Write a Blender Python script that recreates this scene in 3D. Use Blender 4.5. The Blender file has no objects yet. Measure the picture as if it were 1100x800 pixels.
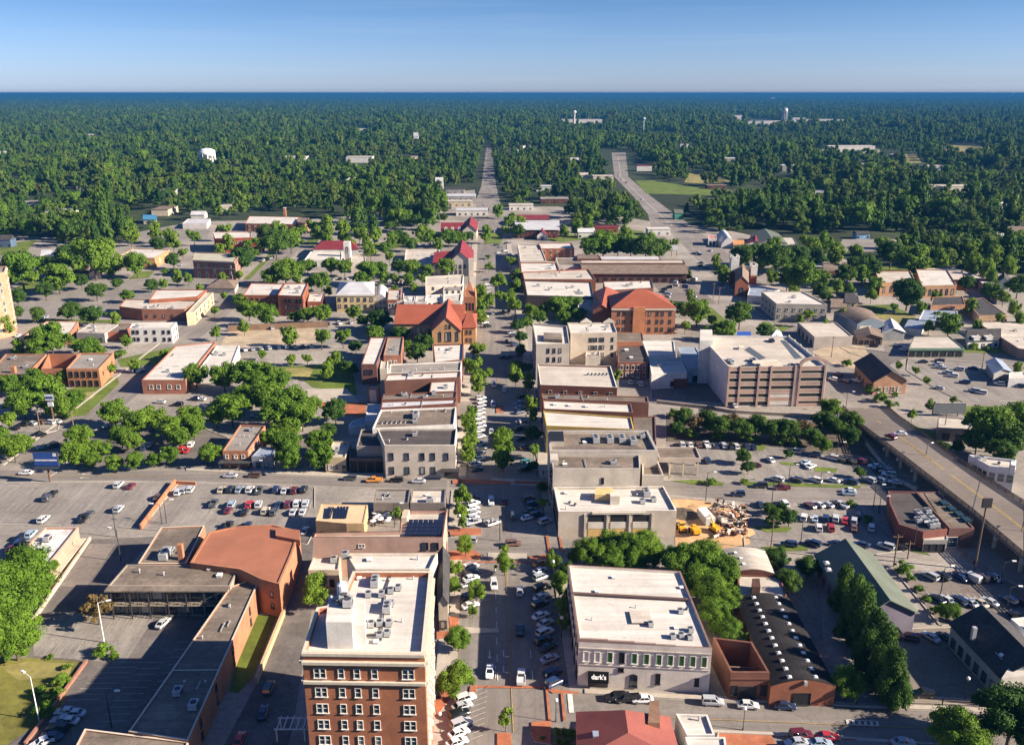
import bpy, bmesh, math, random
import numpy as np
from mathutils import Vector, Matrix
R = math.radians
random.seed(7)
SC = bpy.context.scene
COL = SC.collection
# ------------------------------------------------------------------ camera, sky, sun, exposure
CAMH, FPX, TH = 115.0, 933.0, math.atan(300 / 933.0)
CT, ST = math.cos(TH), math.sin(TH)
cam = bpy.data.cameras.new('camera'); camo = bpy.data.objects.new('camera', cam); COL.objects.link(camo)
camo.location = (0, 0, CAMH); camo.rotation_euler = (math.pi / 2 - TH, 0, 0)
cam.sensor_width = 36; cam.lens = FPX / 1100 * 36; cam.clip_start = 1; cam.clip_end = 90000
SC.camera = camo
SUN_EL, SUN_AZ = R(26.5), R(-12.5)             # azimuth measured from +X towards +Y
sd = Vector((math.cos(SUN_EL) * math.cos(SUN_AZ), math.cos(SUN_EL) * math.sin(SUN_AZ), math.sin(SUN_EL)))
W = bpy.data.worlds.new('World'); SC.world = W; W.use_nodes = True
nt = W.node_tree; N = nt.nodes; L = nt.links
bg = N['Background']
sky = N.new('ShaderNodeTexSky'); sky.sky_type = 'NISHITA'; sky.sun_disc = False
sky.sun_elevation = SUN_EL; sky.sun_rotation = math.pi / 2 - SUN_AZ   # 0 = +Y, clockwise
sky.altitude = 0; sky.air_density = 1.0; sky.dust_density = 0.35; sky.ozone_density = 2.5
tc = N.new('ShaderNodeTexCoord'); sep = N.new('ShaderNodeSeparateXYZ'); L.new(tc.outputs['Generated'], sep.inputs[0])
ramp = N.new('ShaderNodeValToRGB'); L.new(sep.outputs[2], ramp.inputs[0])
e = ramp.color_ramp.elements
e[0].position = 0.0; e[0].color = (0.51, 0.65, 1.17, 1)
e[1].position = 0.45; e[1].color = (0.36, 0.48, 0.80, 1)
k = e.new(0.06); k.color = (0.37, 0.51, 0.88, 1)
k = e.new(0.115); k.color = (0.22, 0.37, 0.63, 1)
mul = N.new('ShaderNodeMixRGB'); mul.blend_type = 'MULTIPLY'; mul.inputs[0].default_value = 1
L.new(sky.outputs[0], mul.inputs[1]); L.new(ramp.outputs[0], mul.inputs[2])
# thin high cirrus
cm = N.new('ShaderNodeMapping'); cm.inputs['Scale'].default_value = (1.6, 1.6, 42); cm.inputs['Rotation'].default_value = (0, R(0.8), 0)
L.new(tc.outputs['Generated'], cm.inputs[0])
cn = N.new('ShaderNodeTexNoise'); cn.inputs['Scale'].default_value = 2.2; cn.inputs['Detail'].default_value = 7; L.new(cm.outputs[0], cn.inputs[0])
cr = N.new('ShaderNodeValToRGB'); cr.color_ramp.elements[0].position = 0.52; cr.color_ramp.elements[1].position = 0.86
cr.color_ramp.elements[1].color = (0.11, 0.11, 0.11, 1); L.new(cn.outputs[0], cr.inputs[0])
cmix = N.new('ShaderNodeMixRGB'); cmix.blend_type = 'MIX'; L.new(cr.outputs[0], cmix.inputs[0]); L.new(mul.outputs[0], cmix.inputs[1])
cmix.inputs[2].default_value = (4.4, 5.0, 6.2, 1)
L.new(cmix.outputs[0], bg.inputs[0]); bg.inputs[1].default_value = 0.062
sl = bpy.data.lights.new('sun', 'SUN'); sl.energy = 5.0; sl.angle = R(0.5); sl.color = (1.0, 0.885, 0.735)
slo = bpy.data.objects.new('sun', sl); COL.objects.link(slo)
slo.rotation_euler = (-sd).to_track_quat('-Z', 'Y').to_euler(); slo.location = sd * 400
SC.view_settings.view_transform = 'Standard'; SC.view_settings.look = 'None'
SC.view_settings.gamma = 1; SC.view_settings.use_curve_mapping = False
SC.view_settings.exposure = 1.5
cy = SC.cycles
cy.max_bounces = 4; cy.diffuse_bounces = 2; cy.glossy_bounces = 2; cy.transmission_bounces = 2; cy.volume_bounces = 0
cy.transparent_max_bounces = 6; cy.caustics_reflective = False; cy.caustics_refractive = False

# ------------------------------------------------------------------ geometry of the view: photo pixel (1100x800) -> world
def U(u, v, z=0.0):
    f = FPX * CT - (v - 400) * ST; d = FPX * ST + (v - 400) * CT
    t = (CAMH - z) / d
    return Vector(((u - 550) * t, f * t, z))
def mpp(u, v):                                # metres per pixel, across, on the ground
    return CAMH / (FPX * ST + (v - 400) * CT)
STREET = Vector((-0.0316, 0.9995, 0))
SROT = R(91.8)
# ------------------------------------------------------------------ materials
MATS = {}
def newmat(name):
    m = bpy.data.materials.new(name); m.use_nodes = True
    n = m.node_tree.nodes; l = m.node_tree.links
    b = n['Principled BSDF']; b.inputs['Roughness'].default_value = 0.85
    b.inputs['Specular IOR Level'].default_value = 0.25
    return m, n, l, b
def rgb(c, k=1.0): return (min(1, c[0] * k), min(1, c[1] * k), min(1, c[2] * k), 1)
def mixn(n, l, f, a, b, mode='MIX'):
    x = n.new('ShaderNodeMixRGB'); x.blend_type = mode
    for i, s in ((0, f), (1, a), (2, b)):
        if isinstance(s, (int, float)): x.inputs[i].default_value = s
        elif isinstance(s, tuple): x.inputs[i].default_value = s
        else: l.new(s, x.inputs[i])
    return x.outputs[0]
def noise(n, l, vec, scale, detail=4, rough=0.6):
    x = n.new('ShaderNodeTexNoise'); x.inputs['Scale'].default_value = scale
    x.inputs['Detail'].default_value = detail; x.inputs['Roughness'].default_value = rough
    l.new(vec, x.inputs['Vector']); return x.outputs[0]
def cramp(n, l, s, p0, p1, c0=(0, 0, 0, 1), c1=(1, 1, 1, 1)):
    x = n.new('ShaderNodeValToRGB'); a = x.color_ramp.elements
    a[0].position = p0; a[1].position = p1; a[0].color = c0; a[1].color = c1
    l.new(s, x.inputs[0]); return x.outputs[0]
def geo_pos(n): return n.new('ShaderNodeNewGeometry').outputs['Position']
def mapped(n, l, vec, sc):
    x = n.new('ShaderNodeMapping'); x.inputs['Scale'].default_value = sc; l.new(vec, x.inputs[0]); return x.outputs[0]

def ground_mat(name, col, var=0.25, scale=0.05, fine=0.8, stain=0.5, streak=None, rough=0.9, crack=0.0, seam=0.0):
    """paving, soil, roof membranes: blotches at three sizes, patches of repair, and stains"""
    key = ('g', name)
    if key in MATS: return MATS[key]
    m, n, l, b = newmat(name); p = geo_pos(n)
    n1 = cramp(n, l, noise(n, l, p, scale, 5), 0.32, 0.68)
    c = mixn(n, l, n1, rgb(col, 1 - var), rgb(col, 1 + var))
    n2 = cramp(n, l, noise(n, l, p, fine, 5, 0.7), 0.3, 0.7, (1 - var, 1 - var, 1 - var, 1), (1 + var * .6,) * 3 + (1,))
    c = mixn(n, l, 1.0, c, n2, 'MULTIPLY')
    v = n.new('ShaderNodeTexVoronoi'); v.inputs['Scale'].default_value = scale * 1.7; l.new(p, v.inputs['Vector'])
    vs = n.new('ShaderNodeSeparateColor'); l.new(v.outputs['Color'], vs.inputs[0])
    pt = cramp(n, l, vs.outputs[0], 0.0, 1.0, (1 - var * .7,) * 3 + (1,), (1 + var * .35,) * 3 + (1,))
    c = mixn(n, l, 0.7, c, pt, 'MULTIPLY')
    if stain:
        s = cramp(n, l, noise(n, l, p, scale * 4.5, 6, 0.65), 0.60, 0.74)
        sm = n.new('ShaderNodeMath'); sm.operation = 'MULTIPLY'; sm.inputs[1].default_value = stain; l.new(s, sm.inputs[0])
        c = mixn(n, l, sm.outputs[0], c, rgb(col, 0.45))
    if streak:
        q = mapped(n, l, p, streak)
        s = cramp(n, l, noise(n, l, q, 1.0, 3), 0.35, 0.7, (0.82,) * 3 + (1,), (1.08,) * 3 + (1,))
        c = mixn(n, l, 1.0, c, s, 'MULTIPLY')
    if crack:
        wv = n.new('ShaderNodeVectorMath'); wv.operation = 'ADD'; l.new(p, wv.inputs[0])
        wn = n.new('ShaderNodeTexNoise'); wn.inputs['Scale'].default_value = 0.25; wn.inputs['Detail'].default_value = 4; l.new(p, wn.inputs['Vector'])
        ws = n.new('ShaderNodeVectorMath'); ws.operation = 'SCALE'; ws.inputs['Scale'].default_value = 7; l.new(wn.outputs['Color'], ws.inputs[0]); l.new(ws.outputs[0], wv.inputs[1])
        cv = n.new('ShaderNodeTexVoronoi'); cv.feature = 'DISTANCE_TO_EDGE'; cv.inputs['Scale'].default_value = 0.13; l.new(wv.outputs[0], cv.inputs['Vector'])
        c = mixn(n, l, cramp(n, l, cv.outputs['Distance'], 0.0, 0.03, (crack,) * 3 + (1,), (0, 0, 0, 1)), c, rgb(col, 0.42))
        oil = cramp(n, l, noise(n, l, p, 0.8, 2, .5), 0.68, 0.76, (0, 0, 0, 1), (crack,) * 3 + (1,)); c = mixn(n, l, oil, c, rgb(col, 0.4))
        bt = n.new('ShaderNodeTexBrick'); bt.inputs['Scale'].default_value = 1; bt.inputs['Brick Width'].default_value = 17; bt.inputs['Row Height'].default_value = 9; bt.inputs['Mortar Size'].default_value = 0.0
        bt.inputs['Color1'].default_value = (.86, .86, .87, 1); bt.inputs['Color2'].default_value = (1.1, 1.1, 1.09, 1); bt.inputs['Mortar'].default_value = (.8, .8, .8, 1); l.new(p, bt.inputs['Vector']); c = mixn(n, l, 0.6, c, bt.outputs[0], 'MULTIPLY')
    if seam:
        bt = n.new('ShaderNodeTexBrick'); bt.inputs['Scale'].default_value = 1; bt.inputs['Brick Width'].default_value = 9; bt.inputs['Row Height'].default_value = 1.9; bt.inputs['Mortar Size'].default_value = 0.045
        bt.inputs['Color1'].default_value = (1, 1, 1, 1); bt.inputs['Color2'].default_value = (.93, .93, .92, 1); bt.inputs['Mortar'].default_value = (1 - seam,) * 3 + (1,); l.new(p, bt.inputs['Vector']); c = mixn(n, l, 0.9, c, bt.outputs[0], 'MULTIPLY')
        pd = cramp(n, l, noise(n, l, p, 0.09, 6, .62), 0.50, 0.66, (0, 0, 0, 1), (seam * 1.4,) * 3 + (1,)); c = mixn(n, l, pd, c, rgb(col, 0.62))
    l.new(c, b.inputs['Base Color']); b.inputs['Roughness'].default_value = rough
    MATS[key] = m; return m
def wall_mat(kind, col):
    key = ('w', kind, col)
    if key in MATS: return MATS[key]
    m, n, l, b = newmat(kind + ' wall'); p = geo_pos(n)
    n1 = cramp(n, l, noise(n, l, p, 0.22, 5), 0.3, 0.7)
    c = mixn(n, l, n1, rgb(col, 0.78), rgb(col, 1.15))
    st = noise(n, l, mapped(n, l, p, (0.9, 0.9, 0.12)), 1.0, 5, 0.65)        # rain streaks
    c = mixn(n, l, cramp(n, l, st, 0.56, 0.80, (0, 0, 0, 1), (0.36,) * 3 + (1,)), c, rgb(col, 0.48))
    if kind == 'brick':
        sp = n.new('ShaderNodeSeparateXYZ'); l.new(p, sp.inputs[0])
        ad = n.new('ShaderNodeMath'); ad.operation = 'ADD'; l.new(sp.outputs[0], ad.inputs[0]); l.new(sp.outputs[1], ad.inputs[1])
        cb = n.new('ShaderNodeCombineXYZ'); l.new(ad.outputs[0], cb.inputs[0]); l.new(sp.outputs[2], cb.inputs[1])
        br = n.new('ShaderNodeTexBrick'); br.inputs['Scale'].default_value = 1.0
        br.inputs['Brick Width'].default_value = 0.44; br.inputs['Row Height'].default_value = 0.16; br.inputs['Mortar Size'].default_value = 0.018
        br.inputs['Color1'].default_value = (1, 1, 1, 1); br.inputs['Color2'].default_value = (0.72, 0.7, 0.7, 1); br.inputs['Mortar'].default_value = (1.25, 1.2, 1.15, 1)
        l.new(cb.outputs[0], br.inputs['Vector'])
        c = mixn(n, l, 0.75, c, br.outputs[0], 'MULTIPLY')
    else:
        n3 = cramp(n, l, noise(n, l, p, 3.0, 3), 0.3, 0.7, (0.9,) * 3 + (1,), (1.06,) * 3 + (1,))
        c = mixn(n, l, 1.0, c, n3, 'MULTIPLY')
    l.new(c, b.inputs['Base Color'])
    MATS[key] = m; return m
def plain(name, col, rough=0.6, metal=0.0, spec=0.4, var=0.12):
    key = ('p', name, col, rough)
    if key in MATS: return MATS[key]
    m, n, l, b = newmat(name)
    p = geo_pos(n); s = cramp(n, l, noise(n, l, p, 1.3, 4), 0.3, 0.7, rgb(col, 1 - var), rgb(col, 1 + var))
    l.new(s, b.inputs['Base Color']); b.inputs['Roughness'].default_value = rough
    b.inputs['Metallic'].default_value = metal; b.inputs['Specular IOR Level'].default_value = spec
    MATS[key] = m; return m
def glass_mat(name, col, rough=0.12):
    key = ('gl', name)
    if key in MATS: return MATS[key]
    m, n, l, b = newmat(name)
    o = n.new('ShaderNodeObjectInfo')
    c = cramp(n, l, o.outputs['Random'], 0.0, 0.74, rgb(col, 0.5), rgb(col, 1.6))
    if 'window' in name: q = n[-1].color_ramp.elements; k_ = q.new(0.80); k_.color = (.30, .28, .24, 1)
    l.new(c, b.inputs['Base Color'])
    b.inputs['Roughness'].default_value = rough; b.inputs['Specular IOR Level'].default_value = 0.9
    MATS[key] = m; return m
def seam_roof(name, col, step=0.6):
    """standing seam sheet metal"""
    key = ('s', name)
    if key in MATS: return MATS[key]
    m, n, l, b = newmat(name); p = geo_pos(n)
    c = mixn(n, l, cramp(n, l, noise(n, l, p, 0.15, 5), 0.3, 0.7), rgb(col, 0.82), rgb(col, 1.12))
    w = n.new('ShaderNodeTexWave'); w.inputs['Scale'].default_value = 0.5 / step; w.inputs['Distortion'].default_value = 0; l.new(p, w.inputs['Vector'])
    c = mixn(n, l, 0.6, c, cramp(n, l, w.outputs[0], 0.0, 0.25, (0.7,) * 3 + (1,), (1.03,) * 3 + (1,)), 'MULTIPLY')
    st = cramp(n, l, noise(n, l, p, 0.5, 6, .7), 0.58, 0.75, (0, 0, 0, 1), (0.4,) * 3 + (1,))
    c = mixn(n, l, st, c, rgb(col, 0.55))
    l.new(c, b.inputs['Base Color']); b.inputs['Roughness'].default_value = 0.6
    MATS[key] = m; return m
def leaf_mat(name, a, bcol, wide=False):
    m, n, l, b = newmat(name)
    o = n.new('ShaderNodeObjectInfo')
    c = mixn(n, l, o.outputs['Random'], rgb(a), rgb(bcol))
    p = geo_pos(n)
    c = mixn(n, l, 1.0, c, cramp(n, l, noise(n, l, p, 0.45, 3), 0.3, 0.7, (0.68, 0.72, 0.7, 1), (1.28, 1.22, 1.1, 1)), 'MULTIPLY')
    c = mixn(n, l, 1.0, c, cramp(n, l, noise(n, l, p, 2.6, 2), 0.3, 0.7, (0.75,) * 3 + (1,), (1.22,) * 3 + (1,)), 'MULTIPLY')
    if wide:                                  # stands of different species
        c = mixn(n, l, cramp(n, l, noise(n, l, p, 0.006, 3, .6), 0.42, 0.6, (0, 0, 0, 1), (.75,) * 3 + (1,)), c, mixn(n, l, o.outputs['Random'], (.085, .115, .018, 1), (.125, .165, .026, 1)))
        c = mixn(n, l, cramp(n, l, noise(n, l, p, 0.017, 3, .6), 0.55, 0.68, (0, 0, 0, 1), (.7,) * 3 + (1,)), c, (.028, .062, .018, 1))
    l.new(c, b.inputs['Base Color']); b.inputs['Roughness'].default_value = 0.7; b.inputs['Specular IOR Level'].default_value = 0.15
    t = n.new('ShaderNodeBsdfTranslucent'); l.new(c, t.inputs[0])
    mx = n.new('ShaderNodeMixShader'); mx.inputs[0].default_value = 0.22
    l.new(b.outputs[0], mx.inputs[1]); l.new(t.outputs[0], mx.inputs[2])
    l.new(mx.outputs[0], n['Material Output'].inputs[0])
    return m
LEAF = {'broad': leaf_mat('broad leaf', (0.080, 0.158, 0.014), (0.125, 0.210, 0.020)),
        'dark': leaf_mat('dark leaf', (0.040, 0.092, 0.014), (0.078, 0.140, 0.018)),
        'lime': leaf_mat('fresh leaf', (0.120, 0.210, 0.018), (0.165, 0.250, 0.026)),
        'brown': leaf_mat('browning leaf', (0.105, 0.080, 0.030), (0.14, 0.10, 0.04)),
        'wood': leaf_mat('woodland leaf', (0.022, 0.062, 0.013), (0.140, 0.215, 0.028), True)}
BARK = plain('bark', (0.09, 0.065, 0.045), 0.95)
# ------------------------------------------------------------------ objects
def mesh(name, V, Fc, mats, mi=None, smooth=False):
    me = bpy.data.meshes.new(name); me.from_pydata([tuple(v) for v in V], [], Fc)
    for m in (mats if isinstance(mats, (list, tuple)) else [mats]): me.materials.append(m)
    if mi is not None: me.polygons.foreach_set('material_index', mi)
    if smooth: me.polygons.foreach_set('use_smooth', [True] * len(me.polygons))
    me.update(); return me
def link(name, me, parent=None, loc=None, rz=None):
    o = bpy.data.objects.new(name, me); COL.objects.link(o)
    if parent: o.parent = parent
    if loc is not None: o.location = loc
    if rz is not None: o.rotation_euler = (0, 0, rz)
    return o
LABELS = {}
def tag(o, label, cat, group=None):
    if group is None and label in LABELS: print('DUPLICATE LABEL', label)
    LABELS[label] = 1
    w = label.split()
    if len(w) > 16 or len(w) < 4: print('LABEL LENGTH', len(w), label)
    o['label'] = label; o['category'] = cat
    if group: o['group'] = group
    return o
def empty(name, loc, rz=0):
    o = bpy.data.objects.new(name, None); COL.objects.link(o); o.location = loc; o.rotation_euler = (0, 0, rz); o.empty_display_size = 1
    return o
def copy_tree(o, parent=None):
    c = o.copy(); COL.objects.link(c)
    if parent is not None: c.parent = parent
    for ch in o.children: copy_tree(ch, c)
    return c
class MB:
    """collects shapes for ONE mesh"""
    def __init__(s): s.V = []; s.F = []; s.M = []
    def poly(s, pts, m=0):
        k = len(s.V); s.V += [tuple(p) for p in pts]; s.F.append(tuple(range(k, k + len(pts)))); s.M.append(m)
    def box(s, c, d, m=0, rz=0.0, taper=1.0):
        ca, sa = math.cos(rz), math.sin(rz); k = len(s.V)
        for z, t in ((-.5, 1.0), (.5, taper)):
            for x, y in ((-.5, -.5), (.5, -.5), (.5, .5), (-.5, .5)):
                X, Y = x * d[0] * t, y * d[1] * t
                s.V.append((c[0] + X * ca - Y * sa, c[1] + X * sa + Y * ca, c[2] + z * d[2]))
        for f in ((3, 2, 1, 0), (4, 5, 6, 7), (0, 1, 5, 4), (1, 2, 6, 5), (2, 3, 7, 6), (3, 0, 4, 7)):
            s.F.append(tuple(k + i for i in f)); s.M.append(m)
    def prism(s, pts, z0, z1, m=0, mtop=None, bottom=False):
        k = len(s.V); n = len(pts)
        s.V += [(p[0], p[1], z0) for p in pts] + [(p[0], p[1], z1) for p in pts]
        for i in range(n):
            j = (i + 1) % n; s.F.append((k + i, k + j, k + n + j, k + n + i)); s.M.append(m)
        s.F.append(tuple(k + n + i for i in range(n))); s.M.append(m if mtop is None else mtop)
        if bottom: s.F.append(tuple(k + i for i in reversed(range(n)))); s.M.append(m)
    def tube(s, a, b, r0, r1=None, n=8, m=0, cap=True):
        a = Vector(a); b = Vector(b); r1 = r0 if r1 is None else r1
        d = (b - a).normalized(); x = d.orthogonal().normalized(); y = d.cross(x); k = len(s.V)
        for p, r in ((a, r0), (b, r1)):
            for i in range(n):
                t = 2 * math.pi * i / n; s.V.append(tuple(p + x * (r * math.cos(t)) + y * (r * math.sin(t))))
        for i in range(n):
            j = (i + 1) % n; s.F.append((k + i, k + j, k + n + j, k + n + i)); s.M.append(m)
        if cap:
            s.F.append(tuple(k + n + i for i in range(n))); s.M.append(m)
            s.F.append(tuple(k + i for i in reversed(range(n)))); s.M.append(m)
    def ball(s, c, r, m=0, n=8, sz=1.0):
        k = len(s.V)
        for i in range(1, 5):
            a = math.pi * i / 5
            for j in range(n):
                t = 2 * math.pi * j / n
                s.V.append((c[0] + r * math.sin(a) * math.cos(t), c[1] + r * math.sin(a) * math.sin(t), c[2] + r * sz * math.cos(a)))
        s.V += [(c[0], c[1], c[2] + r * sz), (c[0], c[1], c[2] - r * sz)]; T, B = len(s.V) - 2, len(s.V) - 1
        for j in range(n):
            q = (j + 1) % n
            s.F.append((T, k + j, k + q)); s.M.append(m); s.F.append((B, k + 3 * n + q, k + 3 * n + j)); s.M.append(m)
            for i in range(3): s.F.append((k + i * n + j, k + (i + 1) * n + j, k + (i + 1) * n + q, k + i * n + q)); s.M.append(m)
    def me(s, name, mats, smooth=False): return mesh(name, s.V, s.F, mats, s.M, smooth)
    def build(s, name, mats, parent=None, smooth=False): return link(name, s.me(name, mats, smooth), parent)
def ccw(P):
    a = sum(P[i].x * P[(i + 1) % len(P)].y - P[(i + 1) % len(P)].x * P[i].y for i in range(len(P)))
    return P if a > 0 else P[::-1]
NSH = [0]
def sheet(name, px, z, mat, kind='structure', world=None):
    """flat surface layer; each one lies a little over the one laid before it"""
    NSH[0] += 1; z = 0.03 + 0.0012 * NSH[0]
    P = world or [U(u, v, z) for u, v in px]
    P = [Vector((p[0], p[1], z)) for p in P]; P = ccw(P)
    o = link(name, mesh(name, P, [tuple(range(len(P)))], mat)); o['kind'] = kind
    bm = bmesh.new(); bm.from_mesh(o.data); bmesh.ops.triangulate(bm, faces=bm.faces); bm.to_mesh(o.data); bm.free()
    return o
ORD = ['', 'first', 'second', 'third', 'fourth', 'fifth', 'sixth', 'seventh', 'eighth', 'ninth', 'tenth', 'eleventh', 'twelfth', 'thirteenth', 'fourteenth',
       'fifteenth', 'sixteenth', 'seventeenth', 'eighteenth', 'nineteenth', 'twentieth', 'twenty-first', 'twenty-second', 'twenty-third', 'twenty-fourth', 'twenty-fifth',
       'twenty-sixth', 'twenty-seventh', 'twenty-eighth', 'twenty-ninth', 'thirtieth']
# ------------------------------------------------------------------ ground, streets, lots
G_FAR = ground_mat('far ground', (0.030, 0.042, 0.014), 0.4, 0.004, 0.06, 0.3)
G_PAVE = ground_mat('old pale paving', (0.29, 0.253, 0.214), 0.24, 0.035, 0.7, 0.45, crack=.3)
G_LOT = ground_mat('weathered asphalt lot', (0.255, 0.225, 0.195), 0.17, 0.06, 0.9, 0.6, streak=(0.5, 0.02, 1), crack=.45)
G_LOT2 = ground_mat('brown asphalt lot', (0.20, 0.165, 0.14), 0.16, 0.06, 0.9, 0.5, crack=.5)
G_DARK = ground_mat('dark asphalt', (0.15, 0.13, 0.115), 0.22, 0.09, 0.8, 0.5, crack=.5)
G_ROAD = ground_mat('road asphalt', (0.235, 0.205, 0.178), 0.13, 0.03, 0.8, 0.45, streak=(0.55, 0.02, 1), crack=.35)
G_CROSS = ground_mat('cross street asphalt', (0.22, 0.192, 0.168), 0.13, 0.03, 0.8, 0.45, streak=(0.02, 0.5, 1), crack=.35)
G_WALK = ground_mat('concrete walk', (0.40, 0.345, 0.28), 0.12, 0.2, 1.2, 0.3)
G_BRICK = ground_mat('brick paving', (0.36, 0.125, 0.062), 0.2, 0.3, 1.6, 0.3)
G_GRASS = ground_mat('mown grass', (0.115, 0.155, 0.022), 0.28, 0.08, 0.6, 0.3)
G_DRY = ground_mat('dry grass', (0.25, 0.215, 0.07), 0.28, 0.06, 0.5, 0.35)
G_DIRT = ground_mat('orange clay', (0.52, 0.32, 0.16), 0.22, 0.12, 0.8, 0.45)
G_SAND = ground_mat('pale sand', (0.40, 0.31, 0.21), 0.22, 0.12, 0.8, 0.45)
G_RAIL = ground_mat('ballast', (0.12, 0.095, 0.07), 0.3, 0.15, 1.0, 0.5)
P_WHITE = ground_mat('worn white paint', (0.60, 0.56, 0.50), 0.2, 0.5, 2.5, 0.5)
P_FADE = ground_mat('faded stall paint', (0.46, 0.43, 0.38), 0.25, 0.3, 2.5, 0.6)
P_YELL = ground_mat('worn yellow paint', (0.42, 0.28, 0.09), 0.2, 0.5, 2.5, 0.4)
KERB = plain('kerb concrete', (0.40, 0.36, 0.30), 0.9)

gm = MB(); S0 = 42000
gm.poly([(-S0, -S0, 0), (S0, -S0, 0), (S0, S0, 0), (-S0, S0, 0)])
o = gm.build('ground', G_FAR); o['kind'] = 'structure'
# far wooded rise that breaks the line of the horizon
hm = MB(); rh = random.Random(4); nh = 160
ph = [rh.uniform(0, 6.28) for _ in range(4)]
hp_ = [(-30000 + 60000 * i / nh, max(4, 48 + 24 * math.sin(i * .13 + ph[0]) + 15 * math.sin(i * .37 + ph[1]) + 9 * math.sin(i * .9 + ph[2]) + rh.uniform(-5, 5))) for i in range(nh + 1)]
for (x0, h0), (x1, h1) in zip(hp_, hp_[1:]):
    hm.poly([(x0, 25500, -1), (x1, 25500, -1), (x1, 28500, h1), (x0, 28500, h0)]); hm.poly([(x0, 28500, h0), (x1, 28500, h1), (x1, 32000, -1), (x0, 32000, -1)])
o = hm.build('hills', G_FAR); o['kind'] = 'structure'
TOWN = [(-160, 840), (1300, 840), (1300, 305), (1120, 300), (1010, 285), (930, 285), (850, 262), (775, 246), (700, 238), (600, 222), (470, 225), (330, 236), (200, 238), (130, 262), (0, 250), (-150, 250)]
sheet('town_pavement', TOWN, 0.03, G_PAVE)
Z1, Z2, Z3 = 0, 0, 0.15
def lanes(name, a0, a1, b0, b1, z=Z1, mat=None):
    return sheet(name, [a0, a1, b1, b0], z, mat or G_ROAD)
def strip(pxs, w, z):
    """narrow ribbon of width w metres along a pixel polyline"""
    P = [U(u, v, z) for u, v in pxs]; m = MB()
    for a, b in zip(P, P[1:]):
        d = (b - a).normalized(); s = Vector((-d.y, d.x, 0)) * (w / 2)
        m.poly([a - s, b - s, b + s, a + s])
    return m
def merge(ms):
    m = MB()
    for x in ms:
        k = len(m.V); m.V += x.V; m.F += [tuple(i + k for i in f) for f in x.F]; m.M += x.M
    return m
def vline(u0, v0, v1, vp=(521, 100)):
    """pixel point pair along the street direction through (u0,v0)"""
    return (u0, v0), (vp[0] + (u0 - vp[0]) * (v1 - vp[1]) / (v0 - vp[1]), v1)
# main street and the far part of it
a = vline(489, 750, 236); b = vline(613, 750, 236); a0 = vline(489, 750, 860)[1]; b0 = vline(613, 750, 860)[1]
lanes('main_street', a0, a[1], b0, b[1])
sheet('main_street_beyond', [(502, 240), (543, 240), (533, 200), (527.5, 158), (522.5, 158), (517, 200)], Z1 + .02, G_ROAD)
sheet('hill_street', [(700, 246), (748, 246), (722, 228), (698, 210), (675, 190), (672, 164), (657, 164), (660, 190), (682, 213), (696, 230)], Z1, G_ROAD)
sheet('cross_street', [(596, 741), (720, 751), (830, 755), (940, 760.5), (1060, 766), (1200, 770), (1200, 815), (906, 790), (766, 783), (640, 779), (596, 776)], Z2, G_CROSS)
sheet('cross_street', [(-120, 500), (0, 505), (200, 506), (340, 512), (480, 515), (480, 526), (340, 521), (200, 516), (0, 516), (-120, 516)], Z1, G_CROSS)
sheet('cross_street', [(483, 514), (600, 517), (720, 516), (820, 520), (900, 522), (955, 525), (960, 541), (900, 540), (800, 538.5), (720, 531), (600, 527), (483, 524)], Z2, G_CROSS)
sheet('cross_street', [(474, 578), (628, 575), (628, 597), (586, 600), (474, 598)], Z2, G_CROSS)
sheet('cross_street', [(497, 434), (584, 434), (584, 446), (497, 446)], Z2, G_PAVE)
sheet('west_street', [(4, 500), (268, 294), (320, 250), (342, 250), (293, 294), (62, 500)], Z1, G_ROAD)
sheet('east_street', [(905, 432), (850, 372), (800, 324), (760, 289), (735, 265), (716, 245), (744, 245), (760, 255), (782, 272), (818, 304), (856, 338), (896, 372), (952, 432)], Z1, G_ROAD)
sheet('east_cross_street', [(950, 370), (1110, 381), (1200, 388), (1200, 396), (1100, 391), (950, 382)], Z1, G_CROSS)
sheet('parking_lot', [(-120, 519), (186, 518), (150, 568), (128, 566), (-120, 561)], Z1, G_LOT)
sheet('parking_lot', [(192, 518.5), (338, 523), (338, 570), (330, 585), (152, 568)], Z1, G_LOT)
sheet('parking_lot', [(716, 476), (838, 480), (935, 492), (962, 524), (900, 520), (800, 518), (718, 514)], Z1, G_LOT)
sheet('parking_lot', [(796, 543), (960, 543), (985, 590), (905, 600), (800, 588)], Z1, G_LOT)
sheet('parking_lot', [(960, 612), (1066, 615), (1130, 648), (1130, 664), (1010, 672)], Z1, G_LOT2)
sheet('parking_lot', [(962, 676), (1022, 674), (1074, 738), (1056, 752), (975, 748)], Z1, G_LOT2)
sheet('parking_lot', [(772, 786), (905, 792), (1100, 804), (1140, 850), (760, 850)], Z2, G_BRICK)
sheet('parking_lot', [(830, 790.5), (1100, 803), (1140, 850), (850, 850)], Z3, G_LOT)
sheet('parking_lot', [(975, 385), (1090, 392), (1110, 430), (1035, 432), (1010, 420), (974, 398)], Z1, G_LOT)
sheet('parking_lot', [(905, 257), (1000, 257), (1012, 269), (898, 271)], Z1, G_LOT)
sheet('parking_lot', [(128, 261), (150, 249), (186, 242), (228, 241), (222, 257), (150, 263)], Z1, G_LOT)
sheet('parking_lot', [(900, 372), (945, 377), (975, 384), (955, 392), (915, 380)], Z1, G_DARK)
sheet('parking_lot', [(60, 300), (128, 300), (240, 300), (150, 340), (20, 344), (16, 316)], Z1, G_LOT)
sheet('parking_lot', [(430, 257), (478, 256), (474, 292), (432, 296), (404, 316), (388, 300), (420, 290)], Z1, G_LOT)
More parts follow.
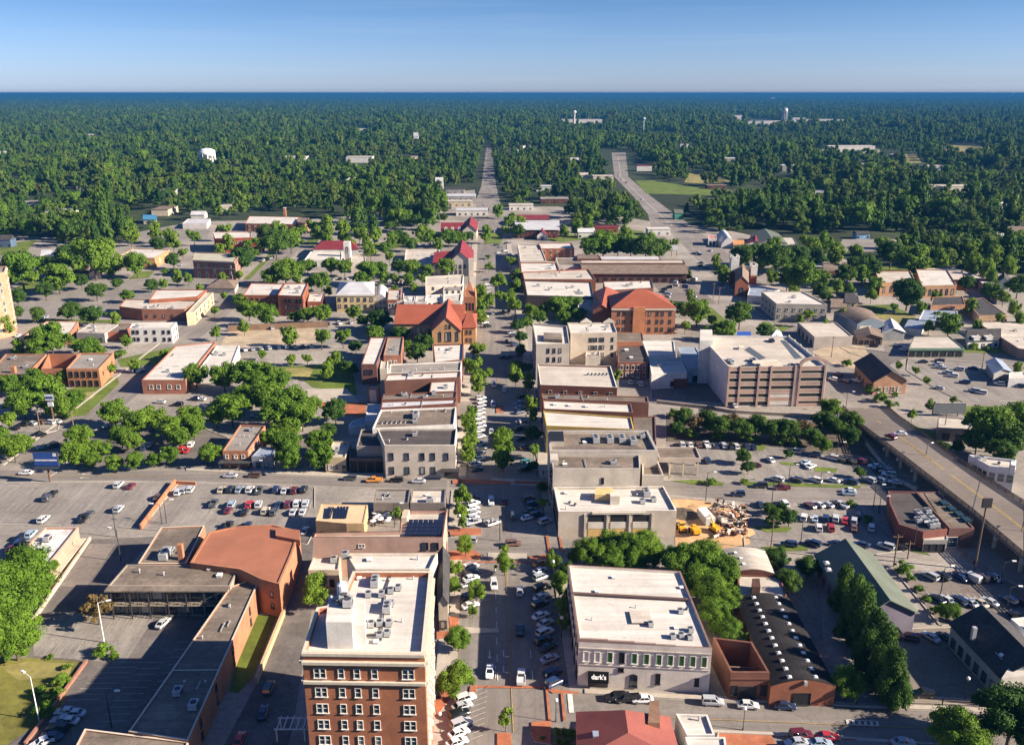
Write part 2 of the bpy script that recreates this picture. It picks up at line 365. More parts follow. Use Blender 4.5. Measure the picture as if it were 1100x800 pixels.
sheet('parking_lot', [(700, 303), (744, 304), (770, 326), (720, 326)], Z1, G_LOT2)
sheet('parking_lot', [(697, 395), (760, 404), (782, 434), (700, 428)], Z1, G_DARK)  # darker asphalt colour stands for the garage's cast shadow here
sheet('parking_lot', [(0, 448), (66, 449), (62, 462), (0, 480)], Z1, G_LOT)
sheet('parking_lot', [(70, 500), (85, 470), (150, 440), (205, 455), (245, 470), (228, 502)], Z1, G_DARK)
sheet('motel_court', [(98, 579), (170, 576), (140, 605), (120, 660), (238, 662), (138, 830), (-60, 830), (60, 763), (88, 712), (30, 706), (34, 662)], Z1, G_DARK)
sheet('motel_court_patch', [(97, 584), (124, 584), (92, 631), (64, 629)], Z2, G_LOT2)
sheet('motel_court_patch', [(36, 664), (90, 657), (165, 664), (134, 712), (36, 704)], Z2, G_LOT)  # paler colour stands for sunlight, ending at the wing's shadow edge
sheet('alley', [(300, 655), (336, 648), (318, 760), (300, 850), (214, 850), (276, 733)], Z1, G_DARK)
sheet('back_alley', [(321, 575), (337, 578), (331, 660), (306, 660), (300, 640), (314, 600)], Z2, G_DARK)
sheet('north_alley', [(320, 470), (342, 458), (332, 500), (318, 504)], Z1, G_LOT2)
sheet('shed_yard', [(846, 640), (880, 600), (884, 690), (905, 742), (893, 742)], Z1, G_LOT)
sheet('lawn', [(-140, 722), (30, 706), (86, 710), (64, 762), (-70, 850), (-140, 850)], Z1, ground_mat('parched lawn', (0.185, 0.172, 0.036), 0.3, 0.09, 0.6, 0.35))
sheet('dry_lawn', [(0, 716), (30, 710), (80, 712), (74, 724), (20, 730)], Z2, G_DRY)
sheet('lawn', [(276, 660), (298, 660), (272, 726), (256, 744), (246, 742), (254, 712)], Z1, G_GRASS)
sheet('lawn', [(66, 420), (126, 404), (128, 412), (92, 446), (64, 448)], Z1, G_GRASS)
sheet('bare_patch', [(72, 424), (104, 420), (100, 428), (76, 432)], Z2, G_DRY)
sheet('lawn', [(126, 386), (188, 372), (172, 392), (130, 394)], Z1, G_GRASS)
sheet('lawn', [(296, 394), (340, 392), (376, 388), (384, 424), (336, 416), (318, 402)], Z1, G_GRASS)
sheet('dry_lawn', [(304, 396), (338, 394), (330, 409), (318, 408)], Z2, G_DRY)
sheet('plaza', [(322, 418), (372, 417), (386, 432), (345, 436), (330, 430)], Z2, G_WALK)
sheet('plaza_paving', [(336, 432), (394, 432), (392, 448), (374, 446), (344, 438)], Z2 + .03, G_BRICK)
sheet('dirt_lot', [(236, 372), (244, 356), (338, 352), (340, 368), (258, 374)], Z1, G_SAND)
sheet('dirt_lot', [(872, 378), (895, 369), (928, 372), (936, 386), (916, 396), (900, 394)], Z1, G_SAND)
sheet('construction_yard', [(722, 536), (748, 536), (800, 546), (806, 584), (770, 592), (726, 590)], Z1, G_DIRT)
sheet('lawn', [(924, 328), (956, 327), (984, 340), (972, 350), (940, 340)], Z1, G_GRASS)
sheet('dry_lawn', [(940, 339), (966, 336), (984, 340), (972, 351)], Z2, G_DRY)
sheet('lawn', [(682, 194), (703, 194), (776, 206), (770, 210), (694, 208)], Z1, G_GRASS)
sheet('lawn', [(138, 300), (146, 292), (166, 291), (160, 298)], Z1 + .06, G_GRASS)
sheet('lawn', [(0, 274), (0, 262), (40, 258), (28, 270)], Z1, G_GRASS)
sheet('lawn', [(766, 285), (780, 284), (783, 296), (768, 294)], Z1, G_GRASS)
sheet('lawn', [(990, 284), (1010, 284), (1010, 296), (870, 300), (874, 288)], Z1, G_GRASS)
sheet('lawn', [(968, 459), (976, 455), (1010, 466), (1000, 478), (985, 474)], Z1, G_GRASS)
sheet('lawn', [(1036, 436), (1120, 436), (1120, 448), (1034, 446)], Z1, G_GRASS)
sheet('lawn', [(1018, 372), (1076, 372), (1084, 380), (1022, 378)], Z1 + .02, G_GRASS)
sheet('lawn', [(640, 245), (690, 248), (696, 258), (640, 256)], Z1, G_GRASS)
sheet('rail_cut', [(716, 443), (790, 448), (880, 453), (926, 470), (1010, 560), (960, 540), (930, 494), (836, 480), (716, 474)], Z1, G_RAIL)
for px in ([(786, 140), (790, 126), (798, 126), (800, 140)], [(380, 203), (382, 197), (410, 197), (410, 203)], [(484, 232), (486, 206), (510, 204), (512, 232)], [(556, 233), (556, 222), (620, 222), (620, 233)], [(860, 167), (862, 161), (945, 160), (945, 166)], [(826, 138), (826, 132), (906, 132), (906, 138)], [(600, 140), (604, 132), (650, 132), (650, 140)]):
    sheet('clearing', px, Z1, G_PAVE)
for px in ([(560, 158), (596, 146), (602, 149), (570, 162)], [(960, 175), (962, 166), (985, 166), (990, 175)], [(60, 152), (70, 147), (115, 147), (112, 151)], [(735, 196), (740, 186), (785, 193), (780, 199)]):
    sheet('field', px, Z1, G_DRY)
sheet('field', [(1000, 212), (1090, 208), (1100, 222), (1040, 224)], Z1, G_DRY)
sheet('field', [(1020, 156), (1056, 158), (1050, 172), (1010, 166)], Z1, G_DRY)
for px in ([(36, 342), (130, 344), (124, 347), (30, 346)], [(16, 316), (22, 300), (62, 296), (58, 301)], [(262, 300), (286, 276), (300, 262), (304, 262), (290, 278), (268, 300)], [(326, 262), (340, 250), (352, 250), (336, 264)],
           [(820, 345), (850, 352), (830, 360), (812, 352)], [(764, 330), (790, 352), (772, 356), (752, 336)], [(870, 302), (905, 300), (915, 312), (880, 316)], [(400, 262), (470, 252), (474, 256), (410, 270)], [(520, 250), (540, 250), (538, 262), (520, 262)], [(560, 256), (640, 250), (642, 256), (604, 260)]):
    sheet('lawn', px, Z1, G_GRASS)
for px in ([(720, 516), (754, 515), (778, 518), (776, 521.5), (745, 520)], [(796, 516.5), (925, 521.5), (924, 524), (800, 521)], [(837, 496), (864, 497), (862, 499.5), (840, 499)],
           [(874, 501), (900, 503), (898, 507), (876, 506)], [(806, 565), (852, 566), (846, 571), (824, 571)], [(818, 587), (866, 585), (868, 591), (820, 592)],
           [(968, 583), (990, 590), (1000, 596), (980, 592)], [(812, 478), (824, 478), (820, 484), (810, 483)], [(924, 516), (934, 522), (926, 521)]):
    sheet('lawn_island', px, Z2 + .02, G_GRASS)
# sidewalks are raised slabs with kerb faces
NSL = [0]
def slab(name, px, mat, h=0.14):
    NSL[0] += 1; h = h + 0.10 + 0.0012 * NSL[0]
    P = ccw([U(u, v, 0) for u, v in px]); m = MB(); m.prism(P, 0.0, h, 1, 0)
    o = m.build(name, [mat, KERB]); o['kind'] = 'structure'; return o
def side(u0, u1, v0, v1): return [vline(u0, 750, v0)[1], vline(u0, 750, v1)[1], vline(u1, 750, v1)[1], vline(u1, 750, v0)[1]]
for v0, v1 in ((850, 602), (571, 527), (512, 448), (432, 352), (344, 262)):
    slab('sidewalk', side(466, 489, v0, v1), G_WALK)
for v0, v1 in ((850, 779), (738, 602), (571, 529), (514, 448), (432, 352), (344, 262)):
    slab('sidewalk', side(613, 632, v0, v1), G_WALK)
slab('sidewalk', [(628, 740), (720, 746), (830, 750), (940, 756), (1060, 761), (1060, 765.5), (940, 760), (830, 754.5), (720, 750.5), (628, 745)], G_WALK)
slab('sidewalk', [(766, 784), (906, 790.5), (906, 793), (766, 787)], G_WALK)
slab('sidewalk', [(200, 503), (480, 511), (480, 514.5), (340, 511.5), (200, 505.5)], G_WALK)
slab('sidewalk', [(1, 500), (170, 369), (172, 369), (4.5, 500)], G_WALK)
km = MB(); rk = random.Random(9)
for o in list(COL.objects):
    if o.name.startswith('parking_lot') and o.location.length < 1 and min((v.co.y for v in o.data.vertices)) < 420:
        P = [v.co.copy() for v in o.data.vertices]
        for a, d in zip(P, P[1:] + P[:1]):
            n = max(1, int((d - a).length / 14)); e_ = d - a; ang = math.atan2(e_.y, e_.x)
            for i in range(n):
                if rk.random() < .72 and abs(a.x) < 260: p = a.lerp(d, (i + .5) / n); km.box((p.x, p.y, .17), (e_.length / n * .98, .24, .2), 0, ang)
o = km.build('lot_kerb', [KERB]); o['kind'] = 'structure'
# brick corners, crosswalks, medians
for px in ([(486, 516), (506, 515), (527, 516), (549, 518), (548, 521), (500, 521), (486, 520)], [(553, 517), (592, 518), (592, 521), (552, 520)], [(482, 568), (517, 568), (517, 575), (484, 577)],
           [(482, 593), (506, 590), (518, 597), (515, 602), (482, 602)], [(586, 576), (589, 576), (592, 594), (589, 594)], [(600, 577), (602, 577), (606, 594), (603, 594)],
           [(568, 598), (588, 596), (596, 602), (570, 602)], [(584, 738), (596, 741), (622, 744), (622, 746), (594, 745)], [(586, 740), (588.5, 740), (592, 774), (589, 774)], [(602, 743), (604.5, 743), (608, 775), (605, 775)],
           [(571, 776), (592, 775), (592, 800), (574, 797), (570, 786)], [(469, 663), (493, 663), (492, 686), (469, 687)], [(505, 738), (512, 736), (511, 748), (503, 752)], [(534, 788), (549, 788), (550, 812), (534, 812)],
           [(533, 436), (541, 436), (541, 444), (533, 444)], [(478, 735), (488, 735), (488, 745), (470, 770), (466, 750)]):
    slab('brick_paving', px, G_BRICK, 0.17)
m = MB()
for (u0, v0), (u1, v1) in (((505, 737), (583, 737.6)), ((484, 603), (592, 603.5))):
    m = merge([m, strip([(u0, v0), (u1, v1)], 0.7, Z3)])
o = m.build('brick_crosswalk', G_BRICK); o['kind'] = 'structure'
sheet('crosswalk', [(528, 513), (585, 516), (585, 522), (528, 520)], Z3, G_WALK)
sheet('crosswalk', [(524, 593), (566, 594), (566, 600), (524, 600)], Z3, G_WALK)
sheet('crosswalk', [(499, 673), (536, 675), (536, 679), (499, 680)], Z3, G_WALK)
# painted markings
ms = []
for u0 in (549.3, 551.0):
    for v0, v1 in ((735, 604), (572, 526), (512, 450), (432, 385)): ms.append(strip([vline(u0, 750, v0)[1], vline(u0, 750, v1)[1]], 0.12, Z3))
ms.append(strip([vline(550, 750, 786)[1], vline(550, 750, 738)[1]], 0.16, Z3))
ms.append(strip([(690, 769), (860, 776), (1000, 782)], 0.14, Z3 + .02)); ms.append(strip([(0, 510.5), (200, 511)], 0.15, Z3))
o = merge(ms).build('yellow_line_markings', P_YELL); o['kind'] = 'structure'
ms = []
for u0, v0, v1 in ((535, 735, 604), (533, 735, 704), (574, 735, 690)):
    A, B_ = U(*vline(u0, 750, v0)[1]), U(*vline(u0, 750, v1)[1]); n = int((B_ - A).length / 6)
    for i in range(n):
        p, q = A.lerp(B_, (i + .2) / n), A.lerp(B_, (i + .62) / n); d = (q - p).normalized(); s = Vector((-d.y, d.x, 0)) * .09
        k = MB(); k.poly([Vector((x.x, x.y, Z3)) for x in (p - s, q - s, q + s, p + s)]); ms.append(k)
def stalls(u0, v0, u1, v1, n, length, ang=SROT, z=Z3, w=0.12):
    A, B_ = U(u0, v0), U(u1, v1); d = Vector((math.cos(ang), math.sin(ang), 0)); s = Vector((-d.y, d.x, 0)) * (w / 2)
    for i in range(n + 1):
        p = A.lerp(B_, i / n); q = p + d * length; k = MB()
        k.poly([Vector((x.x, x.y, z)) for x in (p - s, q - s, q + s, p + s)]); ms.append(k)
nd = len(ms)
stalls(120, 712, 72, 752, 7, 6.5, 0.03); stalls(38, 704, 88, 702, 6, 5); stalls(110, 682, 160, 668, 5, 5)
stalls(150, 712, 108, 775, 9, 5, 0.03); stalls(190, 690, 150, 770, 9, 5, 0.03)
stalls(0, 532, 180, 533, 26, 5); stalls(0, 549, 165, 551, 24, 5); stalls(238, 529, 334, 530, 14, 5); stalls(228, 545, 332, 546, 15, 5); stalls(224, 552, 330, 553, 15, 5)
stalls(752, 486, 900, 492, 16, 5); stalls(828, 514, 920, 518, 14, 5); stalls(812, 547, 930, 549, 18, 5); stalls(850, 560, 940, 562, 14, 5); stalls(985, 623, 1068, 626, 12, 5); stalls(1006, 648, 1100, 652, 13, 5)
stalls(500, 746, 492, 800, 9, 5.2, R(30)); stalls(512, 540, 508, 566, 7, 5.2, R(30)); stalls(508, 604, 505, 650, 10, 5.2, R(30)); stalls(576, 650, 584, 730, 11, 5.2, R(35))
stalls(516, 424, 512, 500, 24, 5.2, R(30)); stalls(556, 424, 562, 500, 24, 5.2, R(35))
o = merge(ms[nd:]).build('stall_line_markings', P_FADE); o['kind'] = 'structure'; del ms[nd:]
ms.append(strip([(612, 744), (614, 765)], 1.0, Z3)); ms.append(strip([(53, 512), (64, 505)], .4, Z3)); ms.append(strip([(910, 772.5), (942, 774)], .18, Z3 + .02)); ms.append(strip([(910, 777.5), (942, 779)], .18, Z3 + .02))
for i in range(6): ms.append(strip([(910 + i * 6.4, 772.5 + i * .3), (911 + i * 6.4, 777.5 + i * .3)], .5, Z3 + .02))
def arrow(u, v, ang, turn=0):
    c = U(u, v, Z3 + .02); ca, sa = math.cos(ang), math.sin(ang)
    def T(x, y): return Vector((c.x + x * ca - y * sa, c.y + x * sa + y * ca, c.z))
    k = MB(); k.poly([T(-1.6, -.12), T(.5, -.12), T(.5, .12), T(-1.6, .12)])
    if turn: k.poly([T(.4, -.12), T(.7, .5 * turn), T(.5, .6 * turn), T(.2, -.02)]); k.poly([T(.3, .5 * turn), T(.6, 1.3 * turn), T(1.0, .5 * turn)])
    else: k.poly([T(.5, -.45), T(1.5, 0), T(.5, .45)])
    ms.append(k)
ms.append(strip([(722, 243), (690, 213), (667, 190), (664, 169)], .5, Z3)); ms.append(strip([(724, 262), (768, 296), (830, 348), (900, 412)], .3, Z3))
arrow(526, 703, -SROT + .06); arrow(541, 703, -SROT + .06, 1); arrow(541, 720, -SROT + .06, 1)
arrow(92, 509, math.pi); arrow(90, 513, math.pi)
o = merge(ms).build('white_line_markings', P_WHITE); o['kind'] = 'structure'
# ------------------------------------------------------------------ building kit
WB = lambda c: wall_mat('brick', c)
WS = lambda c: wall_mat('stucco', c)
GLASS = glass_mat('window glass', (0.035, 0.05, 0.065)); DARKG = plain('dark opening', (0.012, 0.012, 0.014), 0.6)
FRAME_W = plain('white joinery', (0.68, 0.64, 0.58), 0.6); FRAME_D = plain('dark joinery', (0.035, 0.03, 0.03), 0.6)
GREEN_SH = plain('green shutter paint', (0.06, 0.16, 0.045), 0.6); METAL = plain('galvanised metal', (0.42, 0.42, 0.42), 0.45, 0.3)
DKMETAL = plain('dark metal', (0.05, 0.05, 0.052), 0.5, 0.2); WHITEM = plain('white sheet metal', (0.72, 0.70, 0.66), 0.5)
TRIM_T = plain('limestone trim', (0.55, 0.48, 0.37), 0.8); TIMBER = plain('weathered timber', (0.20, 0.13, 0.08), 0.9)
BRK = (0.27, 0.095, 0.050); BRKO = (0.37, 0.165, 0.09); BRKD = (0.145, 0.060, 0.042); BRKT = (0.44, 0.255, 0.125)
WHT = (0.66, 0.62, 0.56); TAN = (0.54, 0.44, 0.32); BEI = (0.62, 0.54, 0.44); GRY = (0.33, 0.31, 0.29); CON = (0.50, 0.44, 0.36); PNK = (0.46, 0.30, 0.23)
RW = ground_mat('white roof membrane', (0.60, 0.55, 0.485), 0.09, 0.12, 0.9, 0.45, seam=.22, streak=(0.02, 0.8, 1))
RCR = ground_mat('cream roof membrane', (0.52, 0.455, 0.38), 0.12, 0.12, 0.9, 0.5, seam=.28, streak=(0.02, 0.8, 1))
RG = ground_mat('grey gravel roof', (0.29, 0.255, 0.22), 0.16, 0.12, 1.2, 0.6, seam=.3, streak=(0.03, 0.7, 1))
RBR = ground_mat('brown tar roof', (0.21, 0.165, 0.128), 0.30, 0.1, 1.0, 0.8, seam=.5, streak=(0.03, 0.6, 1))
RD = ground_mat('dark tar roof', (0.085, 0.07, 0.065), 0.22, 0.1, 1.0, 0.5, streak=(0.03, 0.6, 1))
RTC = seam_roof('terracotta sheet roof', (0.34, 0.135, 0.075), 0.9)
ROR = seam_roof('orange red tile roof', (0.28, 0.078, 0.042), 0.5)
RMA = seam_roof('maroon roof', (0.19, 0.028, 0.030), 0.5)
RGN = seam_roof('dark green metal roof', (0.12, 0.135, 0.10), 0.5)
ROL = seam_roof('olive metal roof', (0.20, 0.195, 0.15), 0.5)
RSH = ground_mat('dark shingle roof', (0.06, 0.055, 0.055), 0.25, 0.3, 1.6, 0.3, streak=(1.2, 1.2, 1))
RSB = ground_mat('brown shingle roof', (0.20, 0.145, 0.11), 0.2, 0.3, 1.6, 0.3, streak=(1.2, 1.2, 1))
RSI = seam_roof('pale silver roof', (0.48, 0.47, 0.47), 0.8)
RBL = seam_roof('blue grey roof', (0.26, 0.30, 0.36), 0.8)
RPK = seam_roof('red pink sheet roof', (0.27, 0.085, 0.065), 0.7)
BLACKR = ground_mat('black rolled roof', (0.022, 0.019, 0.019), 0.3, 0.15, 0.8, 0.2, streak=(0.02, 0.5, 1))

def inset(P, d):
    """offset a convex-ish CCW polygon inwards"""
    n = len(P); out = []
    for i in range(n):
        a, b, c = P[i - 1], P[i], P[(i + 1) % n]
        e1 = (b - a).normalized(); e2 = (c - b).normalized()
        n1 = Vector((-e1.y, e1.x, 0)); n2 = Vector((-e2.y, e2.x, 0)); bis = n1 + n2
        if bis.length < 1e-6: bis = n1.copy()
        bis.normalize(); s = d / max(0.35, bis.dot(n1)); out.append(b + bis * s)
    return out
class Bld: pass
def flat(name, label, cat, q, h, wall, roof, par=0.7, th=0.35, group=None, z0=0.0, cap=None, clutter=0, seed=0):
    """flat-roofed building: walls with a parapet that hides the edge of a sunken roof"""
    P = [U(u, v, h) for u, v in q]; area = sum(P[i].x * P[(i + 1) % len(P)].y - P[(i + 1) % len(P)].x * P[i].y for i in range(len(P)))
    if area < 0: print('CW footprint', name, label); P = P[::-1]
    P = [Vector((p.x, p.y, 0)) for p in P]; c = sum(P, Vector()) / len(P)
    root = empty(name, (c.x, c.y, z0)); tag(root, label, cat, group)
    Q = [p - c for p in P]; I = inset(Q, th); n = len(Q); m = MB(); hh = h - z0; hr = hh - par
    for i in range(n):
        j = (i + 1) % n; a, b, ai, bi = Q[i], Q[j], I[i], I[j]
        m.poly([(a.x, a.y, 0), (b.x, b.y, 0), (b.x, b.y, hh), (a.x, a.y, hh)], 0)
        m.poly([(a.x, a.y, hh), (b.x, b.y, hh), (bi.x, bi.y, hh), (ai.x, ai.y, hh)], 1)
        m.poly([(ai.x, ai.y, hh), (bi.x, bi.y, hh), (bi.x, bi.y, hr), (ai.x, ai.y, hr)], 0)
    m.build('wall', [wall, cap or wall], root)
    r = link('roof', mesh('roof', [(p.x, p.y, hr) for p in I], [tuple(range(n))], roof), root)
    if n > 4:
        bm = bmesh.new(); bm.from_mesh(r.data); bmesh.ops.triangulate(bm, faces=bm.faces); bm.to_mesh(r.data); bm.free()
    b = Bld(); b.root = root; b.Q = Q; b.h = hh; b.hr = hr; b.I = I; b.c = c
    if clutter: roof_clutter(b, clutter, seed or int(abs(c.x * 7 + c.y)))
    return b
def hip(name, label, cat, q, h, rise, wall, roof, kind='gable', axis=0, over=0.5, infr=0.5, group=None, z0=0.0, gable_mat=None):
    """pitched roof on four eave corners q (pixels, at eave height h); axis 0: ridge joins the middles of edges 1 and 3"""
    P = [U(u, v, h) for u, v in q]; area = sum(P[i].x * P[(i + 1) % 4].y - P[(i + 1) % 4].x * P[i].y for i in range(4))
    if area < 0: print('CW footprint', name, label); P = P[::-1]
    P = [Vector((p.x, p.y, 0)) for p in P]; c = sum(P, Vector()) / 4
    root = empty(name, (c.x, c.y, z0)); tag(root, label, cat, group); hh = h - z0
    Q = [p - c for p in P]; Q0 = Q
    if axis: Q = Q[1:] + Q[:1]
    E = inset(Q, -over)
    r0, r1 = (E[3] + E[0]) / 2, (E[1] + E[2]) / 2
    if kind == 'hip': k = r1 - r0; r0, r1 = r0 + k * infr * .5, r1 - k * infr * .5
    w0, w1 = (Q[3] + Q[0]) / 2, (Q[1] + Q[2]) / 2
    m = MB()
    for i in range(4):
        a, b = Q[i], Q[(i + 1) % 4]
        if kind == 'gable' and i in (1, 3):
            t = w1 if i == 1 else w0
            m.poly([(a.x, a.y, 0), (b.x, b.y, 0), (b.x, b.y, hh), (t.x, t.y, hh + rise - .12), (a.x, a.y, hh)], 0)
        else: m.poly([(a.x, a.y, 0), (b.x, b.y, 0), (b.x, b.y, hh), (a.x, a.y, hh)], 0)
    m.build('wall', [wall], root)
    m = MB(); dz = -over * rise / max(.5, ((E[0] - E[3]).length / 2)); t = 0.22
    e = [Vector((p.x, p.y, hh + dz * 0.6)) for p in E]; A, B_ = Vector((r0.x, r0.y, hh + rise)), Vector((r1.x, r1.y, hh + rise))
    up = Vector((0, 0, t))
    def both(pts):
        m.poly([p + up for p in pts]); m.poly([p for p in reversed(pts)])
    both([e[0], e[1], B_, A]); both([e[2], e[3], A, B_])
    if kind == 'hip': both([e[1], e[2], B_]); both([e[3], e[0], A])
    else:
        for a, b_ in ((e[1], B_), (B_, e[2]), (e[3], A), (A, e[0])): m.poly([a, b_, b_ + up, a + up])
    for i in range(4):
        if kind == 'hip' or i in (0, 2): a, b_ = e[i], e[(i + 1) % 4]; m.poly([a, b_, b_ + up, a + up])
    m.build('roof', [roof], root)
    b = Bld(); b.root = root; b.Q = Q0; b.h = hh; b.hr = hh; b.I = Q0; b.c = c; b.ridge = (A, B_); return b
def vault(name, label, cat, q, h, rise, wall, roof, ends=None, n=12):
    """segmental vault spanning edge 0 to edge 2 (q: FL FR BR BL), the arc seen on the front edge"""
    P = [U(u, v, h) for u, v in q]; P = [Vector((p.x, p.y, 0)) for p in P]; c = sum(P, Vector()) / 4
    root = empty(name, (c.x, c.y, 0)); tag(root, label, cat); Q = [p - c for p in P]; m = MB(); w = MB()
    F0 = [Q[0].lerp(Q[1], i / n) + Vector((0, 0, h + rise * math.sin(math.pi * i / n))) for i in range(n + 1)]
    F1 = [Q[3].lerp(Q[2], i / n) + Vector((0, 0, h + rise * math.sin(math.pi * i / n))) for i in range(n + 1)]
    up = Vector((0, 0, .15))
    for i in range(n): m.poly([F0[i] + up, F0[i + 1] + up, F1[i + 1] + up, F1[i] + up])
    for i in range(n): m.poly([F0[i], F0[i + 1], F0[i + 1] + up, F0[i] + up]); m.poly([F1[i + 1], F1[i], F1[i] + up, F1[i + 1] + up])
    w.poly([(Q[0].x, Q[0].y, 0), (Q[1].x, Q[1].y, 0)] + [tuple(p) for p in reversed(F0)])
    w.poly([(Q[2].x, Q[2].y, 0), (Q[3].x, Q[3].y, 0)] + [tuple(p) for p in F1])
    for a, b_ in ((1, 2), (3, 0)): w.poly([(Q[a].x, Q[a].y, 0), (Q[b_].x, Q[b_].y, 0), (Q[b_].x, Q[b_].y, h + .1), (Q[a].x, Q[a].y, h + .1)])
    m.build('roof', [roof], root); w.build('wall', [wall], root)
    b = Bld(); b.root = root; b.Q = Q; b.h = h; b.hr = h; b.I = Q; b.c = c; b.F0 = F0; b.F1 = F1; return b
# --- windows, doors and the like: shared meshes, one object each
WM = {}
def window_meshes(w, h, st):
    key = (round(w, 2), round(h, 2), st)
    if key in WM: return WM[key]
    fr = {'white': FRAME_W, 'dark': FRAME_D, 'tan': TRIM_T, 'green': FRAME_W, 'void': FRAME_D, 'double': FRAME_W, 'arch': FRAME_W, 'archd': FRAME_D, 'blind': FRAME_W, 'cream': WS((0.68, 0.62, 0.53))}[st]
    pm = {'green': GREEN_SH, 'void': DARKG, 'cream': WS((0.72, 0.66, 0.57))}.get(st, GLASS)
    m = MB(); t = 0.085 if st != 'void' else 0.06
    m.box((-w / 2 + t / 2, -.05, h / 2), (t, .16, h)); m.box((w / 2 - t / 2, -.05, h / 2), (t, .16, h))
    m.box((0, -.05, h - t / 2), (w - 2 * t, .16, t)); m.box((0, -.09, .0), (w + .2, .26, .14))
    if st in ('white', 'double'): m.box((0, -.045, h * .52), (w - 2 * t, .1, .07))
    if st == 'double': m.box((0, -.05, h / 2), (.2, .15, h - .1))
    if st == 'arch' or st == 'archd':
        for i in range(8):
            a0, a1 = math.pi * i / 8, math.pi * (i + 1) / 8
            m.tube((math.cos(a0) * w / 2, -.05, h + math.sin(a0) * w * .3), (math.cos(a1) * w / 2, -.05, h + math.sin(a1) * w * .3), .09, n=5)
    p = MB(); y = -.012
    if st in ('arch', 'archd'): p.poly([(-w / 2 + .05, y, .05), (w / 2 - .05, y, .05), (w / 2 - .05, y, h)] + [(math.cos(math.pi * i / 8) * (w / 2 - .05), y, h + math.sin(math.pi * i / 8) * w * .3) for i in range(1, 8)] + [(-w / 2 + .05, y, h)])
    else: p.box((0, y, h / 2), (w - .05, .03, h - .05))
    WM[key] = (m.me('frame', fr), p.me('pane', pm)); return WM[key]
def face(b, i):
    a, c = b.Q[i], b.Q[(i + 1) % len(b.Q)]; e = (c - a); return a, e.normalized(), e.length
def put(b, i, t, z, me, name, out=0.0, sub=None):
    a, e, ln = face(b, i); nrm = Vector((e.y, -e.x, 0)); p = a + e * (t * ln) + nrm * out
    o = link(name, me, b.root, (p.x, p.y, z), math.atan2(e.y, e.x))
    if sub: link(sub[0], sub[1], o)
    return o
def windows(b, i, zs, ts, w, h, st='white', far=False):
    fm, pm = window_meshes(w, h, st)
    if isinstance(ts, tuple): n, t0, t1 = ts; ts = [t0 + (t1 - t0) * (k / max(1, n - 1)) for k in range(n)]
    for z in zs:
        for t in ts: put(b, i, t, z, fm, 'window', 0, ('pane', pm))
def block_on(b, i, t, z, d, mat, name, out=0.0):
    """box w x depth x h fixed to a face, its back on the wall"""
    m = MB(); m.box((0, -d[1] / 2, d[2] / 2), d); return put(b, i, t, z, m.me(name, mat), name, out)
def band(b, i, z, hgt, dep, mat, name='cornice'):
    a, e, ln = face(b, i); m = MB(); m.box((0, -dep / 2 + .02, hgt / 2), (ln + (0.1 if dep > .3 else -.02), dep, hgt)); return put(b, i, .5, z, m.me(name, mat), name)
_pr = {}
def unit_mesh(k):
    if k in _pr: return _pr[k]
    m = MB()
    if k == 'ac':
        m.box((0, 0, .75), (2.0, 1.5, 1.1)); m.box((0, 0, .1), (2.1, 1.2, .2), 1); m.tube((0, 0, 1.3), (0, 0, 1.42), .55, n=12, m=1); m.box((0, -.76, .7), (1.6, .04, .7), 1)
        nm, mt = 'air_conditioner', [METAL, DKMETAL]
    elif k == 'big':
        m.box((0, 0, 1.0), (4.2, 2.0, 1.6)); m.box((0, 0, .1), (4.3, 1.7, .2), 1); m.box((2.5, 0, .7), (.9, 1.2, .9)); m.tube((-1, 0, 1.8), (-1, 0, 1.95), .6, n=12, m=1); m.tube((.6, 0, 1.8), (.6, 0, 1.95), .6, n=12, m=1)
        nm, mt = 'air_handler', [METAL, DKMETAL]
    elif k == 'vent':
        m.tube((0, 0, 0), (0, 0, .8), .18, n=8); m.tube((0, 0, .8), (0, 0, 1.0), .3, .2, n=8); nm, mt = 'vent_pipe', [METAL, DKMETAL]
    elif k == 'hatch':
        m.box((0, 0, .25), (1.3, 1.1, .5)); m.box((0, 0, .55), (1.45, 1.25, .1), 1); nm, mt = 'roof_hatch', [METAL, WHITEM]
    elif k == 'fan':
        m.tube((0, 0, 0), (0, 0, .5), .45, n=12); m.tube((0, 0, .5), (0, 0, .9), .6, .3, n=12, m=1); nm, mt = 'exhaust_fan', [METAL, DKMETAL]
    else:
        m.box((0, 0, .18), (1.3, 1.3, .35), 1); m.ball((0, 0, .35), .6, 0, 10, .5); nm, mt = 'skylight', [WHITEM, METAL]
    _pr[k] = (nm, m.me(nm, mt)); return _pr[k]
def unit(b, k, x, y, rz=SROT, s=1.0, z=None):
    nm, me = unit_mesh(k); o = link(nm, me, b.root, (x, y, b.hr if z is None else z), rz)
    if s != 1: o.scale = (s, s, s)
    return o
def bil(b, s, t):
    I = b.I; return I[0].lerp(I[1], s).lerp(I[3].lerp(I[2], s), t)
def roof_clutter(b, n, seed):
    r = random.Random(seed)
    w0 = (b.I[1] - b.I[0]).length
    if w0 > 9:
        for i in range(1 + n // 3):
            p = bil(b, r.uniform(.2, .8), r.uniform(.2, .8)); m = MB(); ln = r.uniform(.12, .3) * w0; m.box((0, 0, .3), (ln, .16, .16)); m.box((ln / 2, 0, .2), (.2, .2, .4)); m.box((-ln / 2, 0, .2), (.2, .2, .4))
            o = m.build('roof_pipe', [METAL], b.root); o.location = (p.x, p.y, b.hr); o.rotation_euler.z = SROT + r.choice([0, math.pi / 2])
    for i in range(n):
        p = bil(b, r.uniform(.12, .88), r.uniform(.15, .85))
        unit(b, r.choice(['ac', 'ac', 'vent', 'vent', 'fan', 'hatch']), p.x, p.y, SROT + r.choice([0, math.pi / 2]), r.uniform(.75, 1.1))
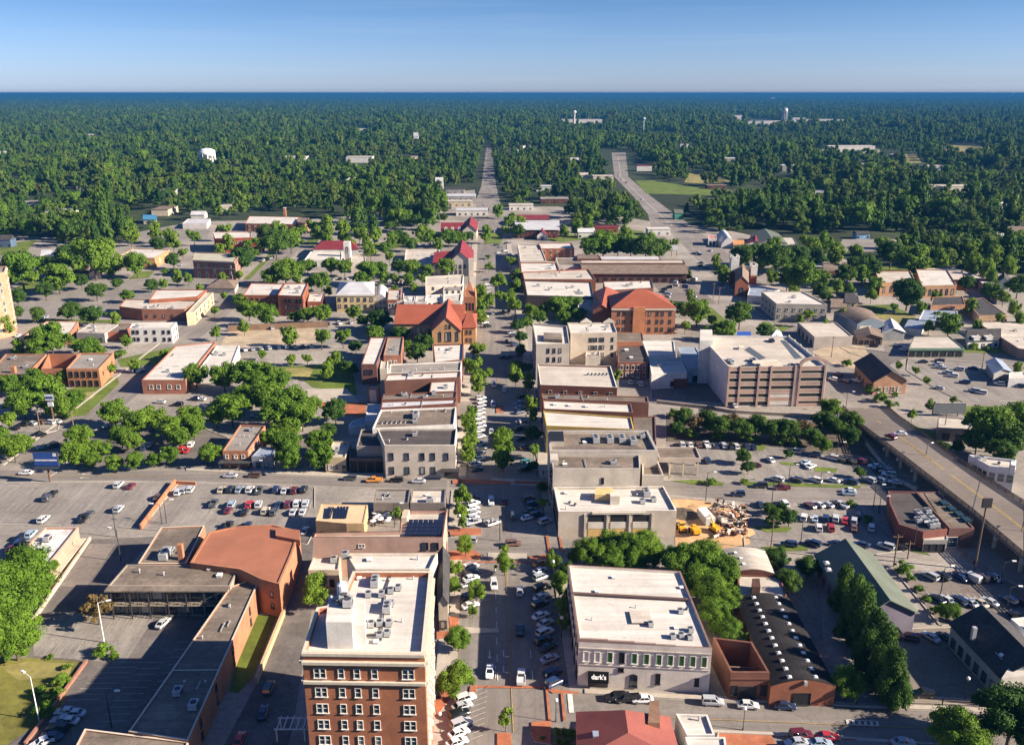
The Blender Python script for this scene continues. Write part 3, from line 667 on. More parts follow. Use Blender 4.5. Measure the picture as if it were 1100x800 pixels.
def at(b, u, v, z):                           # photo pixel at world height z, in the thing's own coordinates
    p = U(u, v, z); return p.x - b.c.x, p.y - b.c.y
def block(b, px, z0, z1, mat, name, top=None):
    """box-like part on a building from pixel corners seen at its top z1 (world heights)"""
    P = ccw([U(u, v, z1) for u, v in px]); m = MB(); m.prism([(p.x - b.c.x, p.y - b.c.y) for p in P], z0, z1, 0, 1)
    return m.build(name, [mat, top or mat], b.root)
# ------------------------------------------------------------------ buildings, near to far
# tall brick hotel
b = flat('brick_hotel', 'tall red brick hotel tower with white windows and a cluttered white roof', 'hotel',
         [(324, 700), (456, 702), (464, 613), (379, 613), (364, 648), (340, 652)], 28.5, WB((0.37, 0.145, 0.075)), RW, par=1.0, th=.6, cap=TRIM_T)
hotel = b
zs = [23.6, 19.9, 16.7, 13.5, 10.3, 7.1, 3.9]
windows(b, 0, zs, [.135], 2.0, 1.85, 'double'); windows(b, 0, zs, [.31, .44, .585], 1.05, 1.85, 'white'); windows(b, 0, zs, [.86], 2.0, 1.85, 'double')
windows(b, 1, zs, [.1, .24, .38, .52, .66, .8, .92], 1.25, 2.0, 'white')
windows(b, 5, zs, [.2, .5, .8], 1.25, 2.0, 'white'); windows(b, 3, zs[:4], [.3, .7], 1.25, 2.0, 'white')
for i in (0, 1, 4, 5): band(b, i, 26.4, .55, .55, TRIM_T); band(b, i, 22.6, .5, .45, TRIM_T, 'string_course')
band(b, 0, 27.9, .55, .3, TRIM_T, 'coping'); band(b, 1, 27.9, .55, .3, TRIM_T, 'coping')
block(b, [(350, 668), (378, 668), (381, 640), (353, 640)], 27.5, 32.6, WS(WHT), 'penthouse', RW)
block(b, [(378, 671), (392, 671), (392, 643), (380, 643)], 27.5, 31.0, WS(WHT), 'stair_house', RW)
m = MB(); m.tube((0, 0, 0), (0, 0, 2.4), .9, n=14); m.tube((0, 0, 2.4), (0, 0, 2.9), .9, .3, n=14); x, y = at(b, 368, 640, 32.6); o = m.build('water_tank', [WHITEM], b.root); o.location = (x, y, 32.6 - 0)
for u, v, k in ((374, 650, 'ac'), (362, 648, 'fan'), (356, 645, 'vent'), (370, 645, 'ac')):
    x, y = at(b, u, v, 32.6); unit(b, k, x, y, z=32.6)
for u, v, k in ((403, 627, 'big'), (420, 636, 'ac'), (428, 633, 'ac'), (410, 640, 'ac'), (396, 640, 'ac'), (416, 655, 'big'), (420, 650, 'ac'), (392, 672, 'ac'), (399, 672, 'ac'), (408, 671, 'ac'), (418, 671, 'ac'),
                (374, 687, 'ac'), (382, 687, 'ac'), (388, 687, 'ac'), (408, 684, 'ac'), (416, 682, 'ac'), (404, 690, 'hatch'), (444, 622, 'vent'), (330 + 22, 690, 'vent'), (432, 668, 'vent'), (386, 622, 'hatch'), (418, 624, 'vent')):
    x, y = at(b, u, v, 27.5); unit(b, k, x, y, s=.7)
m = MB()
for (u0, v0), (u1, v1) in (((414, 640), (409, 688)), ((384, 682), (408, 682)), ((420, 618), (412, 640))):
    p, q = at(b, u0, v0, 27.7), at(b, u1, v1, 27.7); m.tube((p[0], p[1], 27.75), (q[0], q[1], 27.75), .12, n=6)
m.build('roof_pipe', [DKMETAL], b.root)
# low parts behind the hotel
b = flat('white_annex', 'white roofed annex with a parapet joining the back of the brick hotel', 'building', [(382, 611), (462, 611), (470, 594), (372, 594)], 12.0, WS(BEI), RW, par=.6)
for u, v, k in ((371, 598, 'ac'), (376, 601, 'fan'), (397, 602, 'hatch'), (449, 601, 'vent')): x, y = at(b, u, v, 11.4); unit(b, k, x, y)
b = flat('corner_annex', 'low white roofed annex with beige wall beside the courtyard tree', 'building', [(331, 612), (364, 612), (366, 597), (337, 597)], 5.5, WS(TAN), RW, par=.4)
windows(b, 0, [1.0], [.75], 1.2, 2.0, 'void'); x, y = at(b, 359, 603, 5.1); unit(b, 'ac', x, y)
b = hip('mansard_shop', 'tan corner shop with a dark steep roof facing the main street', 'shop', [(471, 648), (481, 648), (482, 596), (470, 596)], 7.5, 2.2, WS(TAN), RSH, axis=1, over=.3)
windows(b, 0, [1.2], [.5], 1.4, 2.0, 'dark'); windows(b, 1, [1.0], (4, .1, .9), 1.8, 2.2, 'dark')
# stained pink row with rooftop panels
b = flat('stained_row', 'pink stucco building with dark stains running down its parapet', 'building', [(336, 577), (476, 577), (480, 548), (431, 548), (429, 570), (338, 572)], 11.0, WS(PNK), RCR, par=.9, cap=wall_mat('stucco', (0.12, 0.05, 0.04)))
windows(b, 0, [8.2], [.36, .38], .9, 1.0, 'white'); windows(b, 0, [7.6], [.86, .94], 1.6, 2.0, 'dark')
m = MB(); P = [U(*p, 11.6) for p in ((434, 571), (476, 571), (476, 556), (439, 556))]
for i in range(7):
    for j in range(4):
        q = [P[0].lerp(P[1], s).lerp(P[3].lerp(P[2], s), t) - b.c for s, t in ((i / 7 + .006, j / 4 + .01), ((i + 1) / 7 - .006, j / 4 + .01), ((i + 1) / 7 - .006, (j + 1) / 4 - .01), (i / 7 + .006, (j + 1) / 4 - .01))]
        k0 = [Vector((p.x, p.y, 10.7 + .5 * (j + (1 if r > 1 else 0)) / 4)) for r, p in enumerate(q)]
        m.poly(k0); m.poly([p - Vector((0, 0, .08)) for p in reversed(k0)])
SOLAR = plain('solar cell', (0.012, 0.016, 0.035), 0.22, 0.0, 0.6)
m.build('solar_array', [SOLAR], b.root)
block(b, [(336 + 95, 556), (340 + 97, 556), (440, 547), (434, 547)], 10.0, 12.2, WS(TAN), 'parapet_pier')
b = flat('solar_roof_cafe', 'tan cafe with dark solar panels on its flat roof', 'cafe', [(339, 559), (372, 562), (391, 562), (395, 542), (345, 541)], 5.2, WS((0.52, 0.36, 0.19)), ground_mat('tan roof', (0.58, 0.42, 0.25), 0.08, 0.1), par=.15)
windows(b, 0, [1.0], [.2, .5], 1.3, 1.2, 'dark'); windows(b, 1, [.3], [.5], 3.0, 2.6, 'void')
for px in ([(348, 556), (355, 556), (359, 545), (352, 545)], [(358, 556), (372, 556), (375, 544.5), (362, 544.5)]):
    P = [U(*p, 5.4) - b.c for p in px]; m = MB()
    for i in range(4):
        q = [P[0].lerp(P[1], s).lerp(P[3].lerp(P[2], s), t) for s, t in ((i / 4 + .02, 0), ((i + 1) / 4 - .02, 0), ((i + 1) / 4 - .02, 1), (i / 4 + .02, 1))]
        k0 = [Vector((p.x, p.y, 5.3 + (.35 if r > 1 else 0))) for r, p in enumerate(q)]; m.poly(k0); m.poly([p - Vector((0, 0, .08)) for p in reversed(k0)])
    m.build('solar_panel', [SOLAR], b.root)
for l_, q, r_ in (('low grey roofed shop at the end of the street row', [(401, 540), (439, 540), (441, 525), (404, 525)], RG), ('low pale roofed shop with skylights at the street corner', [(440.5, 540), (478, 540), (479, 525), (443, 525)], RCR)):
    b = flat('corner_shop', l_, 'shop', q, 5.5, WS((0.20, 0.17, 0.15)), r_, par=.5, clutter=3)
    windows(b, 0, [1.0], (4, .15, .85), 1.6, 2.0, 'dark'); windows(b, 1, [.6], (3, .2, .8), 1.8, 2.4, 'dark')
# motel, left
b = flat('motel_rear_wing', 'motel rear wing with brown stained flat roof and rooftop machinery', 'motel', [(148, 605), (200, 605), (220, 564), (173, 566)], 7.0, WB(BRKO), RBR, par=.3, cap=TRIM_T)
windows(b, 3, [1, 4.2], (5, .1, .9), 1.6, 1.5, 'dark')
for u, v, k in ((178, 598, 'big'), (184, 594, 'ac'), (196, 594, 'fan')): x, y = at(b, u, v, 6.7); unit(b, k, x, y)
x, y = at(b, 192, 605, 6.7); m = MB(); m.box((x, y + 2, 8.6), (1.2, 1.2, 4.6)); m.build('chimney', [WB(BRKO)], b.root)
b = flat('motel_gallery_wing', 'two-storey motel wing with shaded walkway galleries under a stained flat roof', 'motel', [(116, 629), (247, 629), (258, 607), (136, 606)], 7.6, WS((0.30, 0.25, 0.20)), RBR, par=.25)
a, e_, ln = face(b, 0)
windows(b, 0, [.4, 4.0], (9, .07, .93), 2.4, 2.2, 'dark')
for z in (3.5, ):
    m = MB(); m.box((0, -.9, 0), (ln * .96, 1.8, .25)); put(b, 0, .5, z, m.me('walkway', [WS((0.36, 0.30, 0.22))]), 'walkway')
m = MB(); m.box((0, -1.75, .5), (ln * .96, .05, .1)); m.box((0, -1.75, .95), (ln * .96, .05, .1))
for i in range(30): m.box((-ln * .48 + ln * .96 * i / 29, -1.75, .5), (.07, .05, 1.0))
put(b, 0, .5, 3.6, m.me('railing', [FRAME_D]), 'railing')
m = MB(); m.box((0, -1.0, .15), (ln, 2.2, .3)); put(b, 0, .5, 7.25, m.me('eave', [RBR]), 'eave')
for i in range(7): m = MB(); m.box((0, -1.8, 3.6), (.25, .2, 7.2)); put(b, 0, .04 + i * .153, 0, m.me('post', [FRAME_D]), 'post')
for u, v, k in ((226, 612, 'hatch'), (236, 619, 'hatch'), (176, 618, 'vent'), (150, 615, 'vent')): x, y = at(b, u, v, 7.3); unit(b, k, x, y)
b = flat('motel_street_wing', 'long motel wing with orange brick side wall and flat roof', 'motel', [(138, 785), (202, 795), (281, 618), (247, 630)], 6.6, WB(BRKO), RBR, par=.3, cap=TRIM_T)
windows(b, 1, [1.2, 4.0], [.12, .3, .52, .78, .93], 1.0, 1.8, 'dark'); windows(b, 3, [.6, 3.8], (14, .05, .95), 2.2, 2.0, 'dark')
roof_clutter(b, 7, 5)
m = MB(); p, q = bil(b, 0, .36), bil(b, 1, .36); m.tube((p.x, p.y, 6.55), (q.x, q.y, 6.55), .12, n=6); m.build('roof_joint', [TRIM_T], b.root)
b = flat('motel_office', 'motel front block with stained flat roof at the bottom of the court', 'motel', [(66, 830), (190, 838), (203, 796), (91, 782)], 6.2, WB(BRKO), RBR, par=.3, clutter=2, cap=TRIM_T)
windows(b, 3, [1.0], (3, .2, .8), 2, 1.6, 'dark')
# orange auditorium
P5 = [(204, 604), (258, 611), (281, 622), (300, 627), (314, 594), (322, 570), (293, 563), (253, 565), (224, 571)]
b = flat('orange_auditorium', 'large auditorium with a plain terracotta roof beside the motel', 'auditorium', P5, 9.0, WB(BRKO), RTC, par=.25, th=.5, cap=WB(BRKO))
windows(b, 2, [2, 5], [.5], .9, 1.4, 'dark')
block(b, [(296, 575), (322, 580), (322, 569), (296, 566)], 8.0, 9.6, WB(BRKO), 'roof_step', RTC)
# white stained store far left
b = flat('stained_store', 'low store with a patchy white roof and pinkish brick side wall', 'store', [(2, 612), (47, 612), (84, 566), (49, 566)], 5.6, WB((0.42, 0.27, 0.20)), ground_mat('patchy white roof', (0.60, 0.56, 0.52), 0.2, 0.25, 1.0, 0.9), par=.5, clutter=5)
windows(b, 1, [1], [.2, .8, .9], 1.0, 1.8, 'dark')
m = MB(); m.box((0, -1, 0), (22, 2.0, .2)); put(b, 1, .45, 2.7, m.me('canopy', [WS(TAN)]), 'canopy')
# ---- right of the street, front
b = flat('whitewashed_building', 'whitewashed two-storey building with green shutters and dark corner awning', 'building',
         [(622, 689), (765, 696), (731, 613), (610, 606)], 10.6, WS((0.68, 0.61, 0.52)), RW, par=.6, cap=wall_mat('stucco', (0.22, 0.13, 0.10)))
wb = fb = b
for t0, t1, hh_ in ((0, .22, .75), (.22, .42, .55), (.42, .58, .38), (.58, .73, .2)):
    a, e_, ln = face(b, 0); m = MB(); m.box((0, .2, hh_ / 2), ((t1 - t0) * ln, .42, hh_)); put(b, 0, (t0 + t1) / 2, 10.6, m.me('parapet_step', [wall_mat('stucco', (0.30, 0.21, 0.17))]), 'parapet_step')
W0 = 143.0
for i, u in enumerate((656, 669, 682.5, 695.6, 709, 721.4, 733.4, 745.4, 757.6)): windows(fb, 0, [6.1], [(u - 622) / W0], 1.15, 2.5, 'green' if i != 1 else 'void')
windows(fb, 0, [6.1], [.055, .14], 1.2, 2.4, 'cream')
windows(fb, 0, [4.0], [.325], 1.2, 1.0, 'void'); windows(fb, 0, [.5], [.425], 1.6, 2.6, 'archd'); windows(fb, 0, [1.5], [.61], 1.0, 2.6, 'void'); windows(fb, 0, [1.6], [.905], .9, 1.9, 'void')
windows(fb, 3, [6.1], (9, .08, .92), 1.1, 2.4, 'dark'); windows(fb, 3, [.5], (6, .1, .9), 2.6, 2.8, 'dark'); windows(fb, 1, [6.0], (5, .1, .9), 1.1, 2.2, 'void')
band(fb, 0, 9.1, .25, .2, WS((0.48, 0.42, 0.35)), 'string_course'); band(fb, 0, 5.3, .2, .14, WS((0.5, 0.44, 0.37)), 'sill_course')
block_on(fb, 0, .155, .2, (4.0, .12, 1.9), FRAME_D, 'shopfront')
m = MB(); m.poly([(-2.1, 0, 3.9), (-2.1, -1.1, 2.2), (2.1, -1.1, 2.2), (2.1, 0, 3.9)]); m.poly([(-2.1, -1.1, 2.2), (-2.1, -1.1, 1.9), (2.1, -1.1, 1.9), (2.1, -1.1, 2.2)])
m.poly([(-2.1, 0, 3.9), (-2.1, 0, 1.9), (-2.1, -1.1, 1.9), (-2.1, -1.1, 2.2)]); m.poly([(2.1, 0, 1.9), (2.1, 0, 3.9), (2.1, -1.1, 2.2), (2.1, -1.1, 1.9)]); m.poly([(-2.1, -.02, 3.9), (2.1, -.02, 3.9), (2.1, -.02, 1.9), (-2.1, -.02, 1.9)])
aw = put(fb, 0, .155, 0, m.me('awning', [plain('black canvas', (0.010, 0.010, 0.011), 0.95, spec=.02)]), 'awning')
cu = bpy.data.curves.new('sign_lettering', 'FONT'); cu.body = "dark's"; cu.align_x = 'CENTER'; cu.size = 1.25; cu.extrude = .02; cu.offset = 0.03; cu.materials.append(plain('white lettering', (0.85, 0.83, 0.8), 0.6))
tq = bpy.data.objects.new('lettering_source', cu); COL.objects.link(tq); tme = bpy.data.meshes.new_from_object(tq.evaluated_get(bpy.context.evaluated_depsgraph_get())); bpy.data.objects.remove(tq)
tm = link('sign_lettering', tme, aw); tm.location = (.1, -.88, 2.64); tm.rotation_euler = (math.atan2(1.7, 1.1), 0, 0)
m = MB(); p, q = bil(fb, 0, .60), bil(fb, .98, .60); m.tube((p.x, p.y, 10.5), (q.x, q.y, 10.5), .35, n=6); m.build('roof_ridge_joint', [plain('tar strip', (0.10, .06, .05), .9)], b.root)
for u, v, k in ((659, 619, 'hatch'), (641, 634, 'hatch'), (699, 670, 'ac'), (731, 656, 'ac'), (738, 653, 'fan'), (726, 673, 'hatch'), (742, 676, 'ac'), (723, 683, 'ac'), (732, 682, 'ac'), (741, 684, 'ac'), (737, 683, 'fan'), (636, 664, 'vent'), (683, 651, 'vent'), (732, 630, 'hatch')):
    x, y = at(b, u, v, 10.4); unit(b, k, x, y, s=.7)
m = MB(); x, y = at(b, 688, 662, 10.45); m.box((x, y, 10.45), (4.2, 4.6, .06)); m.build('roof_patch', [RCR], b.root)
# ruin and hangar
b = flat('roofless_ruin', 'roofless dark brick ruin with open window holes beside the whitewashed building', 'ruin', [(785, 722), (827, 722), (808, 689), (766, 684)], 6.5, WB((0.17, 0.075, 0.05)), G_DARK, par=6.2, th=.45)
windows(b, 0, [1.2], [.13, .88], 1.3, 2.3, 'void'); windows(b, 0, [.3], [.48], 3.4, 3.0, 'void'); band(b, 0, 4.9, .3, .2, WB(BRKD), 'string_course')
m = MB()
for t in (.25, .4): p, q = bil(b, 0, t), bil(b, 1, t); m.tube((p.x, p.y, 4.4), (q.x, q.y, 4.4), .16, n=6)
m.build('bare_beam', [TIMBER], b.root)
b = vault('black_hangar', 'long low warehouse under a black curved roof dotted with white skylights', 'warehouse', [(828, 737), (898, 737), (848, 643), (790, 643)], 4.6, 1.5, WB((0.26, 0.10, 0.055)), BLACKR)
hp = b
for s in (.30, .72):
    for i in range(12):
        t = .035 + i * .083; sc = s if s < .5 else .70
        p = b.Q[0].lerp(b.Q[1], sc).lerp(b.Q[3].lerp(b.Q[2], sc), t); o = unit(b, 'dome', p.x, p.y, z=4.6 + 1.5 * math.sin(math.pi * sc) + .05, s=.72)
block_on(b, 0, .52, 5.2, (.6, .6, .8), METAL, 'wall_fan'); windows(b, 0, [.3], [.5], 3.4, 2.8, 'void')
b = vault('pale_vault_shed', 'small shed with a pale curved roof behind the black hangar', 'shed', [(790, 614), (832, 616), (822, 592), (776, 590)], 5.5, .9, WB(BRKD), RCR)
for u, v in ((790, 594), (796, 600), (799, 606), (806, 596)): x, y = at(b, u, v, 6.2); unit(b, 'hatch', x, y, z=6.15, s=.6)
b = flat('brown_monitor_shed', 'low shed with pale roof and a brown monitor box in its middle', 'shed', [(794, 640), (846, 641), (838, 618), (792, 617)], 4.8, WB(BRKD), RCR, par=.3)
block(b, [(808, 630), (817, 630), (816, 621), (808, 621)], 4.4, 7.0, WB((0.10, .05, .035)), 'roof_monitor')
# red roofed building at the bottom
b = hip('red_roof_house', 'building with a red pink hipped metal roof at the street corner', 'building', [(623, 814), (728, 814), (717, 772), (622, 767)], 5.0, 3.2, WS(BEI), RPK, kind='hip', axis=1, over=.6, infr=.5)
block(b, [(696, 776), (709, 776), (708, 752), (698, 752)], 0, 7.4, WB((0.22, .13, .08)), 'chimney')
m = MB(); x, y = at(b, 640, 789, 6.2); m.box((x, y, 6.3), (1.1, 1.4, .5)); m.build('skylight', [RBL], b.root)
b = flat('white_roof_shop', 'small shop with white flat roof and rust stain beside the red roof', 'shop', [(738, 789), (768, 789), (760, 767), (726, 766)], 4.6, WS(WHT), RW, par=.5, clutter=1)
b = flat('white_roof_store', 'flat white roofed store at the bottom edge beside the paved car park', 'store', [(742, 812), (782, 812), (779, 791), (736, 791)], 4.6, WS(WHT), RW, par=.4)
# modern tan building and the tall concrete one behind it
b = flat('modern_tan_building', 'modern tan office with three recessed balconies and a white roof', 'office', [(600, 549), (727, 548), (713, 522), (595, 523)], 7.8, WS((0.50, 0.43, 0.345)), RW, par=.7, cap=WS(WHT))
for t in (.32, .51, .70):
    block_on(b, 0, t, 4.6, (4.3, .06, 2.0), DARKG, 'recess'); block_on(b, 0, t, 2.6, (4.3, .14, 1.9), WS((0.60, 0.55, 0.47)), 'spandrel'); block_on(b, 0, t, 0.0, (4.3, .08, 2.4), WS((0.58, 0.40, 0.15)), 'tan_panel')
for t in (.225, .415, .605, .795): block_on(b, 0, t, 0, (.5, .35, 7.0), WS((0.56, 0.49, 0.40)), 'pilaster')
block_on(b, 0, .51, 7.0, (14.5, .5, .6), WS((0.56, 0.49, 0.40)), 'fascia')
windows(b, 3, [1, 4.5], (7, .08, .92), 1.8, 1.8, 'dark')
x, y = at(b, 660, 540, 7.1); m = MB(); m.box((x, y, 8.4), (2.6, 2.4, 2.6)); m.build('roof_house', [WS(BEI)], b.root)
block(b, [(639, 531), (659, 531), (658, 524), (640, 524)], 7.0, 9.2, WS((0.62, .45, .2)), 'tan_stair_house')
for u, v, k in ((608, 530, 'hatch'), (612, 541, 'fan'), (618, 543, 'fan'), (694, 531, 'big'), (690, 540, 'ac'), (684, 533, 'vent'), (608, 547, 'vent'), (634, 534, 'vent'), (702, 538, 'ac')): x, y = at(b, u, v, 7.1); unit(b, k, x, y, s=.9)
b = flat('concrete_block', 'tall blank concrete building rising behind the modern tan office', 'building', [(594, 503), (688, 503), (687, 488), (591, 487)], 13.4, WS(CON), RBR, par=.8, cap=WS((0.40, .37, .34)), clutter=5)
windows(b, 0, [8.6], [.57], .9, 1.9, 'void'); block(b, [(591, 494), (600, 494), (599, 487), (591, 487)], 12, 14.2, WS(CON), 'stair_house')
windows(b, 3, [3, 7, 10], (3, .2, .8), 1.6, 1.8, 'dark')
b = flat('concrete_tower', 'taller concrete block with sunken brown roof and rooftop plant', 'building', [(590.5, 484), (707, 484), (696, 462), (588.5, 462)], 14.6, WS(CON), RBR, par=1.0, th=.7, cap=WS((0.36, .33, .31)))
for u, v, k in ((640, 474, 'big'), (655, 474, 'big'), (668, 474, 'big'), (680, 476, 'big'), (690, 470, 'ac'), (628, 476, 'hatch')): x, y = at(b, u, v, 13.6); unit(b, k, x, y)
block(b, [(590.5, 474), (606, 474), (605, 463), (589.5, 463)], 13, 15.2, WS(CON), 'roof_well', DARKG)
b = flat('concrete_side_wing', 'low concrete wing with walled roof at the side of the concrete block', 'building', [(690, 510), (713, 510), (706, 493), (690, 492)], 10.5, WS(CON), RBR, par=1.2, clutter=1)
b = flat('porte_cochere', 'flat brown drive-in canopy on posts beside the concrete block', 'canopy', [(708, 492), (753, 492), (748, 480), (704, 480)], 6.0, WS((0.42, .35, .29)), RBR, par=.5, z0=4.6)
for u, v in ((720, 492), (735, 492), (751, 492), (748, 481), (722, 481)):
    x, y = at(b, u, v, 6.0); m = MB(); m.box((x * .97, y * .9, -2.3), (.45, .45, 4.6)); m.build('post', [WS(TAN)], b.root)
# right street frontage going away
b = flat('yellow_front_shop', 'white roofed shop with a mustard yellow side wall', 'shop', [(587, 457), (681, 461), (678, 448), (583.6, 441)], 10.0, WS((0.50, 0.34, 0.10)), RW, par=.5)
windows(b, 3, [1, 6], (4, .15, .85), 1.4, 2.0, 'white')
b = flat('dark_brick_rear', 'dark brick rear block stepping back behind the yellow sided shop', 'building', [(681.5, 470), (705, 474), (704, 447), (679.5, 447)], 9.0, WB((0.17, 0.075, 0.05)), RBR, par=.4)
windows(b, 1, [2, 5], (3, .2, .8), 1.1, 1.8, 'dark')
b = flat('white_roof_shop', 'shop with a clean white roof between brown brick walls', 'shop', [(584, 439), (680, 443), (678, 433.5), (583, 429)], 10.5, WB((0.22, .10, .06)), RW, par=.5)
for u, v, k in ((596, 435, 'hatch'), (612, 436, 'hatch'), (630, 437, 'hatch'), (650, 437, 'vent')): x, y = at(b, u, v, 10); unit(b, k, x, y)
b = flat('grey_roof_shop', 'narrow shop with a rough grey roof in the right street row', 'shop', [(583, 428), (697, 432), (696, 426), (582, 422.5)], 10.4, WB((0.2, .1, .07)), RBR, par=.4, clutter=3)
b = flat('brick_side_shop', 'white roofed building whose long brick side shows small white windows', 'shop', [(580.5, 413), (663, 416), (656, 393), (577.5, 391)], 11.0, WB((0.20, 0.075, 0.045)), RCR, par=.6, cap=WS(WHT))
windows(b, 0, [6.9], (5, .13, .92), 1.3, 2.0, 'white'); windows(b, 3, [1, 5.5, 8], (4, .1, .9), 1.3, 1.9, 'white')
for i in range(6): x, y = at(b, 632 + i * 4, 403, 10.4); unit(b, 'fan', x, y)
b = flat('beige_bank', 'four-storey beige stone bank with rows of small dark windows', 'bank', [(576, 369.5), (612, 369), (609, 350), (572, 347)], 16, WS((0.47, .40, .33)), RW, par=.8)
windows(b, 0, [12, 8.2, 4.4], [.36, .54, .72], 1.1, 2.0, 'dark', True); windows(b, 3, [12, 8, 4], (5, .1, .9), 1.2, 2.0, 'dark')
block(b, [(584, 364), (604, 365), (603, 358), (584, 357)], 15, 16.6, RBR, 'plant_house')
b = flat('beige_annex', 'beige stone rear half of the bank with two small gables', 'bank', [(613, 358), (663, 357), (659, 346.5), (609.5, 346.5)], 15.6, WS((0.50, .42, .33)), RW, par=.7, clutter=3)
windows(b, 0, [11.5, 8, 4.6], [.42, .48, .55, .64, .70, .9], 1.0, 1.9, 'dark', True)
for t in (.1, .6):
    m = MB(); m.poly([(-2.6, 0, 0), (2.6, 0, 0), (2.6, 0, .4), (0, 0, 2.2), (-2.6, 0, .4)]); m.poly([(2.6, .5, 0), (-2.6, .5, 0), (-2.6, .5, .4), (0, .5, 2.2), (2.6, .5, .4)])
    for a_, b_ in (((-2.6, .4), (0, 2.2)), ((0, 2.2), (2.6, .4))): m.poly([(a_[0], 0, a_[1]), (b_[0], 0, b_[1]), (b_[0], .5, b_[1]), (a_[0], .5, a_[1])])
    put(b, 2, t, 15.6, m.me('gable', [WS(BEI)]), 'gable')
b = flat('bank_lean_to', 'low pale lean-to with rooftop units at the foot of the bank', 'building', [(629, 383), (645, 383), (644, 373), (630, 373)], 7, WS(BEI), RCR, par=.4, clutter=6)
b = flat('dark_roof_brick_shop', 'brick shop with dark roof and a row of arched windows', 'shop', [(664, 389), (696, 389), (693, 371), (663, 371)], 7.5, WB((0.27, .10, .06)), RD, par=.5)
windows(b, 0, [1.0, 4.2], (5, .12, .88), 1.3, 1.8, 'arch', True); x, y = at(b, 673, 377, 7); unit(b, 'hatch', x, y, s=1.4); x, y = at(b, 678, 385, 7); unit(b, 'hatch', x, y, s=1.2)
b = flat('blue_shadow_store', 'store with white stepped roof partly shaded by the car park', 'store', [(696, 382), (726, 382), (724, 366), (690, 366)], 8.0, WS(WHT), RW, par=.4)
b = flat('blue_shadow_store', 'lower white roofed store with units in front of the stepped one', 'store', [(700, 402), (738, 400), (732, 384), (697, 384)], 6.5, WS(WHT), RW, par=.4, clutter=4)
windows(b, 0, [.8], [.6, .8], 1.8, 2.2, 'void')
b = flat('blue_shade_store', 'store tinted with blue shade against the white garage wall', 'store', [(738, 394), (759, 394), (748, 373), (728, 373)], 7.0, WS((0.36, .42, .46)), RBL, par=.3)  # blue of the shade here is put into wall and roof colour
windows(b, 0, [.5], [.5], 3, 2.6, 'void'); b = flat('brick_lean_to', 'small brick lean-to with a roller door below the blue shaded roof', 'shed', [(721, 407), (739, 407), (738, 401), (721, 401)], 4.0, WB(BRKD), RBR, par=.2)
# parking garage
b = flat('parking_garage', 'five-level brick and concrete parking garage with open decks', 'parking garage', [(783, 394), (887, 393), (847, 361), (752, 360)], 16.1, WS((0.60, 0.56, 0.52)), RCR, par=1.0, th=.3)
gar = b; a, e_, ln = face(b, 0)
PB = WB((0.40, .27, .215)); LVL = 3.15
for f, (t0, t1) in ((0, (.0, 1.0)), (1, (0.0, 1.0))):
    aa, ee, lf = face(b, f); nb = 5 if f == 0 else 6
    bays = [(0.0, .12), (.12, .315), (.315, .44), (.44, .69), (.74, 1.0)] if f == 0 else [(i / 6, (i + 1) / 6) for i in range(6)]
    for lv in range(5):
        for s, t in bays:
            w = (t - s) * lf - .7; z = lv * LVL
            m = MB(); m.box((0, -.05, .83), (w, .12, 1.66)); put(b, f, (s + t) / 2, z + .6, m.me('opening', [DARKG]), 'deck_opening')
            m = MB(); m.box((0, -.12, .0), (w, .3, 1.5)); m.box((0, -.14, .8), (w, .36, .14), 1); m.box((0, -.14, -.8), (w, .36, .14), 1); put(b, f, (s + t) / 2, z + 3.0 if lv < 4 else z + 2.72, m.me('parapet_panel', [PB, TRIM_T]), 'parapet_panel')
    for s in ([0.004, .12, .315, .44, .69, .74, .996] if f == 0 else [i / 6 for i in range(7)]):
        block_on(b, f, s, 0, (.75, .55, 16.5), PB if f == 0 else WS(BEI), 'pier')
    if f == 0:
        block_on(b, 0, .56, .6, (9.0, .25, 4.4), WS((0.55, .5, .44)), 'wall_panel'); block_on(b, 0, .87, 0, (9.6, .2, 1.2), PB, 'base_panel')
m = MB()
for i in range(10):
    a0, a1 = math.pi * i / 10, math.pi * (i + 1) / 10
    m.poly([(5.4 * math.cos(a1), -.3, 1 + 3.2 * math.sin(a1)), (5.4 * math.cos(a0), -.3, 1 + 3.2 * math.sin(a0)), (4.4 * math.cos(a0), -.3, .6 + 2.4 * math.sin(a0)), (4.4 * math.cos(a1), -.3, .6 + 2.4 * math.sin(a1))])
    m.poly([(5.4 * math.cos(a0), -.3, 1 + 3.2 * math.sin(a0)), (5.4 * math.cos(a1), -.3, 1 + 3.2 * math.sin(a1)), (5.4 * math.cos(a1), .4, 1 + 3.2 * math.sin(a1)), (5.4 * math.cos(a0), .4, 1 + 3.2 * math.sin(a0))])
put(b, 0, .87, 15.6, m.me('arched_parapet', [PB]), 'arched_parapet')
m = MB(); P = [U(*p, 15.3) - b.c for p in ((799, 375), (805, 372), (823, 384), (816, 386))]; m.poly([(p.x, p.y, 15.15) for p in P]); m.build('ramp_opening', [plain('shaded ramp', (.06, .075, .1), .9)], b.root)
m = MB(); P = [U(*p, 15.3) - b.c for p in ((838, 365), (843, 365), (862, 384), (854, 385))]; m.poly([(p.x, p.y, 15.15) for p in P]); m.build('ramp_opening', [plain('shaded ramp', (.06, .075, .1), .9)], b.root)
block(b, [(794, 373), (800, 373), (799, 371), (793, 371)], 15, 16.2, WS(BEI), 'ramp_kerb'); block(b, [(808, 389), (836, 388), (835, 386), (809, 387)], 15, 16.2, WS(BEI), 'ramp_wall')
block(b, [(752, 366), (766, 366), (765, 354), (752, 354)], 0, 18.4, WS(WHT), 'stair_tower', RW)
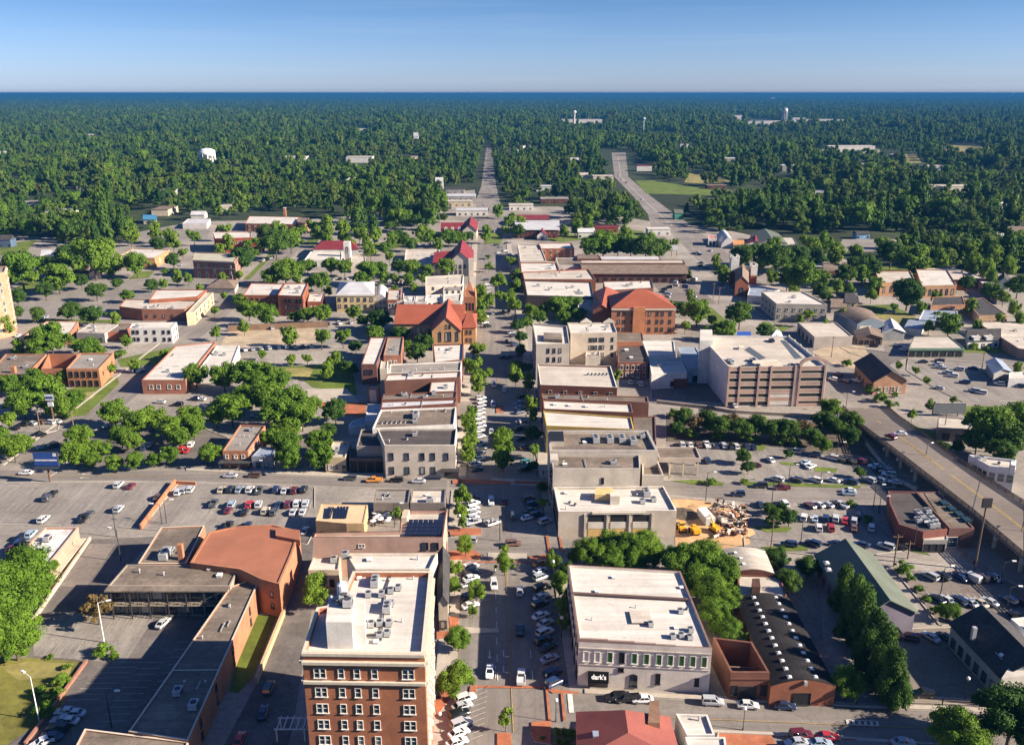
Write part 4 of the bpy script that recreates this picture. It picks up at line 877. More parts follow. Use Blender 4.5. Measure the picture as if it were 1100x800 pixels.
# courthouse
b = hip('courthouse', 'brick courthouse under a big orange red hipped roof', 'courthouse', [(657, 331), (726, 331), (712, 318), (654, 318)], 13.5, 6.5, WB(BRKO), ROR, kind='hip', over=.4, infr=.85)
windows(b, 0, [9.6, 5.6, 1.6], [.12, .2, .32, .52, .60, .72, .80, .92], 1.2, 2.0, 'dark', True); band(b, 0, 12.5, .9, .5, TRIM_T, 'battlement')
windows(b, 1, [9, 5, 1.5], (4, .15, .85), 1.3, 2, 'dark', True); block_on(b, 0, .43, 0, (6, .9, 14.2), WB((0.48, .2, .09)), 'projecting_bay')
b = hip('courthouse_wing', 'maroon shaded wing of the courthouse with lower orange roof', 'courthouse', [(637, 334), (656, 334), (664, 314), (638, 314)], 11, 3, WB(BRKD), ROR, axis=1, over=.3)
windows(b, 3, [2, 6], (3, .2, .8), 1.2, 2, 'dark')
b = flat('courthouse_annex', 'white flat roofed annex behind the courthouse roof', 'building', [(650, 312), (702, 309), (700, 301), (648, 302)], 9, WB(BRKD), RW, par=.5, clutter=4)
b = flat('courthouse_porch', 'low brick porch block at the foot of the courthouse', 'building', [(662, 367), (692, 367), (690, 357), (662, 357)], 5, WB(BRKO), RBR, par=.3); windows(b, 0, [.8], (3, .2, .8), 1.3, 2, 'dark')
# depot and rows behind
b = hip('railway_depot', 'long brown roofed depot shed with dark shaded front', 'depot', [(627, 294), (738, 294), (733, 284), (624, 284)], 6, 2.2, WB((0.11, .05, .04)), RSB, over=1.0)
windows(b, 0, [.6], (12, .05, .95), 2.4, 2.6, 'void')
b = flat('depot_ridge_shed', 'long pale roofed shed right behind the brown depot', 'shed', [(624, 282.5), (736, 282.5), (734, 279.5), (624, 279.5)], 8.2, WB(BRKD), RCR, par=.3)
b = flat('silver_shed', 'long shed half brown half silver roofed before the row of trees', 'shed', [(646, 279), (710, 279), (708, 275), (644, 275)], 7.0, WB((0.25, .1, .06)), RSI, par=.2)
b = flat('silver_shed', 'short brown roofed end of the silver shed', 'shed', [(620, 278), (644.5, 278), (643, 273.5), (620, 273.5)], 7.2, WB(BRKD), RBR, par=.2)
b = flat('brick_store_block', 'two-storey brick store block with arched windows behind white roofs', 'building', [(581, 267), (617, 267), (614, 261), (578, 261)], 9, WB(BRK), RW, par=.5); windows(b, 0, [1.5, 5], (5, .1, .9), 1.4, 2.2, 'arch', True)
b = flat('street_row_shop', 'cream roofed corner shop at the far end of the right row', 'shop', [(559, 280), (587, 280), (580, 263), (556, 262)], 8.5, WS(BEI), RCR, par=.5, clutter=3)
b = flat('street_row_shop', 'white roofed shop with two parapets in the far right row', 'shop', [(560, 293), (602, 293), (598, 282), (559, 282)], 8.5, WB(BRK), RW, par=.6, clutter=5)
b = flat('street_row_shop', 'low white fronted building with small windows behind the far row', 'shop', [(600, 285), (637, 285), (634, 277), (597, 277)], 6, WS(WHT), RBR, par=.4); windows(b, 0, [1.5], (6, .1, .9), 1.2, 1.8, 'dark', True)
b = flat('street_row_shop', 'grey and white roofed shop below a brick parapet in the far row', 'shop', [(563, 300), (640, 300), (632, 289), (561, 292)], 9, WB(BRK), RCR, par=.6, clutter=4)
b = flat('street_row_shop', 'wide white roofed shop with a dark front over the side-street trees', 'shop', [(566, 317), (638, 319), (635, 303), (563, 301)], 9, WS((0.10, .07, .06)), RW, par=.6, clutter=8)
b = flat('street_row_shop', 'stepped white building between the wide shop and the courthouse', 'shop', [(621, 330), (640, 330), (640, 320), (621, 320)], 8, WS(WHT), RCR, par=.4, clutter=4)
# ---- left street frontage, near to far
b = flat('tan_corner_building', 'tan two-storey corner building with two rows of dark windows', 'building', [(413, 478), (489, 478), (491, 460), (405, 460)], 11.3, WS((0.53, .455, .37)), RD, par=.7, cap=WS(WHT))
windows(b, 0, [6.3, 1.6], [.09, .31, .53, .68], 1.4, 2.4, 'dark'); windows(b, 0, [6.3], [.87], 1.4, 2.4, 'dark'); block_on(b, 0, .94, 0, (4.4, .3, 3.0), FRAME_D, 'shopfront'); windows(b, 1, [1, 6], (4, .15, .85), 1.5, 2.2, 'dark')
for u, v, k in ((446, 468, 'ac'), (437, 472, 'fan'), (418, 475, 'vent')): x, y = at(b, u, v, 10.6); unit(b, k, x, y)
m = MB(); m.box((0, -1.2, 0), (5.6, 2.4, .25)); put(b, 0, .93, 3.3, m.me('canopy', [FRAME_D]), 'canopy')
b = flat('dark_roof_rear', 'dark roofed rear half of the tan corner building', 'building', [(383, 479), (412, 479), (405, 460.5), (388, 461)], 8.5, WS((0.30, .27, .24)), RD, par=.4, clutter=2)
b = flat('covered_yard', 'black roofed yard shelter with pale posts beside the tan corner building', 'shelter', [(375, 492), (411, 492), (412, 482), (376, 482)], 5.0, WS((0.14, .11, .09)), RD, par=.2, z0=0); windows(b, 0, [.3], (4, .12, .88), 2.2, 3.6, 'void')
b = flat('sandstone_office', 'small sandstone office with two white windows facing the cross street', 'office', [(349, 491), (371, 491), (377, 474), (358, 474)], 5.5, WS((0.46, .36, .22)), RCR, par=.4, clutter=2); windows(b, 0, [1.2], [.25, .55], 1.4, 1.7, 'white'); windows(b, 0, [.2], [.9], 1.1, 2.4, 'dark')
b = flat('white_parapet_shop', 'brown roofed shop with a white front parapet and a line of vents', 'shop', [(400, 460), (488, 456), (490, 437), (409, 440)], 10.0, WS(WHT), RBR, par=.6)
for i in range(6): x, y = at(b, 410 + i * 5, 455 - i * .2, 9.4); unit(b, 'fan', x, y)
for u, v, k in ((446, 442, 'hatch'), (447, 448, 'big'), (446, 454, 'ac'), (420, 443, 'vent'), (468, 442, 'vent'), (478, 442, 'fan'), (440, 454, 'fan')): x, y = at(b, u, v, 9.4); unit(b, k, x, y)
b = flat('silver_band_shop', 'shop with a silver grey roof band in the left street row', 'shop', [(409, 438), (489, 433), (491, 428.5), (410, 431)], 10.5, WB(BRKD), RSI, par=.4, clutter=2)
b = flat('dark_brown_shop', 'shop with a dark brown tar roof in the left street row', 'shop', [(410, 429.5), (490, 427), (491, 420), (412, 423)], 9.6, WB(BRKD), RBR, par=.5, clutter=6)
b = flat('skylight_shop', 'low white skylight roof before a tall brown brick wall', 'shop', [(461, 421), (490, 420), (491, 409), (463, 410)], 9.2, WB(BRKD), RW, par=.3, clutter=1)
b = flat('brown_wall_shop', 'white banded roof above a tall blank brown brick wall', 'shop', [(413, 409), (494, 405), (495, 398.5), (416, 401.5)], 10.6, WB((0.15, .07, .05)), RW, par=.5, clutter=3)
b = flat('olive_roof_shop', 'shop with a plain grey olive roof and white back parapet', 'shop', [(418, 401), (495, 398), (496, 388), (419, 391)], 10.2, WS(WHT), RG, par=.5)
for i in range(4): x, y = at(b, 432 + i * 15, 399 - i * .7, 9.7); unit(b, 'vent', x, y)
b = flat('notched_white_shop', 'white roofed shop with a maroon wall just below the church', 'shop', [(467, 389), (497, 386), (498, 369), (465, 370)], 10, WB(BRKD), RW, par=.6, clutter=4)
b = flat('grey_arch_shop', 'grey roofed brick shop with arched windows and a pink lit side', 'shop', [(412, 381.5), (431, 381.5), (433.5, 362), (416.5, 362)], 9, WB((0.36, .17, .11)), RG, par=.5, clutter=3); windows(b, 0, [4.4, .8], [.35, .65], 1.3, 2.0, 'arch', True)
b = flat('white_slab_shop', 'tall brick shop with a bright white roof at the plaza edge', 'shop', [(388, 391), (404.5, 391), (415, 362), (398, 362)], 9, WB((0.17, .08, .065)), RW, par=.5); windows(b, 0, [4.6], [.3, .62], 1.3, 2.0, 'dark', True)
b = flat('white_annex_tower', 'narrow white rendered annex between two brick shops', 'building', [(408, 396), (416, 396), (417, 384), (410, 384)], 6.5, WS(BEI), RCR, par=.3)
b = flat('plaza_kiosk', 'small brick and concrete stair tower at the plaza corner', 'kiosk', [(395, 417), (407, 417), (408, 414), (397, 414)], 6, WB(BRKO), RCR, par=.3); block_on(b, 0, .45, .2, (2.6, .15, 5.2), WS(WHT), 'concrete_panel')
b = flat('plaza_deck', 'low white walled deck behind the left street row', 'building', [(392, 452), (407, 452), (409, 434), (395, 434)], 4.5, WS(WHT), RSI, par=.3)
b = flat('plaza_deck', 'sloping pale loading dock behind the dark roofed shops', 'building', [(374, 458), (392, 456), (405, 444), (378, 452)], 3.5, WS(WHT), RBL, par=.3)
b = flat('orange_brick_shop', 'small orange brick shop with a porch beside the cross street', 'shop', [(239, 484), (266, 484), (285, 457), (258, 456)], 6, WB(BRKO), RG, par=.5, clutter=5)
windows(b, 0, [3.4], [.15, .5, .8], 1.1, 1.3, 'white'); windows(b, 1, [1, 3.6], (5, .1, .9), 1.0, 1.5, 'white'); m = MB(); m.box((0, -1.3, 0), (10, 2.6, .25)); [m.box((x, -2.4, -1.3), (.18, .18, 2.6)) for x in (-4.6, -1.5, 1.5, 4.6)]; put(b, 0, .5, 2.7, m.me('porch', [RSH]), 'porch')
b = flat('blue_grey_shop', 'shaded blue grey shop between trees next to the orange brick one', 'shop', [(270, 490), (292, 490), (297, 480), (280, 480)], 4.6, WS((0.22, .24, .26)), RBL, par=.3); windows(b, 0, [.8], [.3, .7], 1.2, 1.6, 'dark')
# church
b = hip('brick_church', 'tan brick church with a long orange tiled roof', 'church', [(424, 348), (498, 348), (500, 332), (432, 332)], 9.0, 6.0, WB(BRKT), ROR, over=.5)
windows(b, 0, [3.4], (6, .1, .5), 1.2, 3.2, 'arch', True)
b2 = hip('church_transept', 'tall gabled church front with narrow arched windows', 'church', [(464, 356), (495, 355.5), (496, 334), (468, 335)], 9.5, 6.5, WB(BRKT), ROR, axis=1, over=.4)
windows(b2, 0, [4.6], [.27, .5, .62, .86], 1.3, 4.2, 'archd', True); windows(b2, 0, [10.6], [.5, .62], .9, 1.8, 'archd', True); windows(b2, 0, [1.0], [.3, .45, .6], 1.3, 1.7, 'archd', True)
windows(b2, 1, [2, 6], (3, .2, .8), 1.2, 2, 'archd', True)
b3 = hip('church_porch', 'square church stair block with a low orange hip roof', 'church', [(497, 352), (511, 352), (512, 337), (498, 338)], 8.5, 3.5, WB(BRKT), ROR, kind='hip', over=.4, infr=.6)
windows(b3, 0, [5.2, 1.4], [.3, .6], 1.0, 2.0, 'dark', True)
c = U(505, 330, 10); root = empty('church_steeple', (c.x, c.y, 0)); tag(root, 'orange brick bell tower with four corner spires beside the church', 'steeple')
m = MB(); m.box((0, 0, 8), (6.4, 6.4, 16)); m.build('tower', [WB(BRKO)], root)
m = MB(); m.poly([(-3.2, -3.2, 16), (3.2, -3.2, 16), (0, 0, 24)]); m.poly([(3.2, -3.2, 16), (3.2, 3.2, 16), (0, 0, 24)]); m.poly([(3.2, 3.2, 16), (-3.2, 3.2, 16), (0, 0, 24)]); m.poly([(-3.2, 3.2, 16), (-3.2, -3.2, 16), (0, 0, 24)]); m.build('spire', [WB(BRKO)], root)
for x in (-2.7, 2.7):
    for y in (-2.7, 2.7):
        m = MB(); m.tube((x, y, 14), (x, y, 18), .65, .55, 6); m.tube((x, y, 18), (x, y, 21), .6, .05, 6); m.build('pinnacle', [WB((0.40, .2, .1))], root)
for k in range(3):
    m = MB(); m.box((0, -3.24, 0), (1.1, .1, 4)); o = m.build('belfry_opening', [DARKG], root); o.location = ((k - 1) * 1.7, 0, 11)
tb = Bld(); tb.root = root; tb.Q = [Vector((-3.2, -3.2, 0)), Vector((3.2, -3.2, 0)), Vector((3.2, 3.2, 0)), Vector((-3.2, 3.2, 0))]; tb.c = c; windows(tb, 1, [3, 7], [.35, .7], .9, 2.2, 'archd'); windows(tb, 3, [3, 7], [.35, .7], .9, 2.2, 'archd')
# rows behind the church
for l_, q, h, w, r_ in (('white roofed shop with sloping parapets left of the belfry', [(476, 323), (495, 323), (496, 315), (477, 316)], 9, WS(WHT), RCR), ('pale shop with skylight frames on its roof by the belfry', [(457, 307), (497, 305), (498, 295), (457, 297)], 7.5, WS(BEI), RCR), ('low grey shop tucked under the skylight shop by the belfry', [(476, 313), (497, 312), (498, 306), (477, 307)], 6.5, WS(BEI), RG),
                      ('white shop with a garage opening behind the church roof', [(458, 324), (475, 323), (475, 316), (458, 317)], 7.5, WS(WHT), RW), ('white stepped shop in the row left of the church ridge', [(446, 324), (457, 324), (458, 318), (447, 318)], 8, WS(WHT), RCR),
                      ('grey white narrow shop in the middle of the side-street row', [(434, 324), (445, 324), (446, 318), (435, 318)], 8, WS(WHT), RW), ('pale narrow shop beside the red brick one in the side-street row', [(426, 323), (433.5, 323), (434, 315), (427, 315)], 8, WS(BEI), RSI)):
    b = flat('side_street_shop', l_, 'shop', q, h, w, r_, par=.5, clutter=2); windows(b, 0, [1, 4.8], (3, .2, .8), 1.3, 1.8, 'dark')
b = flat('red_brick_shop', 'narrow red brick shop with arcade front in the side-street row', 'shop', [(416, 322), (430, 322), (431, 311), (417, 311)], 8.5, WB(BRK), RCR, par=.5); windows(b, 0, [.5, 4], (4, .15, .85), 1.3, 2.2, 'arch', True)
b = vault('arched_gable_shop', 'grey fronted shop with a rounded gable beside the yellow building', 'shop', [(401, 322), (416, 322), (417, 311), (402, 311)], 6.5, 3.0, WS((0.45, .42, .40)), RSI, n=8); windows(b, 0, [1, 4], (3, .2, .8), 1.3, 1.8, 'dark', True)
b = hip('yellow_brick_block', 'long cream yellow block with grey pitched roof and paired windows', 'building', [(361, 317), (402, 317), (402, 303), (365, 303)], 9.5, 3.2, WS((0.58, .45, .24)), RSI, kind='hip', over=.2, infr=.6)
windows(b, 0, [6, 2.2], (6, .08, .92), 1.5, 2.0, 'dark', True); band(b, 0, 8.9, .6, .3, TRIM_T)
b = flat('corner_brick_hall', 'three-storey red brick hall with white roof behind two round trees', 'hall', [(298, 317), (325, 318), (331, 304), (306, 304)], 11.5, WB(BRK), RW, par=.6, clutter=5); windows(b, 0, [7.6, 4, .6], [.3, .45, .6, .75, .9], 1.3, 2.1, 'dark', True); windows(b, 1, [7, 3], (4, .1, .9), 1.2, 2, 'dark')
b = flat('corner_hall_wing', 'wide white roofed wing of the brick hall on the street corner', 'hall', [(261, 317), (297, 317), (306, 304.5), (270, 304)], 8, WB(BRK), RW, par=.5, clutter=3); windows(b, 0, [1, 4.4], (6, .1, .9), 1.3, 1.8, 'dark')
b = flat('low_brick_shop', 'low red brick shop beside the three-storey hall', 'shop', [(330, 324), (346, 324), (349, 315), (332, 315)], 6, WB(BRK), RW, par=.4, clutter=3); windows(b, 0, [1], (3, .2, .8), 1.4, 2.2, 'arch', True)
b = hip('red_roof_chapel', 'large house with deep red gabled roofs beside the main street', 'building', [(465, 284), (489, 282), (510, 280), (508, 272), (470, 273)][:2] + [(489, 270), (470, 271)], 8, 4, WS(BEI), RMA, over=.5)
windows(b, 0, [1.5, 4.6], (4, .15, .85), 1.5, 2.0, 'dark', True)
b = hip('red_gable_house', 'steep deep red roofed gable house with stone front and tall windows', 'building', [(481, 283), (508, 283), (508, 269), (486, 269)], 8.5, 7.5, WS((0.50, .44, .38)), RMA, axis=1, over=.6)
windows(b, 0, [1.5, 5], (5, .15, .85), 1.6, 2.6, 'dark', True); m = MB(); m.box((0, -.4, 0), (3.4, .8, 12)); put(b, 0, .93, 6, m.me('stone_bay', [WS(BEI)]), 'stone_bay')
b = hip('maroon_dormer_house', 'long house with maroon roof and three white dormers', 'building', [(474, 248), (498, 248), (498, 241), (475, 241)], 7, 4, WS(BEI), RMA, over=.5)
windows(b, 0, [1.2, 4], (6, .1, .9), 1.4, 1.8, 'dark', True)
for t in (.2, .5, .8): m = MB(); m.box((0, 1.0, 1.2), (2.2, 2.6, 2.4)); m.poly([(-1.3, -.4, 2.4), (1.3, -.4, 2.4), (0, -.4, 3.6)]); put(b, 0, t, 7.2, m.me('dormer', [WS(WHT)]), 'dormer')
b = hip('maroon_gable_house', 'cream gabled end house with maroon roof on the far street', 'building', [(497, 248), (512, 248), (513, 239), (499, 239)], 8, 5, WS(BEI), RMA, axis=1, over=.5); windows(b, 0, [5, 1], [.3, .7], 1.4, 2.0, 'dark', True)
b = flat('stone_walled_yard', 'pale walled building with wide roof beside the deep red roofed house', 'building', [(434, 284), (470, 284), (472, 268), (436, 268)], 5, WS(BEI), RCR, par=.8, clutter=6)
b = hip('tiled_pavilion', 'brown brick block with white eaves and red roof across the far street', 'building', [(556, 247), (600, 247), (600, 237), (552, 237)], 7, 1.8, WB((0.16, .05, .045)), RSI, over=.8)
windows(b, 0, [.8, 4], (8, .1, .9), 1.3, 1.8, 'dark', True); b = hip('white_pavilion', 'small white gabled pavilion porch before the brown brick block', 'pavilion', [(577, 253), (588, 253), (588, 248), (578, 248)], 4, 3.6, WS(WHT), RMA, axis=1, over=.4); windows(b, 0, [.2], [.5], 2.6, 2.8, 'dark', True)
b = hip('pavilion_rear', 'low red roofed hall right behind the brown brick block', 'building', [(554, 236), (590, 236), (588, 231), (553, 231)], 6, 2, WB(BRKD), RMA, over=.4)
# left middle distance
b = flat('white_l_building', 'long white roofed brick building at the crossing of the west street', 'building', [(152, 408), (199, 408), (232, 367), (189, 371)], 6, WB((0.32, .14, .09)), RW, par=.5, clutter=4); windows(b, 0, [2.2], [.2, .37, .62, .82], 1.6, 1.8, 'white'); windows(b, 1, [1], (6, .1, .9), 1.3, 1.8, 'dark')
b = flat('white_l_wing', 'second white roofed wing with a skylight beside the plaza trees', 'building', [(212, 398), (247, 397), (257, 371), (233, 371)], 5.5, WS(WHT), RW, par=.4, clutter=2)
b = flat('brick_shell', 'orange brick building with grey roof and a roofless shell beside it', 'building', [(71, 396), (106, 396), (122, 379), (86, 379)], 8, WB((0.40, .18, .09)), RG, par=.6, clutter=2); windows(b, 0, [4.4, .6], (5, .12, .88), 1.5, 2.4, 'void'); windows(b, 1, [4], (3, .2, .8), 1, 1.6, 'void')
b = flat('brick_ruin_shell', 'roofless brick shell joined to the orange brick building', 'ruin', [(44, 396), (70, 396), (84, 380), (52, 380)], 6.5, WB((0.35, .16, .09)), G_RAIL, par=5.8, th=.4); windows(b, 0, [1], (4, .1, .9), 1.4, 2.2, 'void')
b = flat('dark_roof_warehouse', 'old brick warehouse with a dark sagging roof and a chimney', 'warehouse', [(-14, 402), (28, 402), (50, 380), (6, 380)], 7, WB((0.35, .17, .09)), RBR, par=.5, clutter=2); x, y = at(b, 15, 399, 7); m = MB(); m.box((x, y, 7.4), (1.6, 1.6, 3.6)); m.build('chimney', [WB(BRKO)], b.root)
b = flat('red_lean_to', 'small white roofed lean-to with red wall under the brick shell', 'shed', [(20, 410), (42, 410), (48, 401), (28, 401)], 3.5, WS((0.40, .07, .06)), RW, par=.2)
b = flat('white_block', 'white painted two-storey block with dark square windows', 'building', [(139, 352), (184, 352), (190, 346), (142, 347)], 8, WS((0.66, .62, .57)), RW, par=.5, clutter=2); windows(b, 0, [5, 1.4], [.08, .18, .38, .58, .8, .93], 1.3, 1.7, 'void', True); windows(b, 1, [4.6, 1], (3, .2, .8), 1.2, 1.6, 'dark')
b = flat('low_grey_block', 'low grey rendered building with cream roof panels', 'building', [(82, 357), (112, 358), (127, 348), (96, 348)], 5, WS(GRY), RCR, par=.3, clutter=2); windows(b, 0, [.6], [.6, .85], 1.4, 2, 'dark')
b = flat('brick_gap_house', 'small brick house squeezed between grey and white blocks', 'house', [(113, 357), (134, 356), (142, 348), (126, 348)], 4.5, WB(BRK), RBR, par=.3)
b = flat('white_slope_store', 'low store with bright white roof half hidden by a tree', 'store', [(26, 360), (74, 360), (84, 345), (50, 345)], 4.8, WB(BRKO), RW, par=.3); windows(b, 1, [1], (3, .2, .8), 1.2, 1.6, 'dark')
b = flat('orange_tower_block', 'tall orange brick tower block cut by the picture edge', 'building', [(-30, 298), (5, 292), (7, 286), (-26, 286)], 32, WB((0.46, .26, .16)), RG, par=.8, cap=TRIM_T)
windows(b, 1, [3 + 3.2 * i for i in range(8)], [.3, .7], 1.3, 1.9, 'white', True); windows(b, 0, [3 + 3.2 * i for i in range(8)], [.3, .55, .8], 1.3, 1.9, 'white'); band(b, 1, 30.6, .8, .4, TRIM_T); band(b, 1, 26, .4, .3, TRIM_T)
b = flat('long_brick_store', 'long brown brick store with cream roof behind the car park', 'store', [(128, 329), (152, 332), (198, 332), (214, 323), (135, 321)], 6.5, WB((0.26, .12, .08)), RCR, par=.5, clutter=4); windows(b, 1, [2], (5, .1, .9), 1.2, 1.4, 'dark', True)
b = flat('upper_brick_store', 'upper white roofed part of the long brick store', 'store', [(160, 322), (212, 318.5), (222, 311), (168, 311)], 8, WB(BRK), RW, par=.5); 
b = flat('tan_corner_store', 'tan fronted store along the west street joined to the brick store', 'store', [(200, 336), (208, 335), (229, 314), (221, 314)], 7, WS((0.50, .40, .26)), RCR, par=.4); windows(b, 1, [1, 4], (5, .1, .9), 1.3, 1.8, 'dark', True)
b = flat('tan_brick_clinic', 'wide tan brick clinic with white flat roof', 'clinic', [(123, 277), (166, 277), (182, 268), (143, 267)], 7, WB((0.42, .24, .11)), RW, par=.5, clutter=2); windows(b, 0, [2], (5, .15, .85), 1.5, 1.6, 'dark'); windows(b, 1, [2], [.3, .7], 1.5, 3, 'cream')
b = flat('brick_office_block', 'three-storey brown brick office with stone bands and cream roof', 'office', [(207, 279), (252, 281), (259, 272), (210, 271)], 12, WB((0.27, .13, .09)), ground_mat('olive cream roof', (.40, .37, .28), .1, .1), par=.6, cap=TRIM_T)
windows(b, 0, [7.6, 4.4], (5, .12, .88), 1.6, 2, 'white', True); windows(b, 0, [.6], (5, .12, .88), 2.0, 2.6, 'arch', True); windows(b, 1, [7.4, 4, .8], (4, .15, .85), 1.4, 2, 'white', True); band(b, 0, 11, .8, .4, TRIM_T); band(b, 0, 6.8, .3, .2, TRIM_T, 'string_course')
b = hip('brown_hip_pavilion', 'low brown hip roofed entrance before the brick office', 'building', [(222, 309), (252, 310), (256, 302), (232, 301)], 3.2, 3, WS(BEI), RSB, kind='hip', over=.5, infr=.7)
b = flat('red_brick_school', 'red brick hall with white roof and red lower roof', 'building', [(231, 256), (270, 255), (270, 249), (229, 249)], 11, WB((0.32, .07, .05)), RW, par=.5, cap=FRAME_W); windows(b, 0, [6.5], (7, .3, .95), 1.5, 2, 'white', True)
b = hip('red_brick_school_hall', 'lower red metal roofed front of the red brick hall', 'building', [(232, 263), (284, 262), (282, 256), (233, 257)], 5.5, 2, WB((0.34, .09, .06)), plain('bright red metal roof', (.42, .06, .05), .5), over=.5); windows(b, 0, [.8], (7, .1, .9), 1.5, 2.6, 'white', True)
b = flat('long_white_roof_school', 'long low school with pale roof and brick end wall', 'school', [(263, 240), (318, 241), (322, 233), (268, 232)], 7, WB(BRK), RW, par=.4, clutter=3); windows(b, 0, [1, 4], (8, .08, .92), 1.6, 1.6, 'white', True)
b = flat('brick_school_end', 'orange brick end block of the long low school', 'school', [(319, 238), (328, 240), (332, 234), (322, 233)], 9, WB(BRKO), RBR, par=.4); windows(b, 1, [2, 5], [.3, .7], 1.3, 1.8, 'dark', True)
x = U(307, 240, 0); root = empty('brick_chimney', (x.x, x.y, 0)); tag(root, 'square brick chimney stack standing above the school roof', 'chimney'); m = MB(); m.box((0, 0, 7), (2.6, 2.6, 14), 0, 0, .8); m.build('shaft', [WB(BRKO)], root); m = MB(); m.box((0, 0, 14.2), (2.5, 2.5, .5)); m.build('cap', [TRIM_T], root)
b = hip('mission_hall', 'hall with maroon mansard roof behind a white arcade', 'hall', [(336, 268), (385, 268), (382, 260), (344, 260)], 6.5, 3.5, WS(WHT), RMA, kind='hip', over=.3, infr=.35)
b = flat('mission_arcade', 'white flat roofed arcade front of the maroon roofed hall', 'hall', [(327, 279), (367, 279), (367, 270), (334, 270)], 5, WS(WHT), RW, par=.4); windows(b, 0, [.2], [.28, .5, .72], 2.6, 2.6, 'archd', True)
c = U(374, 282, 0); root = empty('mission_campanile', (c.x, c.y, 0)); tag(root, 'square white tower with one tall dark arched opening', 'tower'); m = MB(); m.box((0, 0, 7.5), (4.6, 4, 15)); m.build('shaft', [WS(WHT)], root)
tb.root = root; tb.Q = [Vector((-2.3, -2, 0)), Vector((2.3, -2, 0)), Vector((2.3, 2, 0)), Vector((-2.3, 2, 0))]; windows(tb, 0, [3], [.5], 1.8, 8, 'archd', True)
b = flat('mission_terrace', 'low cream terrace wing beside the white tower', 'building', [(377, 287), (394, 287), (392, 275), (377, 275)], 4, WS(BEI), RCR, par=.4)
b = hip('white_bungalow', 'small white gabled bungalow under trees on the left', 'house', [(78, 291), (96, 292), (100, 287), (84, 286)], 3.5, 2.6, WB(BRKD), RSB, axis=1, over=.6); windows(b, 0, [.8], [.5], 1.5, 1.4, 'white', True)
b = hip('brown_bungalow', 'second gabled bungalow with cream front beside the first one', 'house', [(95, 294), (108, 294), (110, 288), (98, 287)], 3.5, 2.6, WS(BEI), RSB, axis=1, over=.5); windows(b, 0, [.8], [.5], 1.5, 1.4, 'dark', True)
b = hip('blue_roof_house', 'house with a blue metal roof at the wood edge', 'house', [(154, 236), (168, 236), (168, 233), (155, 233)], 4, 3, WS(WHT), plain('blue metal roof', (.06, .20, .34), .5), over=.5)
b = flat('lodge_wing', 'pale roofed building between the wood and the red brick hall', 'building', [(196, 240), (222, 240), (226, 235), (202, 235)], 5, WS(WHT), RSI, par=.3)
b = hip('white_side_house', 'white house half hidden under trees left of the tan clinic', 'house', [(44, 275), (60, 275), (62, 270), (48, 270)], 4, 2.5, WS(WHT), RSI, over=.5)
# ---- right middle distance
b = hip('brick_gable_office', 'brick office with a dark gabled roof beside the viaduct road', 'office', [(939, 410), (974, 409), (951, 390), (919, 390)], 5.5, 4.2, WB((0.36, .20, .12)), RSH, axis=1, over=.8)
windows(b, 0, [.8], (4, .2, .8), 1.5, 2.4, 'white', True); windows(b, 3, [.8], (5, .1, .9), 1.3, 1.6, 'dark')
b = flat('roller_shed', 'low shed with pale roof and ribbed grey wall by the billboard', 'shed', [(1007, 459), (1042, 461), (1048, 450), (1008, 447)], 5, WS((0.22, .19, .17)), RCR, par=.3); windows(b, 0, [.2], [.3, .7], 2.4, 2.8, 'void')
b = flat('white_block_building', 'white painted block building with large windows below the viaduct', 'building', [(1063, 500), (1091, 504), (1092, 494), (1041, 488)], 8, WS((0.62, .6, .6)), RCR, par=.7, clutter=2); windows(b, 0, [3.4], (3, .15, .85), 1.9, 2.6, 'white'); windows(b, 3, [4], (4, .15, .85), 1.4, 1.6, 'dark')
block(b, [(1086, 499), (1091, 500), (1091, 495), (1086, 495)], 7, 9.6, WS(WHT), 'chimney')
b = flat('brick_workshop', 'brick workshop with dark roofs and a cluster of white rooftop units', 'workshop', [(966, 563), (992, 571), (1018, 568), (992, 528), (954, 527), (956, 541)], 5.5, WB((0.20, .075, .06)), RD, par=.4)
for u, v in ((986, 553), (990, 557), (996, 551), (999, 557), (1003, 561), (1005, 565), (995, 562), (986, 561), (1000, 566)): x, y = at(b, u, v, 5.1); unit(b, 'ac', x, y)
b = flat('skylight_workshop', 'long grey roofed workshop with a row of dark skylights under the viaduct', 'workshop', [(1020, 567), (1047, 567), (1008, 528), (984, 528)], 5.8, WB((0.19, .1, .08)), RBR, par=.3)
for i in range(4):
    x, y = at(b, 1014 + i * 8 , 541 + i * 6, 5.6); m = MB(); m.box((0, 0, .35), (1.9, 2.6, .7)); o = m.build('skylight', [plain('dark teal glazing', (.02, .04, .045), .3)], b.root); o.location = (x, y, 5.5)
windows(b, 0, [.2], [.2], 2.8, 3.0, 'white')
b = flat('workshop_porch', 'white fronted porch between the two dark workshops', 'building', [(992, 580), (1018, 580), (1018, 571), (993, 571)], 3.6, WS(GRY), RCR, par=.2); windows(b, 0, [.3], [.2, .5, .8], 1.6, 2.2, 'void')
b = hip('green_roof_hall', 'long hall with a dark green metal gable roof beside the cedar row', 'hall', [(921, 665), (983, 657), (936, 596), (878, 597)], 5.2, 4.2, WS((0.16, .14, .17)), RGN, axis=1, over=.7)
gh = b; windows(b, 3, [.8], (7, .1, .9), 1.4, 1.8, 'dark'); windows(b, 0, [.8], [.5], 2.4, 2.4, 'white')
for u, v in ((888, 604), (890, 611)): x, y = at(b, u, v, 7.4); unit(b, 'dome', x, y, z=7.1, s=1.0)
b = hip('grey_gable_workshop', 'grey blue workshop with a dark gable roof above the fenced yard', 'workshop', [(1075, 726), (1140, 728), (1082, 668), (1022, 670)], 5.5, 4.2, WS((0.30, .33, .35)), RSH, axis=1, over=.5)
